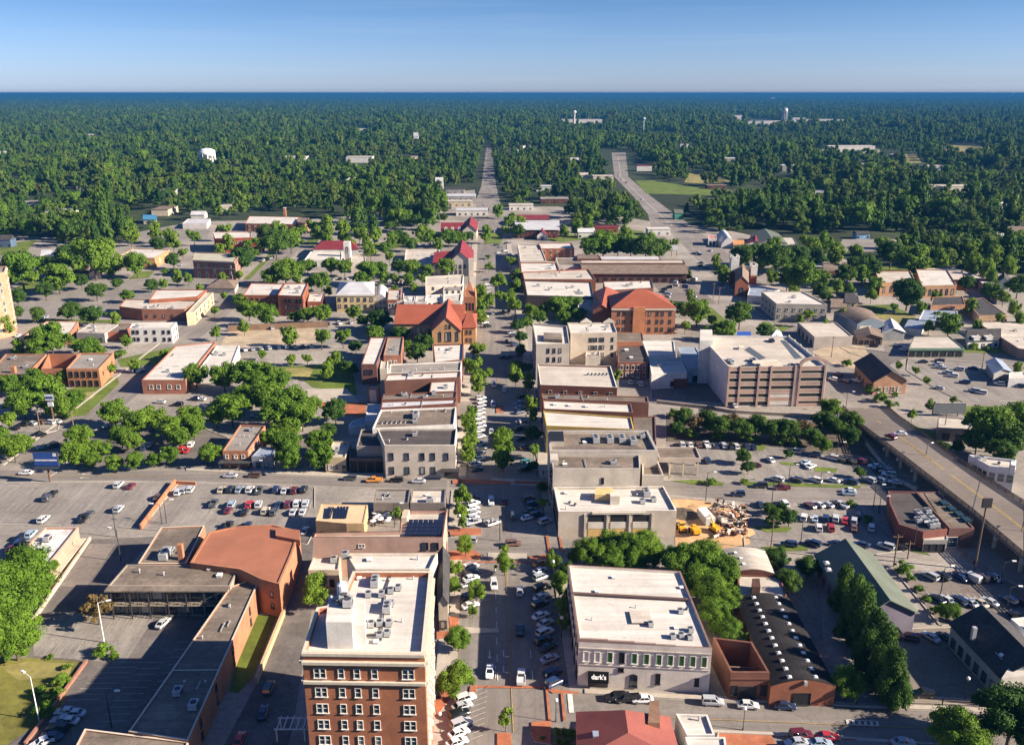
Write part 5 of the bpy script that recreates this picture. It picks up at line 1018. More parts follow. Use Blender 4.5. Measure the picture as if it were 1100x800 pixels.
windows(b, 3, [.8], (6, .1, .9), 1.5, 2.2, 'dark'); x, y = at(b, 1046, 680, 8); m = MB(); m.box((x, y, 8), (.8, .8, 3)); m.build('chimney', [METAL], b.root); x, y = at(b, 1079, 703, 7.4); unit(b, 'dome', x, y, z=6.6, s=1.8)
block(b, [(1076, 728), (1112, 724), (1108, 716), (1084, 716)], 0, 7, WS((0.46, .42, .36)), 'stepped_gable')
b = flat('white_roof_depot', 'flat white roofed depot at the right edge beyond the dark gable', 'depot', [(1100, 676), (1140, 690), (1120, 660), (1086, 664)], 4.5, WS(WHT), RW, par=.3, clutter=2)
b = flat('cream_block_hall', 'cream two-storey block with a white roof and small square windows', 'hall', [(834, 326), (889, 327), (862, 313), (818, 313)], 9.5, WS((0.42, .37, .30)), RW, par=.5, clutter=2); windows(b, 0, [5.6, 2], (7, .08, .94), 1.2, 1.6, 'white', True); windows(b, 3, [5.4, 2], (4, .15, .85), 1.2, 1.6, 'dark')
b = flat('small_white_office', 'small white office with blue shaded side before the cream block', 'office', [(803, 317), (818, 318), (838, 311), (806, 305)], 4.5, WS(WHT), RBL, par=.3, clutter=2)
b = vault('arched_hall', 'blue sided hall with a wide dull arched roof', 'hall', [(921, 348), (950, 347), (936, 334), (896, 335)], 6, 2.4, WS((0.20, .24, .28)), RSB); block_on(b, 0, .3, 2.5, (6, .1, 2.4), WS(BEI), 'sign_panel')
b = flat('cream_roof_store', 'cream flat roofed store half shaded by the arched hall', 'store', [(875, 362), (916, 361), (898, 346), (857, 346)], 5.5, WS((0.38, .33, .29)), RCR, par=.4); windows(b, 3, [.4], (4, .15, .85), 2.2, 2.8, 'void')
b = hip('timber_porch_shop', 'small shop with a dark gabled porch beside the arched hall', 'shop', [(922, 363), (948, 363), (946, 355), (918, 356)], 3.6, 2.0, WS((0.15, .1, .08)), RSB, axis=1, over=.6); windows(b, 0, [.3], (4, .15, .85), 1.6, 2.2, 'void')
b = hip('grey_gable_shed', 'grey gabled shed with white trim next to the timber porch', 'shed', [(948, 358), (972, 357), (962, 346), (950, 347)], 4, 2.2, WS((0.2, .2, .2)), RSI, axis=1, over=.5)
b = flat('two_roof_store', 'low store with cream and white roof halves and green fascia', 'store', [(976, 374), (1036, 374), (1020, 361), (982, 361)], 4.2, WS((0.13, .14, .11)), RCR, par=.3); windows(b, 0, [.3], (7, .08, .92), 2.2, 2.2, 'void'); band(b, 0, 3.2, .8, .4, plain('dull green fascia', (.12, .22, .15), .7), 'fascia')
b = hip('white_dormer_house', 'white house with dark roof and two gabled dormers', 'house', [(1040, 366), (1074, 365), (1072, 356), (1038, 357)], 4, 3.4, WS(WHT), RSH, over=.5); windows(b, 0, [.8], (5, .1, .9), 1.4, 1.6, 'dark', True)
for t in (.25, .65): m = MB(); m.box((0, 1.0, .8), (3, 3.0, 1.8)); m.poly([(-2, -.6, 1.6), (2, -.6, 1.6), (0, -.6, 3.2)]); put(b, 0, t, 4.0, m.me('dormer', [WS(WHT)]), 'dormer')
b = flat('wide_cream_store', 'wide cream roofed store at the right edge', 'store', [(1094, 374), (1180, 386), (1150, 346), (1048, 345)], 5, WS((0.30, .2, .16)), RCR, par=.4, clutter=6)
b = flat('brown_brick_church_hall', 'brown brick hall with tall arched windows and tan roof', 'hall', [(946, 304), (984, 302), (978, 291), (940, 291)], 8, WB((0.36, .2, .11)), RCR, par=.5); windows(b, 0, [2], (5, .12, .88), 1.5, 3.4, 'archd', True); windows(b, 3, [2], [.3, .7], 1.5, 3, 'archd')
b = flat('brown_brick_nave', 'long brown brick wing with paired arched openings', 'hall', [(990, 307), (1028, 306), (1018, 290), (984, 289)], 7.5, WB((0.38, .22, .12)), RW, par=.5, clutter=2); windows(b, 0, [1.6], (6, .1, .9), 1.5, 3.2, 'archd', True)
b = flat('pale_long_roof', 'long pale roofed warehouse behind the brown brick wing', 'warehouse', [(1010, 297), (1062, 300), (1026, 287), (984, 288)], 6, WB(BRKD), RCR, par=.3, clutter=3)
b = flat('brick_gap_store', 'red brick store with cream roof right of the long pale warehouse', 'store', [(1022, 300), (1038, 301), (1034, 291), (1012, 290)], 6.5, WB(BRK), RCR, par=.3)
b = flat('white_long_roof', 'bright white long roof running down towards the right edge', 'warehouse', [(1072, 318), (1086, 318), (1056, 294), (1044, 295)], 5, WS(GRY), RW, par=.3)
b = flat('dark_strip_store', 'dark shingled store with cream lower wall near the right edge', 'store', [(1052, 339), (1082, 338), (1056, 320), (1036, 321)], 5, WB((0.38, .25, .15)), RSH, par=.2); windows(b, 0, [.6], (6, .1, .9), 1.3, 1.8, 'white', True)
b = flat('brown_shingle_office', 'brown brick office with a dark shingle roof and a window band', 'office', [(1000, 328), (1037, 327), (1034, 318), (1002, 319)], 5.5, WB((0.40, .21, .12)), RSH, par=.3); windows(b, 0, [1.5], (8, .08, .92), 1.2, 1.6, 'white', True)
b = flat('blue_white_house', 'pale blue and white clapboard building behind a round tree', 'house', [(987, 343), (1032, 346), (1028, 334), (992, 333)], 5, WS((0.55, .58, .62)), RBL, par=.3, clutter=3); windows(b, 0, [1], (6, .1, .9), 1.2, 1.5, 'dark', True)
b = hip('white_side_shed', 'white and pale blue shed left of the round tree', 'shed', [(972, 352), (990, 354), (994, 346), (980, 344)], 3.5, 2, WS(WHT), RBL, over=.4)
b = hip('blue_gable_house', 'small grey blue gabled house before the cream store', 'house', [(1072, 303), (1084, 304), (1084, 298), (1072, 298)], 4, 3, WS((0.4, .46, .5)), RSH, axis=1, over=.4); windows(b, 0, [1], [.3, .7], 1.1, 1.4, 'white', True)
b = hip('tan_stone_house', 'small tan house with a dark hip roof on the green', 'house', [(908, 325), (922, 325), (920, 315), (898, 315)], 5, 2.6, WS((0.5, .4, .25)), RSH, kind='hip', over=.5); windows(b, 0, [1, 3], [.3, .6], 1.2, 1.5, 'dark', True)
b = hip('grey_bungalow', 'grey shingled bungalow beside the tan house', 'house', [(893, 330), (908, 330), (906, 322), (894, 322)], 3.4, 2.4, WS(GRY), RSB, over=.5)
b = flat('brown_low_store', 'low brown store between trees north of the green', 'store', [(884, 291), (902, 291), (902, 283), (884, 283)], 5, WB(BRKD), RBR, par=.3); windows(b, 0, [.8], (4, .1, .9), 1.5, 1.8, 'dark')
b = flat('brown_low_store', 'long brown roofed low store behind trees north of the green', 'store', [(903, 288), (930, 288), (926, 282), (904, 282)], 4, WB(BRKD), RBR, par=.3)
# small brick church with white towers
b = hip('twin_tower_church', 'small brick church with two unequal white battlemented towers', 'church', [(790, 304), (804, 304), (804, 290), (790, 290)], 8, 4, WB(BRK), RSB, axis=1, over=.3)
windows(b, 0, [1], [.5], 2.4, 3.5, 'archd', True)
for u, w, hh in ((787, 5, 17), (808, 4, 11.5)):
    x, y = at(b, u, 305, 0); m = MB(); m.box((x, y, hh * .25), (w, w, hh * .5), 1); m.box((x, y, hh * .75), (w, w, hh * .5))
    for i in (-1, 1):
        for j in (-1, 1): m.box((x + i * w * .4, y + j * w * .4, hh + .7), (w * .24, w * .24, 1.6))
    m.build('tower', [WS(WHT), WB(BRK)], b.root)
b = vault('quonset_barn', 'white half-round barn beside the petrol canopy', 'barn', [(775, 263), (790, 263), (784, 254), (769, 254)], 2.5, 5.5, WS(WHT), RSI)
b = flat('red_petrol_canopy', 'small red roofed canopy building beside the white barn', 'canopy', [(761, 256), (770, 256), (769, 253), (761, 253)], 6, WS(WHT), plain('red canopy roof', (.5, .16, .12), .6), par=.3); windows(b, 0, [.4], [.3, .7], 1.6, 3.4, 'void')
b = hip('orange_house', 'small orange roofed shop right of the white barn', 'shop', [(788, 263), (799, 263), (798, 258), (788, 258)], 3.5, 1.6, WS(BEI), plain('orange roof', (.48, .22, .08), .7), over=.4)
b = hip('white_red_gable_shop', 'white gabled shop with red awning edge before dark roofs', 'shop', [(800, 263), (822, 263), (818, 257), (804, 257)], 3.6, 3, WS(WHT), RMA, axis=1, over=.5)
b = hip('dark_green_barn', 'wide dark roofed barn behind the gabled shops', 'barn', [(812, 262), (846, 262), (836, 251), (806, 251)], 5, 4, WS(GRY), RGN, axis=1, over=.4)
b = flat('cream_barn_wing', 'cream roofed wing of the wide dark barn', 'barn', [(834, 263), (857, 263), (852, 255), (830, 255)], 5, WS((.2, .2, .24)), RCR, par=.3)
# far houses, works and towers standing out of the woods
FAR = [('blue_fronted_house', 'small blue house at the far edge of the wood by the east lot', 'house', 927, 257, 14, 4, (.25, .4, .55), RSH), ('white_terrace', 'row of white low roofs between trees left of the far street', 'building', 507, 232, 34, 5, WHT, RSI), ('yellow_sign_store', 'cream roadside store at the far street crossing', 'store', 494, 222, 26, 5, (.55, .45, .3), RCR),
       ('silver_roof_store', 'long silver roofed store beside the far street', 'store', 492, 216, 38, 5, GRY, RSI), ('dark_roof_store', 'dark roofed store at the wood edge by the far street', 'store', 489, 208, 20, 5, GRY, RSH), ('grey_roof_plant', 'long grey roof among trees right of the far street', 'building', 596, 219, 30, 5, BRKD, RG),
       ('white_roof_plant', 'white roofed shop under trees right of the far street', 'building', 560, 226, 26, 5, WHT, RCR), ('white_church_house', 'white house with grey roof in the trees near the hill street', 'house', 630, 256, 18, 5, WHT, RSI), ('red_roof_bungalow', 'red roofed bungalow behind the trees near the hill street', 'house', 652, 250, 24, 4, BRK, RMA),
       ('white_tank_house', 'white low roof beside the hill street bend', 'building', 708, 253, 24, 5, WHT, RW), ('green_sign_shop', 'small green fronted shop at the hill street bend', 'shop', 729, 236, 9, 6, (.08, .3, .2), RGN), ('white_corner_shop', 'small white shop where the hill street begins to climb', 'shop', 692, 184, 16, 6, WHT, RMA), ('cream_depot', 'cream shed on the left side of the hill street', 'shed', 648, 196, 22, 6, BEI, RCR),
       ('white_hall', 'white walled shed in the woods beside the hill street', 'shed', 617, 178, 10, 6, WHT, RSI), ('red_white_house', 'white house with a red gable in the middle woods', 'house', 735, 160, 9, 8, WHT, RMA), ('white_long_barn', 'long white barn left in the far woods', 'barn', 88, 148, 22, 6, WHT, RW), ('tan_long_shed', 'tan long shed in the far left woods', 'shed', 24, 149, 26, 6, BEI, RCR), ('white_farm', 'bright small white roof in the far left woods', 'house', 48, 137, 14, 6, WHT, RW),
       ('white_works', 'white low works in the woods left of centre', 'works', 387, 142, 30, 7, WHT, RW), ('white_school', 'white roofed school in the woods below the low works', 'school', 316, 175, 26, 7, WHT, RW), ('pale_school', 'pale roofed school between the wood crowns left of centre', 'school', 386, 175, 28, 7, WHT, RCR), ('white_steeple_house', 'white house with steep roof left of the far street', 'house', 447, 153, 5, 11, WHT, RSI),
       ('white_depot', 'big white roofed depot in the right woods', 'depot', 915, 163, 50, 8, WHT, RW), ('pale_depot', 'pale blue roofed shed left of the big white depot', 'shed', 858, 184, 36, 6, GRY, RSI), ('long_white_store', 'white store with two roofs below the wooded right side', 'store', 985, 206, 40, 7, WHT, RW), ('brown_barn', 'brown long barn roof behind trees on the right', 'barn', 936, 193, 40, 5, TAN, RSB), ('tan_store', 'tan store with wide roof at the right wood edge', 'store', 1030, 207, 36, 7, BEI, RCR), ('tan_house', 'tan house among the crowns right of the big depot', 'house', 966, 172, 16, 7, TAN, RCR),
       ('white_mill', 'white low mill wing under the tall right silo', 'mill', 838, 134, 36, 10, WHT, RW), ('pale_mill', 'long white mill sheds right of the tall silo', 'mill', 878, 133, 42, 12, WHT, RW), ('white_mill_shed', 'short white shed at the left end of the far right mill', 'mill', 814, 134, 22, 9, WHT, RW), ('white_mill_shed', 'white gabled mill shed just right of the tall silo', 'mill', 858, 131.5, 14, 13, WHT, RW), ('white_mill_shed', 'low white shed at the right end of the far mill', 'mill', 897, 132, 20, 9, WHT, RW), ('hill_works', 'long white works below the round far water tower', 'works', 625, 133, 44, 12, WHT, RW), ('brick_wing', 'brown low wing beside the far white works', 'works', 606, 136, 22, 10, BRKD, RBR), ('horizon_store', 'tiny white roof near the horizon in the centre', 'building', 386, 115, 5, 12, WHT, RW),
       ('horizon_tower_block', 'white tower block near the horizon at the right', 'building', 830, 108, 5, 34, WHT, RW), ('horizon_works', 'white low works near the horizon at the right', 'works', 870, 109, 14, 16, WHT, RW), ('horizon_barn', 'white long roof near the right horizon', 'barn', 1078, 113, 20, 14, WHT, RW), ('pale_house', 'pale house in the right middle woods', 'house', 800, 140, 8, 8, TAN, RCR), ('clearing_house', 'cream shed beside the pale road clearing', 'shed', 792, 127, 12, 9, WHT, RW),
       ('villa', 'dark roofed villa with a cupola at the right edge', 'house', 1094, 256, 20, 6, (.2, .12, .1), RSB), ('side_villa', 'white roofed house between right edge trees', 'house', 1078, 262, 12, 5, WHT, RSI), ('white_cottage', 'white cottage beyond the mown field', 'house', 778, 212, 14, 5, WHT, RSB), ('brown_cottage', 'long brown roofed building at the end of the mown field', 'building', 770, 203, 20, 4, BRKD, RSB), ('grey_cottage', 'grey roof deep in the woods behind the mown field', 'house', 776, 174, 32, 4, GRY, RSI),
       ('dark_blue_house', 'dark blue house at the left wood edge', 'house', 6, 266, 12, 6, (.08, .12, .18), RSH), ('left_white_house', 'white roofed house deep in the left woods', 'house', 3, 170, 8, 6, WHT, RW), ('low_white_wing', 'low white wing in the trees left of the far street crossing', 'building', 400, 199, 22, 5, BEI, RCR), ('far_street_church', 'white pointed church beside the far street in the trees', 'church', 472, 203, 8, 9, WHT, RSI)]
for nm, lb, cat, u, v, wpx, h, col, rf in FAR:
    s = mpp(u, v); w = wpx * s; c = U(u, v, 0); h = h * (1.35 if v < 200 else 1); dp = min(max(w * .6, 9), 26); pitched = w < 16
    root = empty(nm, (c.x, c.y, 0), R(1.8)); tag(root, lb, cat); wm = WB(col) if col in (BRK, BRKD, TAN) else WS(col)
    m = MB(); m.box((0, dp / 2, h / 2), (w, dp, h)); m.build('wall', [wm], root)
    m = MB()
    if pitched:
        rr = h * .55; o_ = .4
        for sgn in (-1, 1): m.poly([(-w / 2 - o_, dp / 2 + sgn * (dp / 2 + o_), h), (w / 2 + o_, dp / 2 + sgn * (dp / 2 + o_), h), (w / 2 + o_, dp / 2, h + rr), (-w / 2 - o_, dp / 2, h + rr)][::-sgn])
        for x in (-w / 2, w / 2): m.poly([(x, 0, h), (x, dp, h), (x, dp / 2, h + rr)])
    else: m.box((0, dp / 2, h + .2), (w + .5, dp + .5, .5))
    m.build('roof', [rf], root)
    if v > 195:
        n = max(2, int(w / 6)); m = MB(); tb.root = root; tb.c = c; tb.Q = [Vector((-w / 2, 0, 0)), Vector((w / 2, 0, 0)), Vector((w / 2, dp, 0)), Vector((-w / 2, dp, 0))]
        windows(tb, 0, [1.0], (min(n, 6), .12, .88), 1.5, 1.6, 'dark', True)
rh = random.Random(21); wh = {}; nh = 0
HC = [('white', WS(WHT), RSI), ('cream', WS(BEI), RCR), ('tan', WS(TAN), RSB), ('brick', WB(BRK), RSH), ('grey', WS(GRY), RG), ('white', WS(WHT), RW)]
for i in range(150):
    y = 640 * (5.6 ** rh.random()); x = rh.uniform(-.6, .6) * y; k = i % 6
    fw = y * CT + CAMH * ST; uu = 550 + FPX * x / fw; vv = 400 + FPX * (CAMH * CT - y * ST) / fw
    if vv > 236 or (vv > 214 and 430 < uu < 800) or (500 < uu < 540) or (630 < uu < 760 and vv > 160): continue
    cn, wm, rf = HC[k]; big = rh.random() < .4
    if (k, big) not in wh:
        w, d, h = (30, 16, 6) if big else (13, 9, 3.6); m = MB(); m.box((0, 0, h / 2), (w, d, h)); q = MB()
        if big: q.box((0, 0, h + .25), (w + .6, d + .6, .5))
        else:
            for s_ in (-1, 1): q.poly([(-w / 2 - .5, s_ * (d / 2 + .5), h - .1), (w / 2 + .5, s_ * (d / 2 + .5), h - .1), (w / 2 + .5, 0, h + 3), (-w / 2 - .5, 0, h + 3)][::-s_])
            for e_ in (-w / 2, w / 2): m.poly([(e_, -d / 2, h), (e_, d / 2, h), (e_, 0, h + 2.9)])
        wh[(k, big)] = (m.me('wall', wm), q.me('roof', rf))
    nm = 'woodland_hall' if big else 'woodland_house'; kd = 'long flat-roofed building' if big else 'small pitched-roof house'; sd_ = 'west' if x < -.02 * y else 'east'
    root = empty(nm, (x, y, 0), R(1.8) + rh.choice([0, 0, 1.57, .5])); tag(root, f'{cn} {kd} scattered in the woods {sd_} of the main street', 'building' if big else 'house', f'{cn} {kd}s in the woods {sd_}')
    for p_, me in zip(('wall', 'roof'), wh[(k, big)]): link(p_, me, root)
def water_tower(u, v, hpx, wpx, label, legs=True, col=WHITEM, name='water_tower'):
    s = mpp(u, v); H_, r = hpx * s, wpx * s / 2; c = U(u, v, 0); root = empty(name, (c.x, c.y, 0)); tag(root, label, 'water tower'); m = MB()
    if legs:
        for i in range(10): a = i * math.pi / 5; m.tube((r * .92 * math.cos(a), r * .92 * math.sin(a), 0), (r * .92 * math.cos(a), r * .92 * math.sin(a), H_ * .66), r * .13, n=6)
        m.tube((0, 0, 0), (0, 0, H_ * .6), r * .5, n=10)
        m.build('leg_frame', [col], root); m = MB(); m.tube((0, 0, H_ * .55), (0, 0, H_ * .78), r, n=20); m.ball((0, 0, H_ * .76), r, 0, 20, .42)
    else:
        m.tube((0, 0, 0), (0, 0, H_ * .8), r * .35, n=10); m.build('shaft', [col], root); m = MB(); m.ball((0, 0, H_ * .86), r, 0, 14, .8)
    m.build('tank', [col], root, True)
water_tower(224, 180, 22, 17, 'big white water tower with ribbed legs rising from the left woods')
water_tower(617, 133, 14, 4, 'slim white water tower beside the far hilltop works', False)
water_tower(842, 133, 20, 6, 'tall pale silo tower over the far right mill', True, METAL, 'silo_tower')
water_tower(958, 192, 13, 3.5, 'thin single-stem water tower among right woods', False); water_tower(691, 142, 16, 4, 'slender grey mast tower with a wider top right of the far works', False, METAL)
water_tower(1087, 105, 5, 3, 'tiny pale tower touching the right horizon', False)
c = U(655, 143, 0); root = empty('smokestack', (c.x, c.y, 0)); tag(root, 'dark slender brick smokestack above the far woods', 'smokestack'); m = MB(); m.tube((0, 0, 0), (0, 0, 21 * mpp(655, 143)), 2.2, 1.5, 10); m.build('shaft', [WB((.10, .05, .045))], root); m = MB(); m.tube((0, 0, 21 * mpp(655, 143)), (0, 0, 21.4 * mpp(655, 143)), 1.9, 1.9, 10); m.build('rim', [WB(BRKD)], root)
b = hip('tarp_shelter', 'bright blue tarpaulin shelter behind the parking garage', 'shelter', [(792, 363), (806, 363), (805, 357), (793, 357)], 3, 1.6, DARKG, plain('blue tarpaulin', (.02, .07, .30), .6), over=.4)
b = hip('white_gazebo', 'small white tent roofed gazebo beside the garage', 'gazebo', [(829, 362), (840, 362), (838, 357), (828, 357)], 3, 2.2, DARKG, WHITEM, kind='hip', infr=.95)
# ------------------------------------------------------------------ viaduct
ROADD = ground_mat('viaduct deck', (0.185, 0.152, 0.125), 0.14, 0.05, 0.8, 0.5)
Lp = [(905, 438, 0.3), (922, 456, 2.6), (950, 477, 5), (980, 500, 5.8), (1044, 550, 6), (1100, 598, 6), (1160, 648, 6), (1300, 765, 6), (1500, 932, 6)]
Rp = [(952, 438, 0.3), (966, 450, 2.6), (988, 465, 5), (1024, 491, 5.8), (1054, 512, 6), (1100, 542, 6), (1180, 596, 6), (1400, 745, 6), (1700, 948, 6)]
LV = [U(*p) for p in Lp]; RV = [U(*p) for p in Rp]; c = (LV[3] + RV[3]) / 2; c.z = 0
root = empty('road_viaduct', c); tag(root, 'long concrete road viaduct with railings crossing over the rail cut and car parks', 'viaduct')
m = MB(); ed = MB(); yl = MB(); dk = Vector((0, 0, -.9))
LV = [p - c for p in LV]; RV = [p - c for p in RV]
for i in range(len(LV) - 1):
    a, b_, c_, d = LV[i], RV[i], RV[i + 1], LV[i + 1]
    m.poly([a, b_, c_, d]); m.poly([d + dk, c_ + dk, b_ + dk, a + dk]); m.poly([a, d, d + dk, a + dk]); m.poly([b_ + dk, c_ + dk, c_, b_])
    for s in (.485, .515):
        p, q = a.lerp(b_, s), d.lerp(c_, s); sx = Vector((.12, 0, .03)); z = Vector((0, 0, .03)); yl.poly([p - sx + z * 2, p + sx, q + sx, q - sx + z * 2])
m.build('deck', [ROADD], root); yl.build('yellow_line_marking', [P_YELL], root)
for nm_, S in (('railing', LV), ('railing', RV)):
    m = MB()
    for a, d in zip(S, S[1:]):
        n = max(1, int((d - a).length / 3)); e_ = (d - a).normalized(); ang = math.atan2(e_.y, e_.x)
        for k in range(n): p = a.lerp(d, (k + .5) / n); m.box((p.x, p.y, p.z + .6), (.35, .3, 1.2), 0, ang)
        for zz in (.25, .7, 1.15): m.tube(a + Vector((0, 0, zz)), d + Vector((0, 0, zz)), .16, n=5)
    m.build(nm_, [TIMBER], root)
    m = MB()
    for a, d in zip(S, S[1:]): m.tube(a + Vector((0, 0, -.45)), d + Vector((0, 0, -.45)), .34, n=4)
    m.build('edge_beam', [WS((.2, .17, .14))], root)
for i in range(2, len(LV) - 1):
    for f in (.0, .5):
        a, b_ = LV[i].lerp(LV[i + 1], f), RV[i].lerp(RV[i + 1], f)
        m = MB()
        for s in (.12, .5, .88): p = a.lerp(b_, s); m.tube((p.x, p.y, 0), (p.x, p.y, p.z - 1.2), .55, n=10)
        m.tube((a.x, a.y, a.z - 1.7), (b_.x, b_.y, b_.z - 1.7), .5, n=6); m.build('pier', [WS(CON)], root)
for i in range(1, len(LV) - 1):
    m = MB(); p, q = LV[i], RV[i]; m.tube((p.x, p.y, p.z - .10), (q.x, q.y, q.z - .10), .16, n=5); m.build('expansion_joint', [DKMETAL], root)
# approach banks under the ramp
m = MB(); S_ = [U(905, 438, 0), U(952, 438, 0), U(990, 468, 0), U(952, 482, 0)]
# low brick wall of the car park, retaining wall, fences
def wall_run(name, label, cat, px, h, t, mat, cap=None):
    P = [U(u, v, 0) for u, v in px]; c = P[0].copy(); root = empty(name, c); tag(root, label, cat); m = MB(); k = MB()
    for a, d in zip(P, P[1:]):
        e_ = d - a; mid = (a + d) / 2 - c; ang = math.atan2(e_.y, e_.x); m.box((mid.x, mid.y, h / 2), (e_.length + t * .9, t, h), 0, ang); k.box((mid.x, mid.y, h + .05), (e_.length + t * .95, t + .12, .12), 0, ang)
    m.build('wall', [mat], root); k.build('coping', [cap or mat], root); return root
wall_run('brick_wall', 'low orange brick wall dividing the two left car parks', 'wall', [(188.5, 520), (152, 568.5)], 1.5, .5, WB(BRKO), WB((.5, .22, .1)))
wall_run('brick_wall', 'short brick return wall with hedge at the end of the dividing wall', 'wall', [(190, 520), (210, 521)], 1.0, .4, WB(BRKO))
wall_run('tan_wall', 'tan retaining wall between the green strip and the hotel alley', 'wall', [(306, 659), (276, 734)], 1.6, .5, WS((0.5, .36, .2)))
wall_run('court_wall', 'low kerb wall along the motel court and lawn', 'wall', [(93, 712), (64, 752), (28, 800)], .7, .4, WB((0.3, .15, .1)))
wall_run('court_wall', 'low pale wall between the stained store and the motel court', 'wall', [(97, 580), (64, 628), (36, 668)], .9, .4, WS(TAN))
wall_run('dirt_terrace_wall', 'long brown palisade wall above the orange dirt lot', 'wall', [(246, 356), (300, 353.5), (352, 351.5)], 3, .5, WB((0.22, .14, .09)))
wall_run('rail_wall', 'stone parapet wall along the garage street above the rail cut', 'wall', [(706, 433), (760, 439), (790, 444), (880, 449)], 1.2, .5, WS((0.4, .33, .26)))
wall_run('rail_wall', 'concrete retaining wall between the rail cut and the right car park', 'wall', [(930, 478), (960, 516), (984, 527)], 1.2, .5, WS(CON))
def fence(label, px, h, mat, name='fence', gap=2.4):
    P = [U(u, v, 0) for u, v in px]; c = P[0].copy(); root = empty(name, c); tag(root, label, 'fence'); k = MB()
    for a, d in zip(P, P[1:]):
        n = max(1, int((d - a).length / gap))
        for i in range(n + 1):
            p = a.lerp(d, i / n) - c; m = MB(); m.box((p.x, p.y, h / 2 + .05), (.16, .16, h + .1)); m.build('post', [mat], root)
        for z in (.3, h * .6, h): k.tube((a - c) + Vector((0, 0, z)), (d - c) + Vector((0, 0, z)), .05, n=5)
    k.build('rail', [mat], root)
fence('dark iron fence along the pavement below the cedar row', [(920, 757), (954, 757.5), (975, 757)], 1.6, DKMETAL)
fence('low yard fence with brick piers beside the gravel yard', [(978, 756), (1012, 757), (1054, 759)], 1.2, TIMBER, gap=5)
fence('railing along the walk under the viaduct', [(1022, 583), (1046, 606), (1072, 622), (1100, 642)], 1.1, TIMBER, gap=3)
# rail tracks in the cut
for k_ in (0, 5):
    px = [(716, 462 + k_), (800, 468 + k_), (880, 472 + k_), (925, 484 + k_)]
    m = merge([strip(px, .16, .34)]); o = m.build('rail_track', [plain('rusty rail', (.12, .07, .05), .6)]); o['kind'] = 'structure'
# fenced pavilion roof at the bottom right corner of the photo court, garden pergola beside hotel
c = U(315, 790, 0); root = empty('pergola', (c.x, c.y, 0)); tag(root, 'white slatted pergola in the shaded hotel alley', 'pergola'); m = MB()
for i in range(5): m.box((-2.4 + i * 1.2, 0, 3), (.2, 3.6, .25))
m.box((0, -1.5, 2.8), (6, .2, .2)); m.box((0, 1.5, 2.8), (6, .2, .2)); m.build('slat_roof', [FRAME_W], root)
for x in (-2.6, 2.6):
    for y in (-1.5, 1.5): m = MB(); m.box((x, y, 1.4), (.22, .22, 2.8)); m.build('post', [FRAME_W], root)
# umbrellas on the cafe terrace
um = MB()
for i in range(8):
    a0, a1 = i * math.pi / 4, (i + 1) * math.pi / 4; um.poly([(.95 * math.cos(a0), .95 * math.sin(a0), 2.3), (.95 * math.cos(a1), .95 * math.sin(a1), 2.3), (0, 0, 2.75)])
ume = um.me('canopy', [plain('white canvas', (.75, .74, .72), .9)]); pl = MB(); pl.tube((0, 0, 0), (0, 0, 2.85), .05, n=6); ple = pl.me('pole', [METAL])
for i, (u, v) in enumerate(((403, 558), (407, 561), (411, 557), (412, 562), (416, 559), (419, 563), (409, 565), (404, 563), (417, 566), (401, 567))):
    root = empty('patio_umbrella', U(u, v, 0)); tag(root, 'white patio umbrella on the dark cafe terrace behind the stained row', 'umbrella', 'white umbrellas on the cafe terrace'); link('canopy', ume, root); link('pole', ple, root)
# ------------------------------------------------------------------ signs
def board(name, label, u, v, z0, z1, wpx, face_c, pole='single', back=False, rz=0.0, cat='sign'):
    c = U(u, v, 0); s = mpp(u, v); w = wpx * s; root = empty(name, (c.x, c.y, 0), rz); tag(root, label, cat); m = MB(); m.box((0, 0, (z0 + z1) / 2), (w, .45, z1 - z0)); m.build('frame', [DKMETAL], root)
    m = MB(); m.box((0, -.26, (z0 + z1) / 2), (w * .97, .06, (z1 - z0) * .94)); pn = m.build('panel', [face_c], root)
    for x in ([0] if pole == 'single' else [-w * .3, w * .3]): m = MB(); m.tube((x, .1, 0), (x, .1, z0 + .2), .2 if z1 > 15 else .33 if pole == 'single' else .2, n=10); m.build('pole', [plain('rust brown steel', (.14, .07, .04), .7)], root)
    return root, w
BLUEF = plain('blue billboard face', (.02, .06, .24), .5)
root, w = board('billboard', 'big dark blue billboard with a white stripe on one brown post', 54, 518, 5.5, 10.2, 26, BLUEF)
m = MB(); m.box((0, -.31, 7.6), (w * .9, .03, .45)); m.box((w * .38, -.31, 9.4), (1.0, .03, 1.0)); m.build('stripe', [FRAME_W], root)
m = MB(); m.box((0, -.9, 5.3), (w, 1.4, .15)); m.build('catwalk', [DKMETAL], root)
root, w = board('billboard', 'grey timber-backed billboard on posts by the right car park', 1018, 447, 1.0, 5.0, 35, plain('billboard back boards', (.13, .14, .15), .8), 'double')
root, w = board('pole_sign', 'white two-part sign on a tall pole above the used car row', 58, 455, 9.0, 11.5, 9.5, plain('pale sign face', (.6, .6, .62), .5)); m = MB(); m.box((0, -.33, 10.2), (w * .8, .05, .9)); m.build('blue_band', [plain('navy band', (.05, .08, .18), .5)], root); m = MB(); m.box((0, -.1, 7.6), (w * .6, .4, 1.6)); m.build('lower_panel', [plain('pale sign face', (.6, .6, .62), .5)], root)
root, w = board('billboard', 'dark backed billboard on a tall post beside the viaduct', 1047, 612, 17.5, 20.0, 10, FRAME_D)
root, w = board('roadside_sign', 'pale blue white sign on two posts near the depot crossing', 724, 276, 5, 9, 9, plain('pale sign face', (.6, .6, .62), .5), 'double')
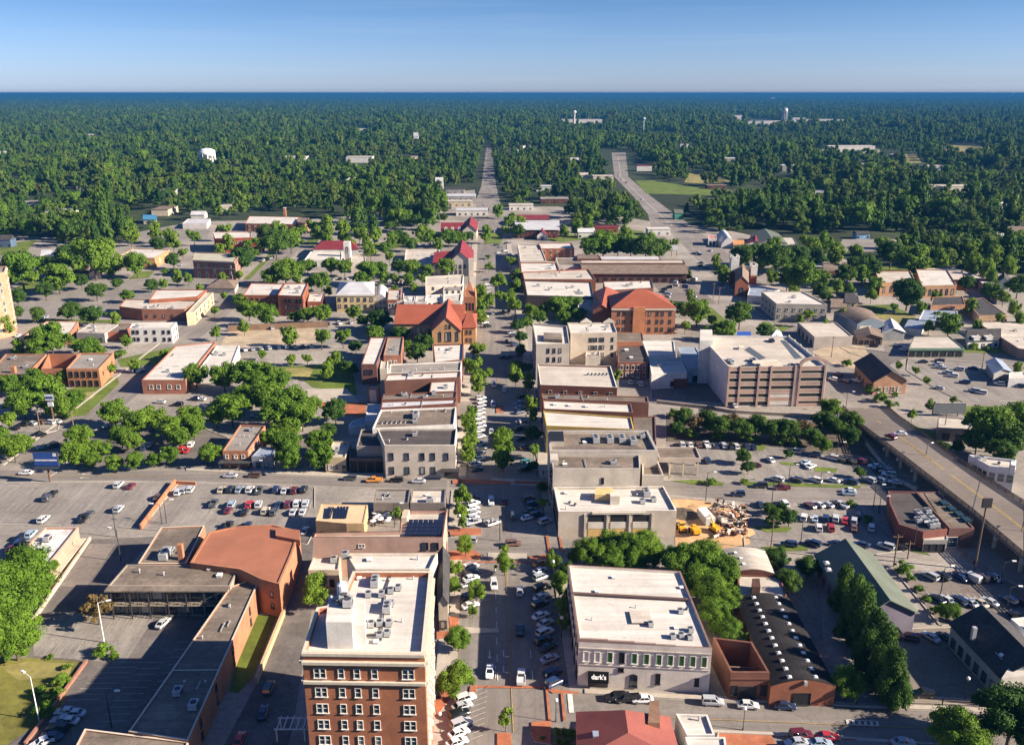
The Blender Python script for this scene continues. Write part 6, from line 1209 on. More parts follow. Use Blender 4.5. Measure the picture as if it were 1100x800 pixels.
# ------------------------------------------------------------------ lamps and poles
LT = {}
def pole(kind, u, v, h, label, rz=0.0):
    c = U(u, v, 0); root = empty({'cobra': 'street_lamp', 'globe': 'globe_lamp', 'util': 'utility_pole', 'signal': 'traffic_signal'}[kind], (c.x, c.y, .1), rz)
    tag(root, label, {'cobra': 'street lamp', 'globe': 'street lamp', 'util': 'utility pole', 'signal': 'traffic signal'}[kind])
    key = (kind, h)
    if key not in LT:
        m = MB(); k = MB(); x = None; pale = h > 9.5 and kind == 'cobra'
        if kind == 'cobra': m.tube((0, 0, 0), (0, 0, h), .14, .08, 8); m.tube((0, 0, h - .1), (2.0, 0, h + .3), .07, .05, 6); k.box((2.2, 0, h + .3), (1.0, .4, .22)); x = ('lamp_head', k.me('lamp_head', [WHITEM]))
        elif kind == 'globe': m.tube((0, 0, 0), (0, 0, .8), .16, .1, 8); m.tube((0, 0, .8), (0, 0, h), .08, .06, 8); k.ball((0, 0, h + .3), .38, 0, 10); x = ('lamp_globe', k.me('lamp_globe', [plain('white glass globe', (.8, .8, .78), .3)], True))
        elif kind == 'util': m.tube((0, 0, 0), (0, 0, h), .2, .13, 8); k.box((0, 0, h - .7), (2.4, .14, .16)); [k.tube((q, 0, h - .62), (q, 0, h - .35), .06, n=5) for q in (-1.1, -.4, .4, 1.1)]; x = ('crossarm', k.me('crossarm', [TIMBER]))
        else: m.tube((0, 0, 0), (0, 0, h), .14, .1, 8); m.tube((0, 0, h - .3), (5, 0, h), .08, .06, 6); [k.box((q, 0, h - .6), (.35, .35, 1.1)) for q in (2.4, 4.6)]; x = ('signal_head', k.me('signal_head', [plain('signal housing', (.03, .03, .03), .5)]))
        LT[key] = (m.me('pole', [TIMBER if kind == 'util' else (WHITEM if pale else DKMETAL)]), x)
    pm, x = LT[key]; link('pole', pm, root); link(x[0], x[1], root)
for kind, u, v, h, lab, rz in (
    ('cobra', 42, 774, 10, 'pale street lamp standing on the lawn by the motel court', 2.6), ('cobra', 112, 690, 10, 'white curved lamp on the island in the motel court', .2), ('cobra', 130, 603, 9, 'white lamp in the shaded part of the motel court', 2.8), ('cobra', 120, 781, 8, 'slim lamp in the shadow of the motel wing', 0),
    ('cobra', 125, 577, 9, 'slim lamp at the edge of the left car park above the court', 0), ('cobra', 179, 562, 7, 'lamp beside the orange dividing wall, nearer one', 0), ('cobra', 174, 563, 6, 'lamp beside the orange dividing wall, farther left one', 3.1),
    ('globe', 597, 775, 4.6, 'white globe lamp by the brick corner at the street bottom', 0), ('globe', 603, 684, 4.6, 'globe lamp on the shaded pavement before the whitewashed building', 0), ('globe', 798, 784, 4.6, 'globe lamp at the cross street opposite the roofless ruin', 0), ('globe', 1036, 751, 4.6, 'globe lamp at the gate of the fenced yard', 0), ('globe', 494, 571, 4.6, 'globe lamp at the corner by the pink row', 0), ('globe', 473, 788, 4.2, 'globe lamp on the pavement beside the hotel', 0), ('globe', 594, 622, 4.6, 'globe lamp beside the street trees right of the median', 0),
    ('util', 828, 590, 9, 'wooden utility pole beside the construction yard island', 0), ('cobra', 829, 541, 8, 'lamp beside the right road across from the red car', 0), ('cobra', 860, 584, 7.5, 'pale lamp at the edge of the lower right car park', 0), ('cobra', 758, 538, 9, 'lamp at the corner of the construction yard', 0), ('cobra', 847, 519, 6, 'lamp in the row of cars along the right road', 0), ('cobra', 881, 521, 4, 'short lamp near white cars along the right road', 0),
    ('util', 1047, 612, 20, 'very tall pole carrying the dark billboard beside the viaduct', 0), ('util', 960, 608, 9, 'wooden pole beside the lane above the green roof', 0), ('util', 975, 600, 5, 'short post beside the lane above the green roof', 0), ('cobra', 981, 591, 8, 'lamp on the grass corner below the dark workshops', 0), ('cobra', 938, 545, 7, 'lamp at the end of the right road by the workshops', 0), ('cobra', 944, 551, 5, 'second lamp at the shaded end of the right car park', 0), ('cobra', 1010, 640, 7.5, 'pale lamp between car rows in the brown lot', .3), ('cobra', 1081, 655, 6, 'lamp post before the depot at the right edge', 0), ('cobra', 1075, 627, 6, 'lamp at the shaded end of the brown lot', 0),
    ('util', 1013, 470, 9, 'wooden pole beside the roller shed', 0), ('util', 832, 384, 11, 'tall wooden pole behind the parking garage', 0), ('util', 893, 384, 10, 'dark wooden pole beside the sandy lot', 0), ('cobra', 908, 443, 8, 'lamp beside the road below the parking garage', 0), ('cobra', 992, 506, 9, 'lamp on the near railing of the viaduct', .5), ('cobra', 1093, 592, 9, 'lamp on the viaduct at the right edge', .5), ('cobra', 898, 494, 6, 'lamp near the trees at the back of the right car park', 0),
    ('cobra', 577, 512, 9, 'lamp in the shade by the concrete block corner', 2.5), ('signal', 537, 581, 6.5, 'traffic signal on a mast at the middle junction', 3.1), ('signal', 551, 350, 6.5, 'traffic signal at the junction by the courthouse', 3.1), ('signal', 592, 527, 6.5, 'traffic signal at the corner of the tan office', 3.1), ('util', 712, 300, 10, 'wooden pole beside the depot car park', 0), ('util', 766, 322, 10, 'wooden pole on the near side of the east street', 0), ('util', 772, 327, 10, 'second wooden pole on the near side of the east street', 0), ('util', 1054, 400, 9, 'wooden pole at the used car lot', 0), ('util', 974, 392, 9, 'wooden pole at the corner of the right lot', 0),
    ('cobra', 274, 508, 4, 'short lamp beside the black car on the cross street', 0), ('util', 80, 464, 8, 'pole at the corner of the west street', 0), ('util', 44, 466, 8, 'pole at the used car row', 0), ('cobra', 272, 404, 7, 'pale lamp before the white roofed wing', 0), ('util', 1027, 262, 12, 'wooden pole at the east woods lot', 0), ('util', 964, 294, 14, 'tall pole between east trees', 0), ('cobra', 424, 566, 7, 'thin lamp beside the young tree on the pink roofs', 0)):
    pole(kind, u, v, h, lab, rz)
# ------------------------------------------------------------------ vehicles
def paint_mat():
    m, n, l, b = newmat('car paint'); o = n.new('ShaderNodeObjectInfo'); l.new(o.outputs['Color'], b.inputs['Base Color'])
    b.inputs['Roughness'].default_value = 0.28; b.inputs['Specular IOR Level'].default_value = 0.5; b.inputs['Coat Weight'].default_value = 0.6; b.inputs['Coat Roughness'].default_value = 0.08; return m
PAINT = paint_mat(); CGLASS = glass_mat('car glass', (0.012, 0.016, 0.02), 0.06); TYRE = plain('tyre rubber', (0.018, 0.018, 0.018), 0.85); RIM = plain('alloy rim', (.45, .45, .46), 0.3, 0.8); TRIMB = plain('black trim', (.015, .015, .016), 0.6)
LAMPW = plain('headlight lens', (.7, .7, .68), 0.15); LAMPR = plain('tail light lens', (.28, .012, .012), 0.2)
def loft(m, st, mat=0):
    """st: list of (x, z0, z1, halfwidth); rounded cross sections joined along the length"""
    rings = []
    for x, z0, z1, w in st:
        e = min(.18, (z1 - z0) * .35)
        rings.append([(x, -w * .9, z0), (x, -w, z0 + e), (x, -w, z1 - e), (x, -w * .86, z1), (x, w * .86, z1), (x, w, z1 - e), (x, w, z0 + e), (x, w * .9, z0)])
    for a, b in zip(rings, rings[1:]):
        for i in range(8): j = (i + 1) % 8; m.poly([a[i], a[j], b[j], b[i]][::-1], mat)
    m.poly(rings[0], mat); m.poly(rings[-1][::-1], mat)
def cabin(m, g, xb0, xb1, xt0, xt1, zb, zt, wb, wt):
    B = [(xb0, -wb, zb), (xb1, -wb, zb), (xb1, wb, zb), (xb0, wb, zb)]; T = [(xt0, -wt, zt), (xt1, -wt, zt), (xt1, wt, zt), (xt0, wt, zt)]
    for i in range(4): j = (i + 1) % 4; g.poly([B[i], B[j], T[j], T[i]])
    g.poly(T)
    m.box(((xt0 + xt1) / 2, 0, zt + .03), (xt1 - xt0 + .12, 2 * wt + .1, .08))
    for i in range(4): m.tube(B[i], T[i], .055, n=5)
    xm0, xm1 = (xb0 * .45 + xb1 * .55), (xt0 * .45 + xt1 * .55)
    for s in (-1, 1): m.tube((xm0, s * wb, zb), (xm1, s * wt, zt), .05, n=5)
CARK = {}
def car_kit(kind):
    if kind in CARK: return CARK[kind]
    m = MB(); g = MB(); L2 = 2.3; wr = .33; wx = 1.38; ww = .82
    if kind == 'sedan':
        loft(m, [(-2.33, .42, .78, .72), (-2.2, .3, .95, .84), (-1.5, .24, 1.0, .9), (.7, .24, .97, .9), (1.3, .24, .93, .9), (2.1, .28, .76, .86), (2.34, .38, .62, .70)]); cabin(m, g, -1.75, 1.1, -1.05, .3, .94, 1.42, .80, .62)
    elif kind == 'suv':
        wr = .38; loft(m, [(-2.34, .5, .95, .8), (-2.25, .34, 1.1, .9), (-1.5, .28, 1.13, .95), (.9, .28, 1.1, .95), (1.5, .3, 1.06, .95), (2.2, .32, .92, .9), (2.36, .45, .8, .78)]); cabin(m, g, -2.25, 1.1, -2.0, .45, 1.08, 1.72, .86, .70)
    elif kind == 'pickup':
        wr = .4; L2 = 2.7; wx = 1.7; loft(m, [(-2.75, .5, 1.0, .9), (-2.7, .36, 1.05, .96), (-.4, .32, 1.08, .96), (1.2, .32, 1.1, .96), (2.5, .36, 1.0, .94), (2.75, .5, .9, .82)]); cabin(m, g, -.55, 1.35, -.4, .75, 1.06, 1.75, .86, .72)
        for y in (-.9, .9): m.box((-1.6, y, 1.12), (2.1, .12, .2))
        m.box((-2.68, 0, 1.1), (.1, 1.8, .2))
    elif kind == 'van':
        wr = .38; L2 = 2.6; wx = 1.6; loft(m, [(-2.6, .4, 1.9, .9), (-2.5, .32, 2.1, .97), (.9, .3, 2.1, .97), (1.5, .3, 1.5, .97), (2.3, .34, 1.05, .93), (2.6, .45, .85, .8)]); g.poly([(.98, -.85, 2.02), (1.52, -.88, 1.5), (1.52, .88, 1.5), (.98, .85, 2.02)]); [g.poly([(.3, s * .985, 1.25), (1.4, s * .985, 1.25), (1.0, s * .985, 1.85), (.3, s * .985, 1.85)]) for s in (-1, 1)]
    body = m.me('body', [PAINT, TRIMB]); glass = g.me('window', CGLASS)
    w = MB(); w.tube((0, -.11, 0), (0, .11, 0), wr, n=14, m=0); w.tube((0, -.125, 0), (0, .125, 0), wr * .6, n=10, m=1); wheel = w.me('wheel', [TYRE, RIM])
    hd = MB(); hd.box((0, 0, 0), (.16, .36, .14)); hl = hd.me('headlight', LAMPW); td = MB(); td.box((0, 0, 0), (.1, .32, .16)); tl = td.me('tail_light', LAMPR)
    far = MB(); far.V = m.V + g.V; far.F = m.F + [tuple(i + len(m.V) for i in f) for f in g.F]; far.M = m.M + [1] * len(g.M)
    for x in (-wx, wx):
        for s in (-1, 1): far.tube((x, s * (ww - .1), wr), (x, s * (ww + .1), wr), wr, n=8, m=2)
    fm = far.me('car_body', [PAINT, CGLASS, TYRE])
    CARK[kind] = (body, glass, wheel, hl, tl, fm, L2, wr, wx, ww, {'sedan': (.66, .80), 'suv': (.82, .92), 'pickup': (.9, .9), 'van': (.85, 1.0)}[kind]); return CARK[kind]
CC = {'w': ('white', (.62, .61, .59)), 's': ('silver', (.42, .43, .45)), 'k': ('black', (.012, .012, .014)), 'g': ('dark grey', (.07, .075, .08)), 'b': ('navy blue', (.02, .035, .09)), 'l': ('light blue', (.30, .38, .46)), 'r': ('red', (.42, .025, .03)), 'm': ('maroon', (.13, .016, .025)), 't': ('teal', (.05, .24, .24)), 'o': ('orange', (.55, .22, .04)), 'y': ('cream', (.58, .50, .36)), 'n': ('brown', (.14, .075, .05))}
KN = {'sedan': ('parked_car', 'sedan', 'car'), 'suv': ('parked_suv', 'suv', 'suv'), 'pickup': ('pickup_truck', 'pickup', 'pickup truck'), 'van': ('parked_van', 'van', 'van')}
PROTO = {}; NCAR = [0]
def vehicle(u, v, ang, kind, col, label, z=0.12, group=None, px=None):
    kit = car_kit(kind); NCAR[0] += 1; near = v > 425; p = U(u, v, z + .7); key = (kind, near)
    if key not in PROTO:
        body, glass, wheel, hl, tl, fm, L2, wr, wx, ww, lz = kit
        if near:
            r = empty(KN[kind][0], (0, 0, 0)); link('body', body, r); link('window', glass, r)
            for x in (-wx, wx):
                for s in (-1, 1): link('wheel', wheel, r, (x, s * ww, wr))
            for s in (-1, 1): link('headlight', hl, r, (L2 - .12, s * .58, lz[0])); link('tail_light', tl, r, (-L2 + .06, s * .62, lz[1]))
        else: r = link(KN[kind][0], fm)
        PROTO[key] = r; o = r
    else: o = copy_tree(PROTO[key])
    o.location = (p.x, p.y, z); o.rotation_euler = (0, 0, ang); o.scale = (.93, .93, .93)
    f_ = random.uniform(.75, 1.2)
    for q in [o] + list(o.children): q.color = (*[c * f_ for c in CC[col][1]], 1)
    tag(o, label, KN[kind][2], group); return o
TYPES = {'c': 'sedan', 'v': 'suv', 'p': 'pickup', 'x': 'van'}
def row(where, ang, items, order='left', group=None):
    """items: (u, v, colour+type). order says how the ordinal counts"""
    ks = {'left': lambda i: i[0], 'near': lambda i: -i[1]}[order]; items = sorted(items, key=ks); n = len(items)
    if ' kerb' in where or 'street' in where or 'shade' in where or 'wall' in where: items = [(i[0], i[1], ('w' if i[2][0] == 'l' else i[2][0]) + i[2][1], *i[3:]) for i in items]
    for i, it in enumerate(items):
        u, v, ct = it[:3]; q_ = random.random()
        if q_ < .16 and ct[0] == 'w': ct = 's' + ct[1]
        elif q_ < .3 and ct[0] == 'k': ct = 'gbn'[i % 3] + ct[1]
        u += random.uniform(-.6, .6); a = R(it[3]) if len(it) > 3 else ang; kind = TYPES[ct[1]]; cn = CC[ct[0]][0]
        if n == 1: lab = f'{cn} {KN[kind][1]} {where}'
        else: lab = f'{cn} {KN[kind][1]}, {ORD[i + 1]} ' + ('from left ' if order == 'left' else 'from near end ') + where
        vehicle(u, v, a + random.uniform(-.07, .07), kind, ct[0], lab, group=group)
def line(n, u0, v0, u1, v1, cols, skip=()):
    r_ = random.Random(int(u0 * 31 + v0)); return [(u0 + (u1 - u0) * i / max(1, n - 1), v0 + (v1 - v0) * i / max(1, n - 1), cols[i % len(cols)] + r_.choice('ccvvvp')) for i in range(n) if i not in skip]
UP = SROT; A30 = R(30)
row('in the front row of the middle car park', UP, [(238, 525, 'yc'), (248, 525, 'kv'), (257, 525, 'lc'), (268, 525, 'wv'), (278, 526, 'gp'), (297, 525, 'bv'), (306, 526, 'wc'), (316, 526, 'mv'), (327, 525, 'kv')], group='cars in the middle car park')
row('in the second row of the middle car park', UP, [(230, 540, 'gp'), (249, 541, 'lv'), (268, 541, 'rv'), (278, 541, 'wv'), (299, 541, 'bc'), (309, 541, 'mv'), (319, 540, 'wv'), (328, 540, 'sv')], group='cars in the middle car park')
row('in the third row of the middle car park', UP, [(245, 547, 'mc'), (262, 549, 'kc'), (285, 548, 'yv'), (295, 549, 'kv'), (315, 549, 'wc'), (325, 549, 'wc')], group='cars in the middle car park')
row('beside the rear edge of the orange roofed auditorium', UP, [(245, 564, 'kp'), (266, 563, 'bc'), (328, 569, 'wc')])
row('in the wide left car park, mostly empty', UP, [(47, 557, 'wv'), (51, 534, 'gv'), (57, 529, 'kc'), (90, 556, 'kp'), (96, 551, 'gc'), (128, 546, 'wv'), (128, 520, 'wv'), (141, 521, 'mc'), (170, 533, 'nc')], group='cars in the left car park')
row('beside the hedge end of the dividing wall', UP, [(192, 528, 'sv'), (198, 526, 'sv'), (205, 525, 'lv')])
row('in the bay behind the stained store', UP, [(33, 573, 'lv'), (22, 582, 'bv'), (12, 588, 'mc'), (24, 576, 'kv')], group='cars behind the stained store')
row('driving along the cross street by the trees', R(178), [(28, 507, 'wc'), (247, 510, 'sc'), (273, 510, 'kv')])
row('parked before the tan corner building', R(178), [(376, 513, 'kv'), (402, 515, 'op'), (426, 515, 'kv'), (450, 516, 'sc')])
row('in the shaded bay under the motel lawn', R(175), [(70, 763, 'lc'), (80, 765, 'lc'), (66, 772, 'sc'), (72, 773, 'wc'), (62, 781, 'kv'), (55, 790, 'kc'), (45, 796, 'wc', 215)], 'near', 'cars in the motel court')
row('near the foot of the motel gallery', R(80), [(175, 668, 'wc')])
row('in the dark of the hotel alley', UP, [(257, 793, 'rc'), (282, 764, 'bc'), (289, 738, 'gv')])
row('angled at the left kerb beside the hotel', A30, [(500, 749, 'wv'), (496, 757, 'wc'), (494, 766, 'kv'), (495, 776, 'sv'), (493, 786, 'wc'), (491, 796, 'wc')], 'near', 'cars angled beside the hotel')
row('angled at the left kerb beside the mansard shop', A30, [(505, 608, 'wv'), (505, 614, 'kc'), (506, 620, 'wc'), (503, 626, 'sc'), (505, 640, 'kv'), (505, 649, 'wc')], 'near', 'cars angled by the mansard shop')
row('angled at the left kerb above the middle junction', A30, [(508, 540, 'wv'), (507, 545, 'wc'), (508, 550, 'sc'), (507, 555, 'wc'), (509, 560, 'wp'), (529, 561, 'lv'), (508, 534, 'mc')], 'near', 'cars angled above the middle junction')
row('waiting at the corner by the pink row', R(170), [(504, 580, 'sv')])
row('driving on the shaded main street', SROT, [(530, 627, 'lv', 271.8), (558, 634, 'lc'), (558, 676, 'kv'), (526, 720, 'lc', 271.8), (560, 726, 'wp'), (551, 583, 'kv', 8), (552, 553, 'kv'), (527, 538, 'lv', 271.8), (541, 537, 'mc')], 'near')
row('angled at the right kerb beside the whitewashed building', R(35), [(581, 660, 'lc'), (586, 668, 'lc'), (586, 678, 'lv'), (584, 687, 'kv'), (591, 706, 'wc'), (589, 694, 'kc'), (594, 722, 'kv'), (596, 732, 'bv'), (580, 648, 'kv')], 'near', 'cars angled by the whitewashed building')
row('angled at the right kerb near the median tree', R(35), [(581, 604, 'oc'), (580, 612, 'wc'), (581, 619, 'lv'), (582, 630, 'kv'), (581, 640, 'lc')], 'near', 'cars angled near the median tree')
row('parked in the shade of the tan office', R(35), [(572, 541, 'kv'), (570, 547, 'gc'), (567, 555, 'wc'), (577, 552, 'bv'), (586, 559, 'lv'), (568, 535, 'kv')], 'near', 'cars in the shade of the tan office')
row('angled at the left kerb by the median trees', A30, [(515, 462, 'lc'), (515, 468, 'sc'), (515, 476, 'wv'), (516, 481, 'kc'), (515, 486, 'sc'), (515, 492, 'wc'), (510, 498, 'wv'), (512, 503, 'gc')], 'near', 'cars angled below the median tree pair')
row('angled at the left kerb beside the flower beds', A30, [(517, 427, 'wv'), (517, 431, 'wc'), (516, 435, 'sc'), (516, 439, 'wc'), (516, 443, 'wc'), (515, 448, 'wc'), (515, 453, 'wv'), (516, 457, 'sc')], 'near', 'cars angled beside the flower beds')
row('driving on the middle stretch of the main street', SROT, [(530, 434, 'wv', 271.8), (531, 413, 'lv', 271.8), (542, 418, 'wc'), (528, 463, 'wc', 271.8)], 'near')
row('angled at the right kerb opposite the median tree', R(35), [(558, 432, 'wc'), (559, 437, 'wc'), (558, 442, 'bc'), (559, 452, 'lc'), (558, 460, 'kv'), (560, 470, 'gc'), (563, 480, 'kv'), (565, 496, 'tv'), (564, 503, 'kv'), (560, 425, 'kc')], 'near', 'cars angled opposite the median tree')
row('in the shade of the upper main street', R(35), [(556, 403, 'kc'), (555, 396, 'gc'), (556, 389, 'mc'), (557, 380, 'rc'), (547, 383, 'kv'), (540, 383, 'kc'), (554, 370, 'bv'), (552, 360, 'kv'), (549, 357, 'sc'), (544, 366, 'kc', 92)], 'near', 'cars in the shade of the upper street')
row('angled beside the church on the upper street', A30, [(521, 340, 'wv'), (521, 346, 'lc'), (524, 350, 'kv'), (530, 336, 'sc', 92), (541, 334, 'gc', 92), (546, 334, 'kv', 92)], 'near', 'cars beside the church')
row('angled by the street gardens above the church', A30, [(523, 305, 'wc'), (524, 309, 'sc'), (524, 313, 'lc'), (526, 317, 'wc'), (522, 300, 'kc')], 'near', 'cars by the street gardens')
row('parked at the shaded far crossing', R(35), [(538, 265, 'kc'), (536, 271, 'sc'), (542, 269, 'lv'), (544, 261, 'kc'), (547, 274, 'wx'), (533, 263, 'kv'), (531, 249, 'kc'), (516, 236, 'kc'), (524, 234, 'gc'), (546, 260, 'bc')], 'near', 'cars at the far crossing')
row('driving up the far main street', SROT, [(525, 225, 'kc'), (521, 220, 'wc'), (525, 212, 'gc'), (527, 203, 'wc'), (521, 194, 'kc'), (526, 189, 'wc')], 'near', 'cars on the far main street')
row('parked tight to the wall of the whitewashed building', R(183), [(661, 748, 'kv'), (674, 749, 'kp'), (690, 750, 'lc')])
row('on the cross street before the ruin and hangar', R(-2), [(766, 752.5, 'sv'), (803, 756, 'wc'), (843, 757, 'bc')])
row('in the brick paved car park at the bottom', R(2), [(860, 788, 'mv'), (858, 796, 'sc'), (848, 800, 'bc'), (882, 797, 'lc')])
p_ = row('low and sporty beside the brick paved car park', R(-2), [(890, 790, 'rc')])
row('at the very bottom under the right tree', R(-3), [(971, 796, 'lc')])
row('in the fenced yard below the grey gable', UP, [(976, 684, 'mv', 160), (1000, 683, 'wc', 118), (1015, 683, 'bc', 118)], group='cars in the fenced yard')
row('with a dark body at the corner under the last cedar', R(175), [(992, 744, 'kv')])
row('in the upper row of the brown lot', R(118), [(1000, 618, 'wv'), (1012, 618, 'kv'), (1032, 619, 'bc'), (1043, 620, 'wx'), (1054, 620, 'kv'), (1062, 619, 'kv'), (1067, 619, 'wc'), (1031, 617, 'kc')], group='cars in the brown lot')
row('in the lower row of the brown lot', R(112), [(1017, 643, 'wc'), (1030, 644, 'bv'), (1042, 646, 'sc'), (1052, 646, 'yc'), (1063, 645, 'wc'), (1084, 644, 'bv'), (1096, 645, 'mc'), (1007, 642, 'kc')], group='cars in the brown lot')
row('by the depot at the right edge', R(100), [(1092, 662, 'kp'), (1098, 668, 'wv')])
row('along the lower edge of the right car park', R(165), [(847, 584, 'bv'), (873, 583, 'bv', 140), (897, 583, 'bc', 160), (925, 584, 'bc', 150), (952, 586, 'wv', 145), (966, 586, 'kv', 140)], group='cars in the lower right car park')
row('in the upper row of the lower right car park', UP, [(817, 541, 'bc'), (843, 540, 'wv'), (870, 542, 'mc', 120), (879, 541, 'wc', 120), (889, 541, 'wc', 120), (903, 541.5, 'wp', 130), (898, 540, 'kc', 120)], group='cars in the lower right car park')
row('in the middle row of the lower right car park', R(70), [(864, 555, 'wv'), (876, 556, 'lc'), (887, 556, 'bv'), (897, 556, 'wv'), (908, 558, 'rc'), (918, 559, 'sv'), (936, 566, 'wv'), (922, 553, 'kv'), (917, 566, 'nc')], group='cars in the lower right car park')
row('in the inner row of the lower right car park', R(80), [(879, 566, 'wv'), (892, 566, 'rv')], group='cars in the lower right car park')
row('driving along the right road', R(175), [(792, 530, 'bv'), (840, 523, 'mp'), (817, 521, 'kv'), (912, 529, 'lc'), (912, 526, 'wc')])
row('by the road in the upper right car park', R(140), [(835, 514, 'wv'), (855, 515, 'bv'), (876, 515, 'wv'), (895, 515, 'wc'), (914, 517, 'bv'), (934, 515, 'wv', 120), (944, 515, 'lv', 120)], group='cars in the upper right car park')
row('scattered in the upper right car park', R(120), [(828, 493, 'wc', 100), (760, 494, 'bv', 95), (811, 499, 'mc', 170), (855, 484, 'sv', 150), (874, 488, 'bv', 150), (866, 496, 'lc', 40), (871, 500, 'wc', 40), (893, 491, 'wv', 150), (903, 493, 'kv', 130), (914, 495, 'kv', 130), (925, 495, 'rv', 125)], group='cars in the upper right car park')
row('in the back row of the upper right car park', UP, [(733, 477, 'wv'), (741, 477, 'wc'), (750, 477, 'kv'), (759, 477, 'wp'), (768, 478, 'kc'), (777, 478, 'sv'), (784, 479, 'kv'), (791, 479, 'wv'), (801, 479, 'bv'), (810, 479.5, 'bc')], group='cars in the upper right car park')
row('in the shade against the viaduct', R(160), [(940, 500, 'wc'), (948, 499, 'lc'), (951, 505, 'wv'), (955, 509, 'lv'), (962, 517, 'lc'), (945, 504, 'bv')], group='cars in the shade of the viaduct')
o = vehicle(957, 468.5, R(115), 'suv', 'm', 'maroon suv driving on the ramp of the viaduct', z=5.0); o = vehicle(967, 465, R(170), 'sedan', 'w', 'white sedan turning off the ramp of the viaduct', z=4.6)
row('on the street below the parking garage', R(175), [(762, 438.5, 'kv')]); row('parked at the foot of the garage bay', R(95), [(789, 435, 'wc')])
row('passing the right side of the garage', R(128), [(895, 407, 'wv'), (900, 402, 'mv'), (908, 409, 'kv'), (920, 408, 'wc')])
for i, (u, v, cl) in enumerate(((784, 386, 'w'), (786, 388, 's'), (804, 392, 'b'), (808, 392, 'k'), (814, 392.5, 'b'), (850, 392, 'b'), (856, 392, 'k'), (809, 386, 'b'), (829, 365, 'k'))):
    o = vehicle(u, v, UP, 'sedan', cl, f'{CC[cl][0]} sedan, {ORD[i + 1]} of those on the roof deck of the parking garage', z=15.2, group='cars on the garage roof')
    p = U(u, v, 15.9); o.location = (p.x, p.y, 15.2)
row('in the used car lot on the right', R(150), [(1010, 387, 'kv'), (1008, 391, 'wv'), (1011, 394, 'wp'), (1018, 400, 'sv'), (1024, 403, 'wv'), (1030, 396, 'ws'[0] + 'v'), (1036, 410, 'kv'), (1008, 416, 'wc'), (1046, 419, 'sv'), (1054, 421, 'wv'), (1045, 395, 'bc')], group='cars in the used car lot')
row('at the sheds on the right edge lot', R(150), [(1070, 407, 'kv'), (1074, 412, 'wv'), (1088, 413, 'wc'), (1095, 414, 'kv'), (1080, 410, 'gc')], group='cars at the right edge lot')
b = hip('blue_shop', 'pale blue roofed shop in the used car lot', 'shop', [(1068, 401), (1086, 399), (1076, 388), (1060, 389)], 4, 1.6, WS(GRY), RBL, axis=1, over=.6)
b = flat('white_stand', 'white flat roofed stand next to the blue roofed shop', 'stand', [(1084, 406), (1104, 406), (1100, 399), (1084, 400)], 4, WS(WHT), RW, par=.2)
row('before the timber porch shop', R(160), [(930, 368, 'wv'), (938, 371, 'kc'), (963, 370, 'wc'), (972, 375, 'wc'), (981, 375, 'wx'), (975, 372, 'wc')], group='cars before the timber porch shop')
row('on the grass of the green', R(175), [(954, 336, 'kp'), (957, 335, 'bv')]); row('on the far east cross street', R(178), [(991, 388, 'kc')])
row('in the two lines of the depot car park', R(150), [(714, 310, 'kc'), (720, 308, 'kv'), (726, 306, 'wc'), (736, 306, 'sc'), (737, 308, 'bv'), (739, 311, 'wc'), (742, 313, 'kv'), (745, 318, 'wc'), (718, 315, 'lc'), (716, 318, 'sc'), (712, 313, 'bc'), (725, 303, 'wv')], group='cars in the depot car park')
row('on the wide east street', R(125), [(746, 272, 'kc'), (749, 271, 'wc'), (752, 273, 'kv'), (753, 282, 'gc'), (752, 285, 'kc'), (745, 300, 'wx'), (773, 303, 'wv'), (772, 273, 'kc'), (763, 269, 'wc'), (788, 307, 'kv'), (778, 309, 'wc'), (758, 287, 'kc')], 'near', 'cars on the east street')
row('on the hill street', R(110), [(672, 196, 'kc'), (668, 193, 'wc'), (664, 189, 'wc'), (699, 245, 'kv'), (705, 247, 'sc'), (690, 214, 'wc')], 'near', 'cars on the hill street')
row('under the trees of the small car park left', R(95), [(160, 477, 'wc'), (185, 479, 'wv'), (190, 476, 'wp'), (201, 483, 'rc'), (205, 477, 'wv'), (196, 482, 'rv'), (155, 480, 'bc'), (176, 482, 'sc'), (102, 477, 'wc')], group='cars under the trees left')
row('in the loading bay behind the white roofed L', R(170), [(191, 434, 'kv'), (210, 428, 'bv'), (216, 428, 'wc'), (172, 431, 'wc')])
row('in the row of used cars by the pole sign', R(160), [(25, 455, 'kv'), (34, 454, 'wc'), (43, 453, 'nv'), (53, 453, 'wv'), (60, 452, 'wc'), (16, 459, 'kc'), (42, 466, 'kp'), (57, 477, 'kv')], group='used cars by the pole sign')
row('crossing the west street junction', R(40), [(47, 480, 'tc'), (60, 478, 'bv'), (116, 457, 'wc'), (150, 398, 'bv')])
row('in the strip beside the orange dirt lot', R(120), line(9, 262, 375, 334, 371, 'wswwkswkw'), group='cars beside the dirt lot')
row('along the upper rail of the dirt lot', R(120), line(8, 292, 352, 376, 346, 'wksgwkws'), group='cars above the dirt lot')
row('in the lot behind the yellow block', R(120), line(8, 322, 301, 372, 299, 'wkbwgskw'), group='cars behind the yellow block')
row('in the shaded lot left of the church', R(95), line(8, 410, 302, 438, 305, 'bkwbgkbk'), group='cars left of the church')
row('in the lot by the brick office', R(100), line(7, 282, 280, 294, 276, 'swkbswk'), group='cars by the brick office')
row('in the tree-lined left lot', R(100), [(40, 343, 'wc'), (46, 341, 'wv'), (50, 340, 'sc'), (102, 330, 'lc'), (195, 284, 'lc'), (20, 360, 'wc')], group='cars in the tree-lined left lot')
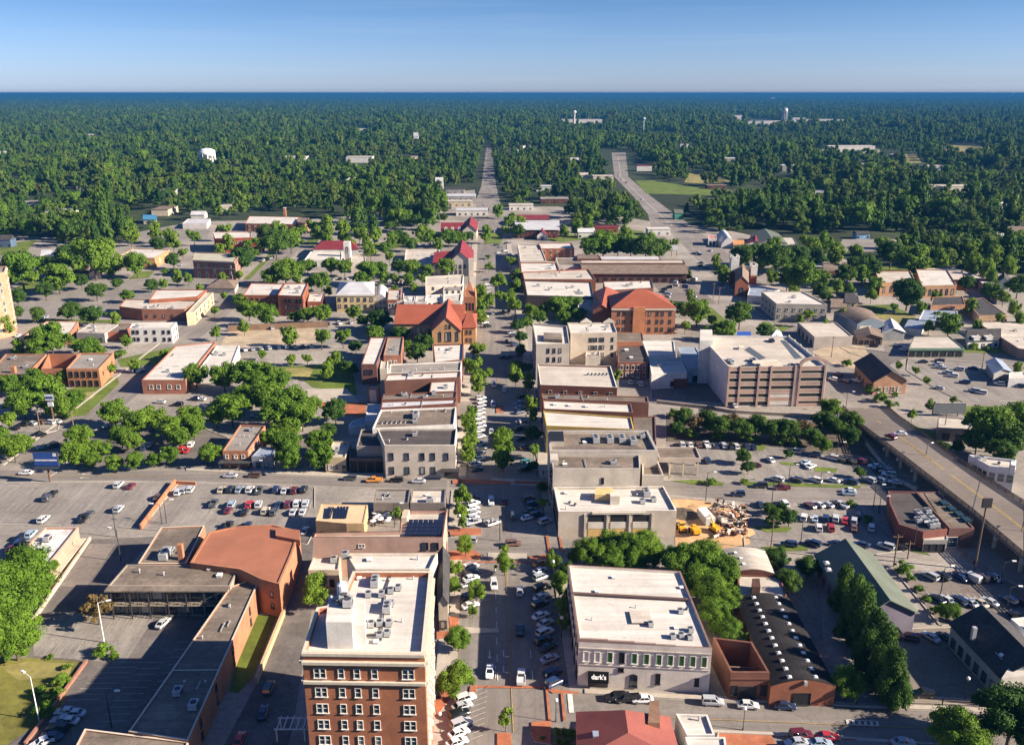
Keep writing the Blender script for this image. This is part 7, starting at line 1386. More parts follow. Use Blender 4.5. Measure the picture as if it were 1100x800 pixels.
row('beside the ruin lane under the brick shop', R(95), [(672, 403, 'wx'), (684, 404, 'wv'), (677, 410, 'wc'), (688, 412, 'wv')]); row('among the clump behind the orange shop', R(170), [(310, 455, 'wv'), (318, 458, 'wc'), (275, 446, 'lc')])
row('in the walled yard by the deep red house', R(120), [(455, 263, 'wc'), (463, 261, 'sc'), (448, 262, 'wv'), (469, 258, 'kc')])
row('on the east wood lot', R(20), [(982, 266, 'kc'), (1002, 262, 'wc')]); row('at the far left house', R(0), [(24, 257, 'wv')])
row('at the white painted block wall', R(95), [(143, 398, 'bv'), (152, 396, 'kc')])
# ------------------------------------------------------------------ construction plant
YEL = plain('yellow machine paint', (.62, .33, .015), .4); YD = plain('dark hydraulic steel', (.04, .035, .03), .6)
def machine(kind, u, v, ang, label):
    c = U(u, v, 0); root = empty({'loader': 'wheel_loader', 'excavator': 'excavator', 'dumper': 'dump_truck'}[kind], (c.x, c.y, .12), ang); root.scale = (.72, .72, .72); tag(root, label, {'loader': 'loader', 'excavator': 'excavator', 'dumper': 'dump truck'}[kind])
    if kind == 'excavator':
        m = MB(); [m.box((0, s * 1.2, .5), (4.2, .6, .9)) for s in (-1, 1)]; m.build('track', [YD], root)
        m = MB(); m.box((-.4, 0, 1.7), (3.8, 2.7, 1.3), 0, 0, .94); m.build('body', [YEL], root); m = MB(); m.box((.9, .7, 2.6), (1.6, 1.1, 1.6), 0, 0, .9); m.build('cab', [YEL], root); m = MB(); m.box((1.0, .72, 2.75), (1.55, 1.16, .9)); m.build('window', [CGLASS], root)
        m = MB(); m.tube((1.3, -.5, 2.0), (4.2, -.5, 5.0), .34, .28, 6); m.tube((4.2, -.5, 5.0), (6.6, -.5, 2.4), .28, .2, 6); m.build('boom', [YEL], root); m = MB(); m.box((6.6, -.5, 1.7), (1.1, 1.3, 1.2), 0, 0, .7); m.build('bucket', [YD], root)
    else:
        m = MB(); m.box((-.9, 0, 1.6), (3.0, 2.2, 1.5), 0, 0, .9); m.box((1.2, 0, 1.2), (2.0, 1.6, .9)); m.build('body', [YEL], root); m = MB(); m.box((-.1, 0, 2.9), (1.6, 1.6, 1.4), 0, 0, .9); m.build('cab', [YEL], root); m = MB(); m.box((-.1, 0, 2.95), (1.66, 1.66, .8), 0, 0, .96); m.build('window', [CGLASS], root)
        w = MB(); w.tube((0, -.3, 0), (0, .3, 0), .8, n=14, m=0); w.tube((0, -.32, 0), (0, .32, 0), .4, n=10, m=1); wm = w.me('wheel', [TYRE, YEL])
        for x in (-1.6, 1.6):
            for s in (-1, 1): link('wheel', wm, root, (x, s * 1.25, .8))
        m = MB(); m.tube((1.0, .6, 1.6), (3.4, .6, .9), .16, n=6); m.tube((1.0, -.6, 1.6), (3.4, -.6, .9), .16, n=6); m.build('lift_arm', [YEL], root)
        m = MB()
        if kind == 'loader': m.box((3.8, 0, .8), (1.1, 2.7, 1.1), 0, 0, .8)
        else: m.box((-2.2, 0, 2.6), (3.2, 2.6, 1.4), 0, 0, 1.15)
        m.build('bucket' if kind == 'loader' else 'tipper_bed', [YD if kind == 'loader' else YEL], root)
machine('loader', 731.5, 570, R(95), 'yellow wheel loader nearest the tan office wall'); machine('dumper', 745, 573, R(100), 'yellow dump truck in the middle of the clay yard'); machine('excavator', 768, 571, R(115), 'yellow excavator with raised boom by the rubble heap')
c = U(758, 559, 0); root = empty('dumpster', (c.x, c.y, .12), R(100)); tag(root, 'pale grey open skip in the clay construction yard', 'skip'); m = MB(); m.box((0, 0, 1.2), (6.5, 2.6, 2.2), 0, 0, 1.08); m.build('bin', [plain('grey skip steel', (.5, .49, .47), .6)], root); m = MB(); m.box((0, 0, 2.31), (6.6, 2.5, .06)); m.build('cover', [WHITEM], root)
r_ = random.Random(3)
m = MB()
for i in range(420):
    u, v = r_.uniform(770, 802), r_.uniform(546, 578)
    if r_.random() < .5: u, v = r_.gauss(780, 7), r_.gauss(556, 6)
    p = U(u, v, 0); m.box((p.x, p.y, .3 + r_.random() * 1.2), (r_.uniform(.3, 2.6), r_.uniform(.2, .8), r_.uniform(.15, .9)), r_.randrange(4), r_.uniform(0, 3.1))
o = m.build('rubble', [TIMBER, WB(BRKO), FRAME_D, WS(BEI)]); o['kind'] = 'stuff'
def heap(u, v, r, h, label, mat, name='soil_heap'):
    c = U(u, v, 0); m = MB(); n = 18; rr = random.Random(int(u)); rings = []
    for k in range(5):
        t = k / 4; rings.append([(c.x * 0 + r * (1 - t) * (1 + rr.uniform(-.15, .15)) * math.cos(2 * math.pi * i / n), r * .8 * (1 - t) * (1 + rr.uniform(-.15, .15)) * math.sin(2 * math.pi * i / n), h * (1 - (1 - t) ** 1.6) * (1 + rr.uniform(-.08, .08))) for i in range(n)])
    for a, b_ in zip(rings, rings[1:]):
        for i in range(n): j = (i + 1) % n; m.poly([a[i], a[j], b_[j], b_[i]])
    o = m.build(name, [mat]); o.location = (c.x, c.y, .08); tag(o, label, 'heap')
heap(734, 552, 5, 1.0, 'dull brown soil heap at the back of the clay yard', G_RAIL); heap(778, 553, 6, 1.7, 'tall heap of orange clay under the broken timber', G_DIRT); heap(790, 571, 5, .9, 'lower heap of clay and brick at the yard corner', G_DIRT); heap(750, 547, 4, .8, 'small orange clay heap beside the skip', G_DIRT)
# patio sets on the corner terrace, market awnings
# ------------------------------------------------------------------ trees
def crown_mesh(name, seed, n_sub, leaves, leaf, shape='round', core=True):
    """leaf-clump faces spread through lumps, over small inner cores; unit crown radius, centre at the origin"""
    r = np.random.default_rng(seed); V = []; F = []
    az = {'round': .92, 'cedar': 1.4, 'tall': 1.3, 'flat': .62, 'pine': 1.5}[shape]
    subs = []
    for i in range(n_sub):
        d = r.normal(size=3); d /= np.linalg.norm(d); d[2] = d[2] * .9 + .08
        rad = r.uniform(.5, .78) if i > n_sub * .25 else r.uniform(.1, .4)
        c = d * rad
        if shape in ('cedar', 'pine'):
            z = r.uniform(-1, 1); w = (1 - (z + 1) / 2) ** .7 * (.85 if shape == 'cedar' else 1) + .12; a = r.uniform(0, 6.28); c = np.array([math.cos(a) * w * r.uniform(.2, .68), math.sin(a) * w * r.uniform(.2, .68), z * .78])
        subs.append((c, r.uniform(.24, .42) * (.85 if shape in ('cedar', 'pine') else 1)))
    for i in range(n_sub // 3):               # small sprays that break the outline
        d = r.normal(size=3); d /= np.linalg.norm(d); d[2] = abs(d[2]) * .9 - .25
        if shape not in ('cedar', 'pine'): subs.append((d * r.uniform(.86, 1.02), r.uniform(.10, .2)))
    n_sub = len(subs)
    per = max(1, leaves // n_sub)
    for c, s in subs:
        if core:
            k = len(V); m = MB(); m.ball((0, 0, 0), s * .6, 0, 7)
            jit = r.uniform(.8, 1.18, size=len(m.V))
            for p, j in zip(m.V, jit): V.append(((c[0] + p[0] * j), (c[1] + p[1] * j), (c[2] + p[2] * j) * az))
            F += [tuple(i + k for i in f) for f in m.F]
        d = r.normal(size=(per, 3)); d /= np.linalg.norm(d, axis=1)[:, None]; d[:, 2] = np.where(d[:, 2] < -.35, -d[:, 2], d[:, 2])
        pos = c + d * (s * r.uniform(.68, 1.12, size=(per, 1)))
        nr = d + r.normal(size=(per, 3)) * (.45 if leaf < .08 else .32); nr /= np.linalg.norm(nr, axis=1)[:, None]
        t = np.cross(nr, r.normal(size=(per, 3))); t /= np.linalg.norm(t, axis=1)[:, None]; b = np.cross(nr, t)
        sz = leaf * r.uniform(.6, 1.35, size=(per, 1))
        q = np.stack([pos - t * sz, pos - b * sz * .6, pos + t * sz, pos + b * sz * .6], axis=1); q[:, :, 2] *= az
        k = len(V); V += [tuple(p) for p in q.reshape(-1, 3)]; F += [(k + 4 * i, k + 4 * i + 1, k + 4 * i + 2, k + 4 * i + 3) for i in range(per)]
    return V, F, az
CR = {}
def crowns(kind):
    if kind in CR: return CR[kind]
    spec = {'broad': ('broad', 'round', 34, 6500, .058), 'street': ('lime', 'tall', 18, 3200, .075), 'dark': ('dark', 'round', 34, 6500, .058), 'cedar': ('dark', 'cedar', 40, 6000, .06), 'brown': ('brown', 'round', 20, 1500, .085), 'sapling': ('lime', 'tall', 9, 700, .12), 'bush': ('broad', 'flat', 14, 1100, .10), 'woods': ('wood', 'round', 16, 1200, .12), 'broad_near': ('broad', 'round', 40, 17000, .034), 'dark_near': ('dark', 'round', 40, 17000, .034), 'cedar_near': ('dark', 'cedar', 46, 15000, .036), 'street_near': ('lime', 'tall', 22, 8000, .046)}[kind]
    out = []
    for s in range({'broad': 5, 'street': 4, 'woods': 5}.get(kind, 3)):
        V, F, az = crown_mesh('crown', 100 * len(CR) + s, *spec[2:5], spec[1]); out.append((mesh('crown', V, F, LEAF[spec[0]]), az))
    CR[kind] = out; return out
def trunk_mesh(seed, h):
    m = MB(); r = random.Random(seed); m.tube((0, 0, 0), (0, 0, h * .5), .05, .04, 8, cap=False); m.tube((0, 0, h * .5), (.02, .01, h), .04, .028, 8, cap=False)
    for i in range(5):
        a = i * 1.26 + r.random(); z = h * r.uniform(.62, .95); e = (math.cos(a) * .42, math.sin(a) * .42, z + r.uniform(.35, .6)); m.tube((0, 0, z), e, .026, .01, 6, cap=False); m.tube(e, (e[0] * 1.5, e[1] * 1.4, e[2] + .25), .012, .005, 5, cap=False)
    return m.me('trunk', BARK)
TRK = {}
TN = {'broad': 'tree', 'street': 'street_tree', 'dark': 'tree', 'cedar': 'cedar_tree', 'brown': 'tree', 'sapling': 'young_tree', 'bush': 'shrub', 'woods': 'tree'}
NT = [0]; TREEPOS = []
def tree(u, v, rpx, kind, label, group=None, xyz=None):
    NT[0] += 1; r_ = random.Random(NT[0] * 17)
    cm, az = r_.choice(crowns(kind + '_near' if v > 560 and kind + '_near' in ('broad_near', 'dark_near', 'cedar_near', 'street_near') else kind)); lift = {'broad': .92, 'street': 1.1, 'dark': .9, 'cedar': 1.12, 'brown': .95, 'sapling': 1.6, 'bush': .45, 'woods': 1.1}[kind]
    r = rpx * mpp(u, v) * (1.07 if kind in ('broad', 'dark', 'bush') else 1.03); rpx = r / mpp(u, v)
    for _ in range(4): zc = (lift + az * .25) * r; r = rpx * mpp(u, v) * (CAMH - zc) / CAMH
    zc = (lift + az * .25) * r; p = U(u, v, zc) if xyz is None else Vector(xyz)
    root = empty(TN[kind], (p.x, p.y, 0), r_.uniform(0, 6.28)); tag(root, label, {'bush': 'shrub'}.get(kind, 'tree'), group)
    s = r * 1.06; c = link('crown', cm, root, (0, 0, zc)); c.scale = (s * r_.uniform(.92, 1.1), s * r_.uniform(.92, 1.1), s * r_.uniform(.9, 1.12)); c.rotation_euler = (r_.uniform(-.12, .12), r_.uniform(-.12, .12), 0)
    key = (kind, r_.randrange(2)); h = (zc / r) - .25
    if key not in TRK: TRK[key] = trunk_mesh(hash(key) % 99, h)
    t = link('trunk', TRK[key], root); t.scale = (s, s, s); TREEPOS.append((p.x, p.y, r)); return root
def grove(where, kind, pts, order='left', adj=None, group=None):
    pts = sorted(pts, key=(lambda q: q[0]) if order == 'left' else (lambda q: -q[1])); n = len(pts)
    nm = {'broad': 'leafy green tree', 'street': 'bright green street tree', 'dark': 'dark green tree', 'cedar': 'dark cedar', 'brown': 'browning tree', 'sapling': 'slim young tree', 'bush': 'low green shrub', 'woods': 'tree'}[kind]
    for i, q in enumerate(pts):
        k = q[3] if len(q) > 3 else kind
        nn = {'broad': 'leafy green tree', 'street': 'bright green street tree', 'dark': 'dark green tree', 'cedar': 'dark cedar', 'brown': 'browning tree', 'sapling': 'slim young tree', 'bush': 'low green shrub', 'woods': 'tree'}[k]
        lab = f'{nn} {where}' if n == 1 else f'{nn}, {ORD[i + 1]} from {"left" if order == "left" else "near end"} {where}'
        tree(q[0], q[1], q[2], k, lab, group or (f'trees {where}' if n > 1 else None))
grove('at the bottom corner over the parked cars', 'broad', [(1030, 788, 30), (1088, 770, 40, 'dark')])
grove('in the big clump beside the stained store', 'broad', [(26, 618, 30), (2, 640, 36), (14, 682, 26), (-18, 690, 34)])
grove('standing on the island of the motel court', 'brown', [(104, 654, 16)]); grove('spiky at the lamp of the motel court', 'bush', [(110, 698, 10), (122, 704, 6, 'bush')])
grove('along the lawn edge by the motel court', 'bush', [(48, 762, 11), (58, 745, 10), (66, 730, 9), (42, 742, 8), (72, 716, 5), (54, 705, 4)])
grove('round beside the pavement by the hotel', 'broad', [(492, 686, 13), (487, 731, 20)], 'near')
grove('in the brick planter of the near median', 'sapling', [(543, 771, 9)]); grove('in the planters of the middle junction', 'street', [(542, 605, 10), (542, 592, 6, 'sapling')], 'near')
grove('clipped at the brick corner by the red roof', 'bush', [(599, 786, 6), (607, 787, 6), (615, 788, 6), (600, 797, 6), (609, 798, 6), (583, 792, 3)])
grove('in the alley left of the hotel', 'street', [(340, 636, 15)])
grove('along the left pavement near the mansard shop', 'street', [(500, 586, 9), (489, 610, 8), (488, 629, 8), (512, 635, 11), (508, 656, 6), (496, 534, 9), (494, 550, 8), (497, 562, 5)], 'near')
grove('on the pink roof terrace', 'sapling', [(425, 552, 6)])
grove('before the whitewashed building', 'street', [(604, 652, 8), (601, 628, 10), (594, 602, 9), (605, 668, 7), (584, 541, 6, 'sapling'), (583, 523, 6, 'dark'), (612, 640, 7), (609, 612, 8, 'dark')], 'near')
grove('in the thick hedge-like clump behind the tan office', 'broad', [(634, 592, 17), (654, 584, 15), (672, 590, 19), (692, 586, 17), (703, 596, 13), (657, 600, 15), (619, 597, 9), (684, 602, 14)])
grove('in the big clump right of the whitewashed building', 'broad', [(735, 604, 21), (757, 600, 22), (776, 614, 19), (762, 630, 22), (746, 622, 16), (778, 644, 17), (767, 660, 18), (783, 676, 15), (804, 688, 7, 'sapling'), (722, 600, 12)])
grove('rounded beside the pale vault shed', 'dark', [(834, 600, 13), (847, 624, 14), (868, 608, 13)])
grove('in the cedar row beside the green hall', 'cedar', [(907, 634, 20), (920, 650, 22), (930, 668, 24), (940, 688, 25), (950, 708, 25), (958, 728, 24), (968, 742, 16), (915, 664, 20), (930, 700, 20), (944, 722, 18)])
grove('small and round at the end of the hangar', 'broad', [(911, 734, 17)])
grove('along the overgrown lane by the green hall', 'bush', [(971, 610, 9), (978, 620, 6), (987, 632, 6), (995, 643, 6), (1004, 655, 6), (1018, 656, 11, 'broad'), (1028, 664, 7)])
grove('on the island beside the construction yard', 'dark', [(826, 546, 7), (836, 553, 9), (848, 556, 9), (840, 546, 6), (830, 560, 7)])
grove('small in the right car parks', 'dark', [(914, 541, 6, 'bush'), (932, 558, 7, 'bush'), (798, 490, 8), (804, 502, 7), (847, 487, 5), (924, 507, 6), (800, 517, 5, 'bush'), (764, 517, 6, 'bush')])
grove('in the brush along the rail cut', 'dark', [(724, 444, 7, 'bush'), (735, 450, 11), (748, 456, 10, 'brown'), (760, 452, 11), (774, 458, 12), (786, 452, 10, 'brown'), (796, 460, 12), (812, 458, 12), (828, 462, 11), (846, 462, 12), (862, 460, 10, 'brown'), (852, 474, 8, 'bush'), (743, 466, 8, 'bush'), (770, 468, 8, 'bush'), (728, 460, 8), (806, 470, 8, 'bush'), (872, 468, 10), (838, 472, 8, 'bush'), (816, 450, 7, 'bush')], group='brush along the rail cut')
grove('in the group below the parking garage', 'dark', [(893, 437, 11, 'broad'), (886, 452, 12), (900, 460, 10), (914, 452, 12), (914, 468, 10), (884, 478, 9, 'broad')])
grove('hedge beside the brick gabled office', 'bush', [(936, 418, 8), (946, 427, 8), (957, 434, 7), (961, 424, 4)]); grove('small before the sandy lot', 'bush', [(910, 390, 6)])
grove('in the clump under the viaduct at the right', 'dark', [(1064, 458, 24, 'broad'), (1088, 470, 22), (1050, 473, 14), (1076, 484, 16), (1100, 450, 18, 'broad')])
grove('tall in front of the brown brick wing', 'dark', [(976, 314, 17)]); grove('between roofs of the right side', 'broad', [(1039, 305, 9, 'dark'), (1064, 312, 10), (1094, 307, 12, 'dark'), (1020, 348, 13), (1046, 372, 5, 'bush'), (1060, 374, 4, 'bush')])
grove('near the cream block hall', 'dark', [(860, 294, 18, 'broad'), (846, 301, 10), (880, 312, 8), (821, 356, 8), (795, 338, 14), (778, 354, 11, 'broad'), (749, 335, 14, 'broad'), (731, 331, 8), (888, 318, 6)])
grove('on and behind the green', 'dark', [(908, 295, 11), (931, 288, 14), (958, 272, 14), (984, 278, 16, 'broad'), (940, 306, 9, 'broad'), (918, 283, 8)])
grove('in the dark row behind the twin towered church', 'dark', [(798, 274, 13), (816, 272, 13), (836, 279, 14), (856, 277, 13), (874, 277, 12)])
grove('in the row behind the silver shed', 'broad', [(634, 266, 12), (648, 262, 14), (664, 265, 11, 'dark'), (678, 264, 13), (694, 266, 14, 'dark'), (708, 266, 11)])
grove('behind the bank and before the wide white roof', 'broad', [(570, 334, 8), (580, 341, 7), (588, 331, 9), (600, 329, 11), (614, 327, 11), (606, 342, 8), (566, 346, 6), (622, 338, 8)])
grove('by the courthouse porch', 'bush', [(674, 365, 6)]); grove('behind the brick side shop', 'sapling', [(663, 404, 6)])
grove('along the right side of the upper street', 'dark', [(554, 393, 7, 'street'), (554, 404, 8, 'street'), (568, 411, 7, 'street'), (571, 432, 7, 'street'), (572, 446, 6, 'street'), (573, 466, 9), (573, 484, 7, 'street'), (560, 376, 6), (560, 362, 6), (556, 350, 7), (566, 395, 6), (572, 500, 6)], 'near')
grove('in the large double crown of the median', 'broad', [(540, 468, 11), (540, 481, 12), (540, 494, 11)], 'near')
grove('along the left pavement of the middle stretch', 'street', [(507, 442, 6), (503, 452, 8), (506, 464, 8), (504, 475, 9), (502, 487, 9), (512, 376, 9), (507, 394, 10), (518, 404, 10), (514, 413, 9)], 'near')
grove('in the gardens and median above the church', 'street', [(535, 303, 8), (526, 324, 7), (549, 281, 6), (554, 297, 6), (525, 287, 4), (516, 318, 8), (516, 330, 8), (516, 342, 7), (548, 320, 8), (554, 310, 7), (537, 318, 6), (553, 328, 7), (524, 276, 4, 'bush')], 'near')
grove('round the brick church', 'dark', [(430, 358, 9), (456, 366, 9), (448, 379, 11), (408, 343, 12), (402, 357, 10, 'broad'), (466, 362, 7), (480, 366, 6), (436, 372, 8, 'broad')])
grove('before the cross wall of the dirt lot', 'street', [(311, 361, 9), (345, 362, 10), (368, 362, 9), (282, 380, 5), (312, 386, 5), (330, 385, 5)])
grove('on the plaza lawn', 'street', [(351, 399, 7), (355, 389, 5), (374, 396, 9, 'dark'), (360, 442, 12, 'dark'), (362, 386, 6), (382, 372, 7, 'dark')])
grove('beside the corner brick hall', 'broad', [(267, 332, 11), (285, 338, 12), (258, 322, 8), (330, 338, 9), (346, 337, 10), (380, 335, 8), (390, 345, 7, 'dark'), (318, 340, 7)])
grove('in the block north of the brick hall', 'broad', [(292, 296, 10), (306, 290, 14), (319, 289, 9), (330, 285, 8), (296, 262, 15, 'dark'), (312, 258, 12), (345, 302, 10), (355, 285, 9), (370, 287, 9), (395, 292, 12), (408, 289, 9), (387, 299, 8), (258, 279, 12, 'dark'), (268, 272, 9, 'dark'), (284, 252, 10, 'dark'), (334, 303, 7)])
grove('left of the deep red house', 'broad', [(442, 288, 9), (438, 300, 7), (459, 291, 7), (479, 286, 9), (488, 286, 6), (428, 286, 8, 'dark')])
grove('in front of the maroon houses', 'broad', [(482, 255, 9), (493, 255, 8), (504, 253, 5, 'dark'), (522, 252, 7, 'street'), (430, 255, 9, 'dark'), (414, 266, 7), (440, 262, 7), (549, 238, 8, 'street'), (535, 226, 6, 'street'), (557, 248, 7, 'dark')])
grove('in the tree-lined left car park', 'dark', [(48, 311, 10), (87, 302, 8), (103, 312, 10), (126, 304, 6), (162, 306, 7), (136, 317, 7, 'broad'), (18, 318, 9), (18, 335, 7), (40, 337, 8), (76, 335, 10), (99, 338, 11), (62, 298, 15, 'broad')])
grove('large at the left edge houses', 'broad', [(22, 288, 20), (100, 276, 21), (146, 283, 13), (70, 278, 13, 'dark'), (50, 285, 11, 'dark'), (118, 288, 9), (178, 292, 5, 'bush'), (186, 280, 8, 'dark'), (170, 262, 9, 'dark')])
grove('beside the white slope store', 'broad', [(54, 362, 18), (94, 373, 11), (40, 374, 12), (82, 371, 8), (130, 380, 7, 'bush'), (106, 376, 7)])
grove('in the overgrown corner by the west street', 'broad', [(9, 412, 13), (46, 422, 20), (24, 432, 16), (62, 436, 13), (80, 428, 10), (36, 408, 12), (14, 480, 15), (-4, 470, 14), (26, 476, 10), (72, 444, 9, 'bush')])
grove('in the tree square by the blue billboard', 'broad', [(85, 470, 14), (80, 487, 14), (106, 482, 11), (130, 468, 12), (122, 443, 14), (148, 453, 14), (163, 448, 13), (182, 460, 14), (203, 448, 13), (192, 470, 11), (142, 474, 11), (122, 497, 9), (145, 495, 9), (165, 493, 8), (181, 489, 10), (98, 493, 9), (208, 458, 12), (226, 487, 12)])
grove('in the tall clump south of the white roofed L', 'broad', [(210, 402, 13), (240, 404, 14), (264, 403, 16), (284, 405, 15), (300, 408, 13), (286, 426, 18), (312, 430, 18), (298, 444, 17), (324, 445, 16), (248, 439, 18), (262, 426, 13), (232, 446, 12), (276, 412, 13), (334, 436, 11), (312, 458, 11)])
grove('around the lane beside the orange brick shop', 'broad', [(291, 469, 11), (308, 476, 14), (310, 492, 13), (344, 473, 13), (344, 489, 14), (352, 462, 8, 'dark'), (300, 462, 9)])
grove('scattered near the viaduct bank', 'bush', [(1000, 478, 8), (1012, 482, 8, 'dark'), (986, 472, 5), (1028, 480, 7, 'dark')])
grove('dotted through the north-west blocks', 'street', [(202, 300, 5), (214, 312, 5), (236, 268, 6), (196, 272, 5), (240, 300, 5), (256, 296, 6), (268, 262, 6), (340, 252, 7), (352, 256, 7), (320, 300, 6), (352, 312, 5), (376, 262, 7), (398, 270, 7), (418, 276, 6), (424, 300, 5), (410, 310, 5), (394, 262, 6), (186, 262, 7), (168, 250, 8), (208, 254, 7)])
grove('dotted through the north-east blocks', 'street', [(606, 250, 6), (618, 244, 7), (632, 240, 7), (560, 240, 6), (544, 248, 5), (672, 252, 7), (700, 258, 6), (724, 262, 5), (742, 318, 5), (756, 326, 5), (720, 326, 4), (764, 344, 6), (786, 350, 6), (740, 296, 4)])
grove('dotted through the eastern blocks', 'street', [(850, 318, 7), (870, 296, 8), (884, 300, 7), (900, 306, 6), (912, 312, 6), (926, 296, 8), (936, 318, 6), (960, 330, 5), (998, 352, 6), (1008, 340, 5), (1044, 330, 7), (1060, 292, 9), (1084, 288, 9), (1044, 286, 9), (1010, 280, 9), (896, 274, 10), (886, 262, 9), (946, 262, 9), (1090, 330, 7), (1074, 346, 6), (984, 398, 4), (1094, 396, 5), (888, 350, 5), (826, 272, 9), (770, 282, 6)])
grove('filling the west blocks of the town', 'street', [(10, 300, 7), (34, 296, 7), (66, 284, 9), (84, 268, 9), (116, 268, 8), (126, 282, 7), (190, 298, 6), (176, 304, 5), (240, 318, 5), (230, 334, 5), (124, 344, 6), (8, 350, 8), (20, 376, 8), (136, 366, 6), (144, 392, 6), (118, 396, 6), (176, 380, 5), (186, 386, 5), (20, 440, 8), (8, 450, 8), (66, 404, 7), (232, 358, 6), (262, 352, 6), (384, 316, 6)])
grove('filling the north blocks of the town', 'street', [(300, 246, 8), (322, 250, 8), (338, 244, 8), (352, 244, 9), (370, 250, 9), (386, 252, 9), (402, 252, 8), (452, 250, 8), (462, 256, 7), (420, 258, 7), (246, 262, 7), (280, 262, 8), (454, 300, 5), (412, 298, 6), (424, 312, 5), (444, 310, 5), (470, 262, 6), (240, 248, 8), (184, 254, 8), (140, 252, 9)])
grove('filling the east blocks of the town', 'street', [(776, 296, 7), (830, 296, 7), (820, 284, 8), (906, 340, 6), (868, 338, 6), (860, 344, 5), (990, 330, 6), (1006, 318, 6), (1050, 350, 6), (1078, 320, 7), (1096, 346, 7), (1066, 300, 7), (918, 272, 9), (972, 262, 10), (1014, 268, 10), (1040, 274, 10), (1066, 276, 10), (1094, 274, 10), (870, 262, 10), (832, 262, 8), (996, 408, 4), (966, 392, 4), (736, 350, 6), (760, 358, 6), (700, 334, 5), (1000, 436, 5), (980, 446, 5), (1024, 430, 4)])
# ---- nearest trees of the surrounding woods, each one apart; the rest is one mass
NEAR_TOWN = NT[0]
def inpoly(x, y, P):
    c = False; n = len(P)
    for i in range(n):
        x0, y0 = P[i]; x1, y1 = P[i - 1]
        if (y0 > y) != (y1 > y) and x < (x1 - x0) * (y - y0) / (y1 - y0) + x0: c = not c
    return c
WPX = lambda px: [(U(u, v).x, U(u, v).y) for u, v in px]
# edge of the wood as seen in the photo
EDGE = [(-500, 262), (-60, 262), (40, 258), (90, 270), (128, 262), (150, 250), (190, 242), (228, 240), (262, 232), (300, 230), (335, 233), (350, 238), (400, 262), (470, 250), (484, 226), (506, 206), (518, 150), (524, 150), (536, 205), (556, 226), (600, 226), (620, 250), (700, 240), (655, 205), (640, 160), (672, 160), (705, 190), (735, 232), (780, 258), (810, 250), (850, 246), (868, 262), (900, 262), (1010, 290), (1120, 296), (1600, 300)]
WOOD = WPX(EDGE); WOOD = [(WOOD[0][0] * 4, WOOD[0][1])] + WOOD + [(WOOD[-1][0] * 4, WOOD[-1][1])]
WOODP = WOOD + [(60000, 60000), (-60000, 60000)]
CLEAR = [WPX(p) for p in ([(512, 262), (503, 240), (515, 197), (521, 156), (529, 156), (535, 197), (547, 240), (556, 262)], [(654, 160), (674, 160), (702, 206), (735, 240), (760, 262), (692, 250), (684, 222), (654, 186)], [(670, 192), (705, 191), (782, 205), (770, 213), (688, 211)],
    [(136, 258), (150, 249), (190, 242), (228, 241), (222, 256), (150, 262)], [(260, 246), (262, 228), (334, 228), (336, 246)], [(895, 258), (895, 250), (1010, 250), (1010, 262)], [(985, 224), (1000, 206), (1060, 206), (1060, 222)],
    [(1008, 170), (1020, 154), (1058, 156), (1052, 174)], [(860, 168), (862, 160), (945, 159), (945, 167)], [(800, 139), (804, 130), (912, 130), (910, 139)], [(600, 140), (604, 131), (650, 131), (650, 140)], 
    [(380, 196), (410, 195), (412, 204), (378, 204)], [(484, 232), (484, 205), (512, 203), (512, 232)], [(556, 234), (556, 222), (620, 222), (620, 232)], [(640, 262), (640, 246), (690, 244), (690, 256)], [(965, 176), (960, 165), (985, 165), (990, 176)], [(60, 152), (70, 146), (115, 146), (112, 151)], [(10, 152), (12, 147), (50, 147), (50, 152)], [(365, 146), (366, 139), (408, 139), (408, 146)], [(735, 196), (740, 184), (785, 192), (780, 200)], [(785, 134), (788, 124), (798, 124), (798, 140)])]
fr = np.random.default_rng(11)
pts = []
def ok(x, y):
    if not inpoly(x, y, WOODP): return False
    for c in CLEAR:
        if inpoly(x, y, c): return False
    return True
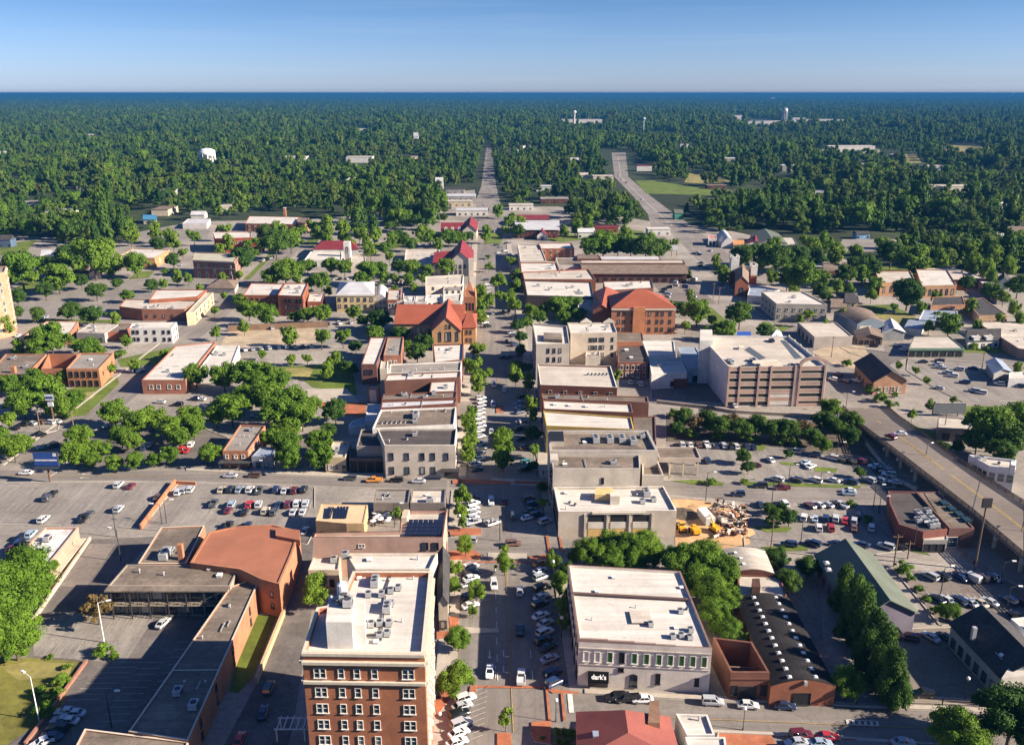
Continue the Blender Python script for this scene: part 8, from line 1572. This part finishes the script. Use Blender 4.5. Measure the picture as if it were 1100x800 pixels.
# keep houses of the woods visible: a small glade in front of each
GLADE = []
for o in list(COL.objects):
    if o.parent is None and o.type == 'EMPTY' and not o.name.startswith('woodland') and o.get('category') in ('house', 'building', 'barn', 'shed', 'store', 'works', 'mill', 'depot', 'school', 'villa', 'shop', 'church', 'water tower') and o.location.y > 560:
        GLADE.append((o.location.x, o.location.y, (14 + o.location.y * .015), (6 + .036 * o.location.y if o.location.y < 1500 else 12 + .09 * o.location.y)))
for o in list(COL.objects):
    if o.name.startswith('woodland'): GLADE.append((o.location.x, o.location.y, 20, 20 + .02 * o.location.y))
GL = np.array(GLADE)
TP = np.array(TREEPOS)
bands = [(560, 900, 11.5), (900, 1500, 12.5), (1500, 2600, 14), (2600, 4500, 18), (4500, 8000, 27), (8000, 15000, 48), (15000, 30000, 95)]
for y0, y1, sp in bands:
    ny = int((y1 - y0) / sp)
    for j in range(ny):
        y = y0 + (j + .5) * sp; hw = (y * .64 + 60)
        nx = int(2 * hw / sp); xs = (np.arange(nx) - nx / 2) * sp + fr.uniform(-.5, .5, nx) * sp; ys = y + fr.uniform(-.5, .5, nx) * sp
        keep = fr.random(nx) < .86
        if y < 6000: keep &= (np.sin(xs * .017 + np.sin(ys * .009) * 2.2) + np.sin(ys * .016 + np.sin(xs * .011) * 1.8) + fr.normal(0, .35, nx)) > -1.22
        for x, yy, kp in zip(xs, ys, keep):
            if not kp: continue
            if y < 16000:
                if y < 6500 and not ok(x, yy): continue
                dx = np.abs(GL[:, 0] - x); dy = GL[:, 1] - yy
                if np.any((dx < GL[:, 2]) & (dy > -GL[:, 2] * .8) & (dy < GL[:, 3])): continue
                if len(TP) and yy < 900 and np.any((TP[:, 0] - x) ** 2 + (TP[:, 1] - yy) ** 2 < (TP[:, 2] * .8 + 3) ** 2): continue
            pts.append((x, yy, sp))
pts.sort(key=lambda p: p[1] / (1 + .0 * p[2]))
NWOOD = max(0, 296 - NEAR_TOWN)
near = [p for p in pts if abs(p[0]) < p[1] * .585][:NWOOD]; ns = set(id(p) for p in near)
for i, p in enumerate(near):
    rr = random.Random(i); r = 4.6 + rr.random() * 3.2; zc = 1.35 * r
    f = p[1] * CT + (0) ; depth = p[1]
    # pixel of the crown centre, so that tree() can size it
    yc = p[1]; dz = CAMH - zc; fw = yc * CT + dz * ST; vv = 400 + FPX * (dz * CT - yc * ST) / fw; uu = 550 + FPX * p[0] / fw
    side = 'left' if p[0] < -20 else 'right'
    tree(uu, vv, r / mpp(uu, vv) * CAMH / (CAMH - zc), 'woods', f'mixed green tree at the edge of the woods {"west" if side == "left" else "east"} of the main street', f'trees at the edge of the woods {"west" if side == "left" else "east"}')
rest = [p for p in pts if id(p) not in ns]
print('town trees', NEAR_TOWN, 'wood trees', len(near), 'mass', len(rest), 'cars', NCAR[0])
# one object: instances of six crowns on the points
def forest(rest):
    P = np.array(rest); n = len(P); r = np.random.default_rng(5); me = bpy.data.meshes.new('forest'); me.vertices.add(n)
    dist = P[:, 1]; rad = np.where(dist < 2600, r.uniform(4.6, 9.6, n), P[:, 2] * r.uniform(.42, .72, n)); hs = np.where(dist < 4500, r.uniform(.8, 1.35, n), np.clip(11.0 / rad, .14, 1.0) * r.uniform(.5, 1.6, n))
    big = r.random(n) < .08; rad = np.where(big & (dist < 2600), rad * 1.35, rad); sm = r.random(n) < .25; rad = np.where(sm & (dist < 2600), rad * .6, rad)
    zc = rad * hs * np.where(dist < 4500, r.uniform(.95, 1.6, n), 1.25); st = .5 + .5 * np.sin(P[:, 0] * .0085 + 2 * np.sin(P[:, 1] * .0047)) * np.sin(P[:, 1] * .0066 + 1.7 * np.sin(P[:, 0] * .0052)); rad = np.where(dist < 4500, rad * (.72 + .62 * st), rad); zc = zc * np.where(dist < 4500, .72 + .62 * st, 1.0)
    co = np.column_stack([P[:, 0], P[:, 1], zc]).astype(np.float32); me.vertices.foreach_set('co', co.ravel())
    a = me.attributes.new('sc', 'FLOAT_VECTOR', 'POINT'); a.data.foreach_set('vector', np.column_stack([rad, rad, rad * hs]).astype(np.float32).ravel())
    a = me.attributes.new('ix', 'INT', 'POINT'); a.data.foreach_set('value', r.integers(0, 8, n).astype(np.int32))
    a = me.attributes.new('rt', 'FLOAT', 'POINT'); a.data.foreach_set('value', r.uniform(0, 6.28, n).astype(np.float32))
    o = link('forest', me); o['kind'] = 'stuff'; o['label'] = 'mass of mixed green woodland reaching to the horizon'
    src = []
    for s in range(8):
        V, F, az = crown_mesh('crown', 900 + s, [15, 9, 15, 22, 12, 15, 18, 12][s], 1350, .085, ['round', 'round', 'tall', 'round', 'flat', 'round', 'pine', 'round'][s]); q = bpy.data.objects.new('crown_source', mesh('crown_source', V, F, LEAF[['wood', 'wood', 'wood', 'broad', 'wood', 'wood', 'dark', 'dark'][s]])); src.append(q)
    g = bpy.data.node_groups.new('forest', 'GeometryNodeTree'); g.interface.new_socket('Geometry', in_out='INPUT', socket_type='NodeSocketGeometry'); g.interface.new_socket('Geometry', in_out='OUTPUT', socket_type='NodeSocketGeometry')
    n_ = g.nodes; l = g.links; gi = n_.new('NodeGroupInput'); go = n_.new('NodeGroupOutput'); iop = n_.new('GeometryNodeInstanceOnPoints'); jn = n_.new('GeometryNodeJoinGeometry')
    for q in reversed(src):
        oi = n_.new('GeometryNodeObjectInfo'); oi.inputs['Object'].default_value = q; oi.inputs['As Instance'].default_value = True; l.new(oi.outputs['Geometry'], jn.inputs[0])
    def at_(nm, t):
        x = n_.new('GeometryNodeInputNamedAttribute'); x.data_type = t; x.inputs[0].default_value = nm; return next(s for s in x.outputs if s.enabled and s.name == 'Attribute')
    l.new(gi.outputs[0], iop.inputs['Points']); l.new(jn.outputs[0], iop.inputs['Instance']); iop.inputs['Pick Instance'].default_value = True; l.new(at_('ix', 'INT'), iop.inputs['Instance Index'])
    cb = n_.new('ShaderNodeCombineXYZ'); l.new(at_('rt', 'FLOAT'), cb.inputs[2]); l.new(cb.outputs[0], iop.inputs['Rotation']); l.new(at_('sc', 'FLOAT_VECTOR'), iop.inputs['Scale']); l.new(iop.outputs[0], go.inputs[0])
    md = o.modifiers.new('forest', 'NODES'); md.node_group = g
forest(rest)
# ------------------------------------------------------------------ haze
hz = MB(); S1 = 40000; hz.box((0, 0, 59), (2 * S1, 2 * S1, 122)); m = bpy.data.materials.new('haze'); m.use_nodes = True; n = m.node_tree.nodes; l = m.node_tree.links
for x in list(n):
    if x.type == 'BSDF_PRINCIPLED': n.remove(x)
pv = n.new('ShaderNodeVolumePrincipled'); pv.inputs['Color'].default_value = (0.026, 0.135, 0.31, 1); pv.inputs['Density'].default_value = 0.00012; pv.inputs['Anisotropy'].default_value = 0.0
l.new(pv.outputs[0], n['Material Output'].inputs['Volume'])
o = hz.build('haze', [m]); o['kind'] = 'stuff'
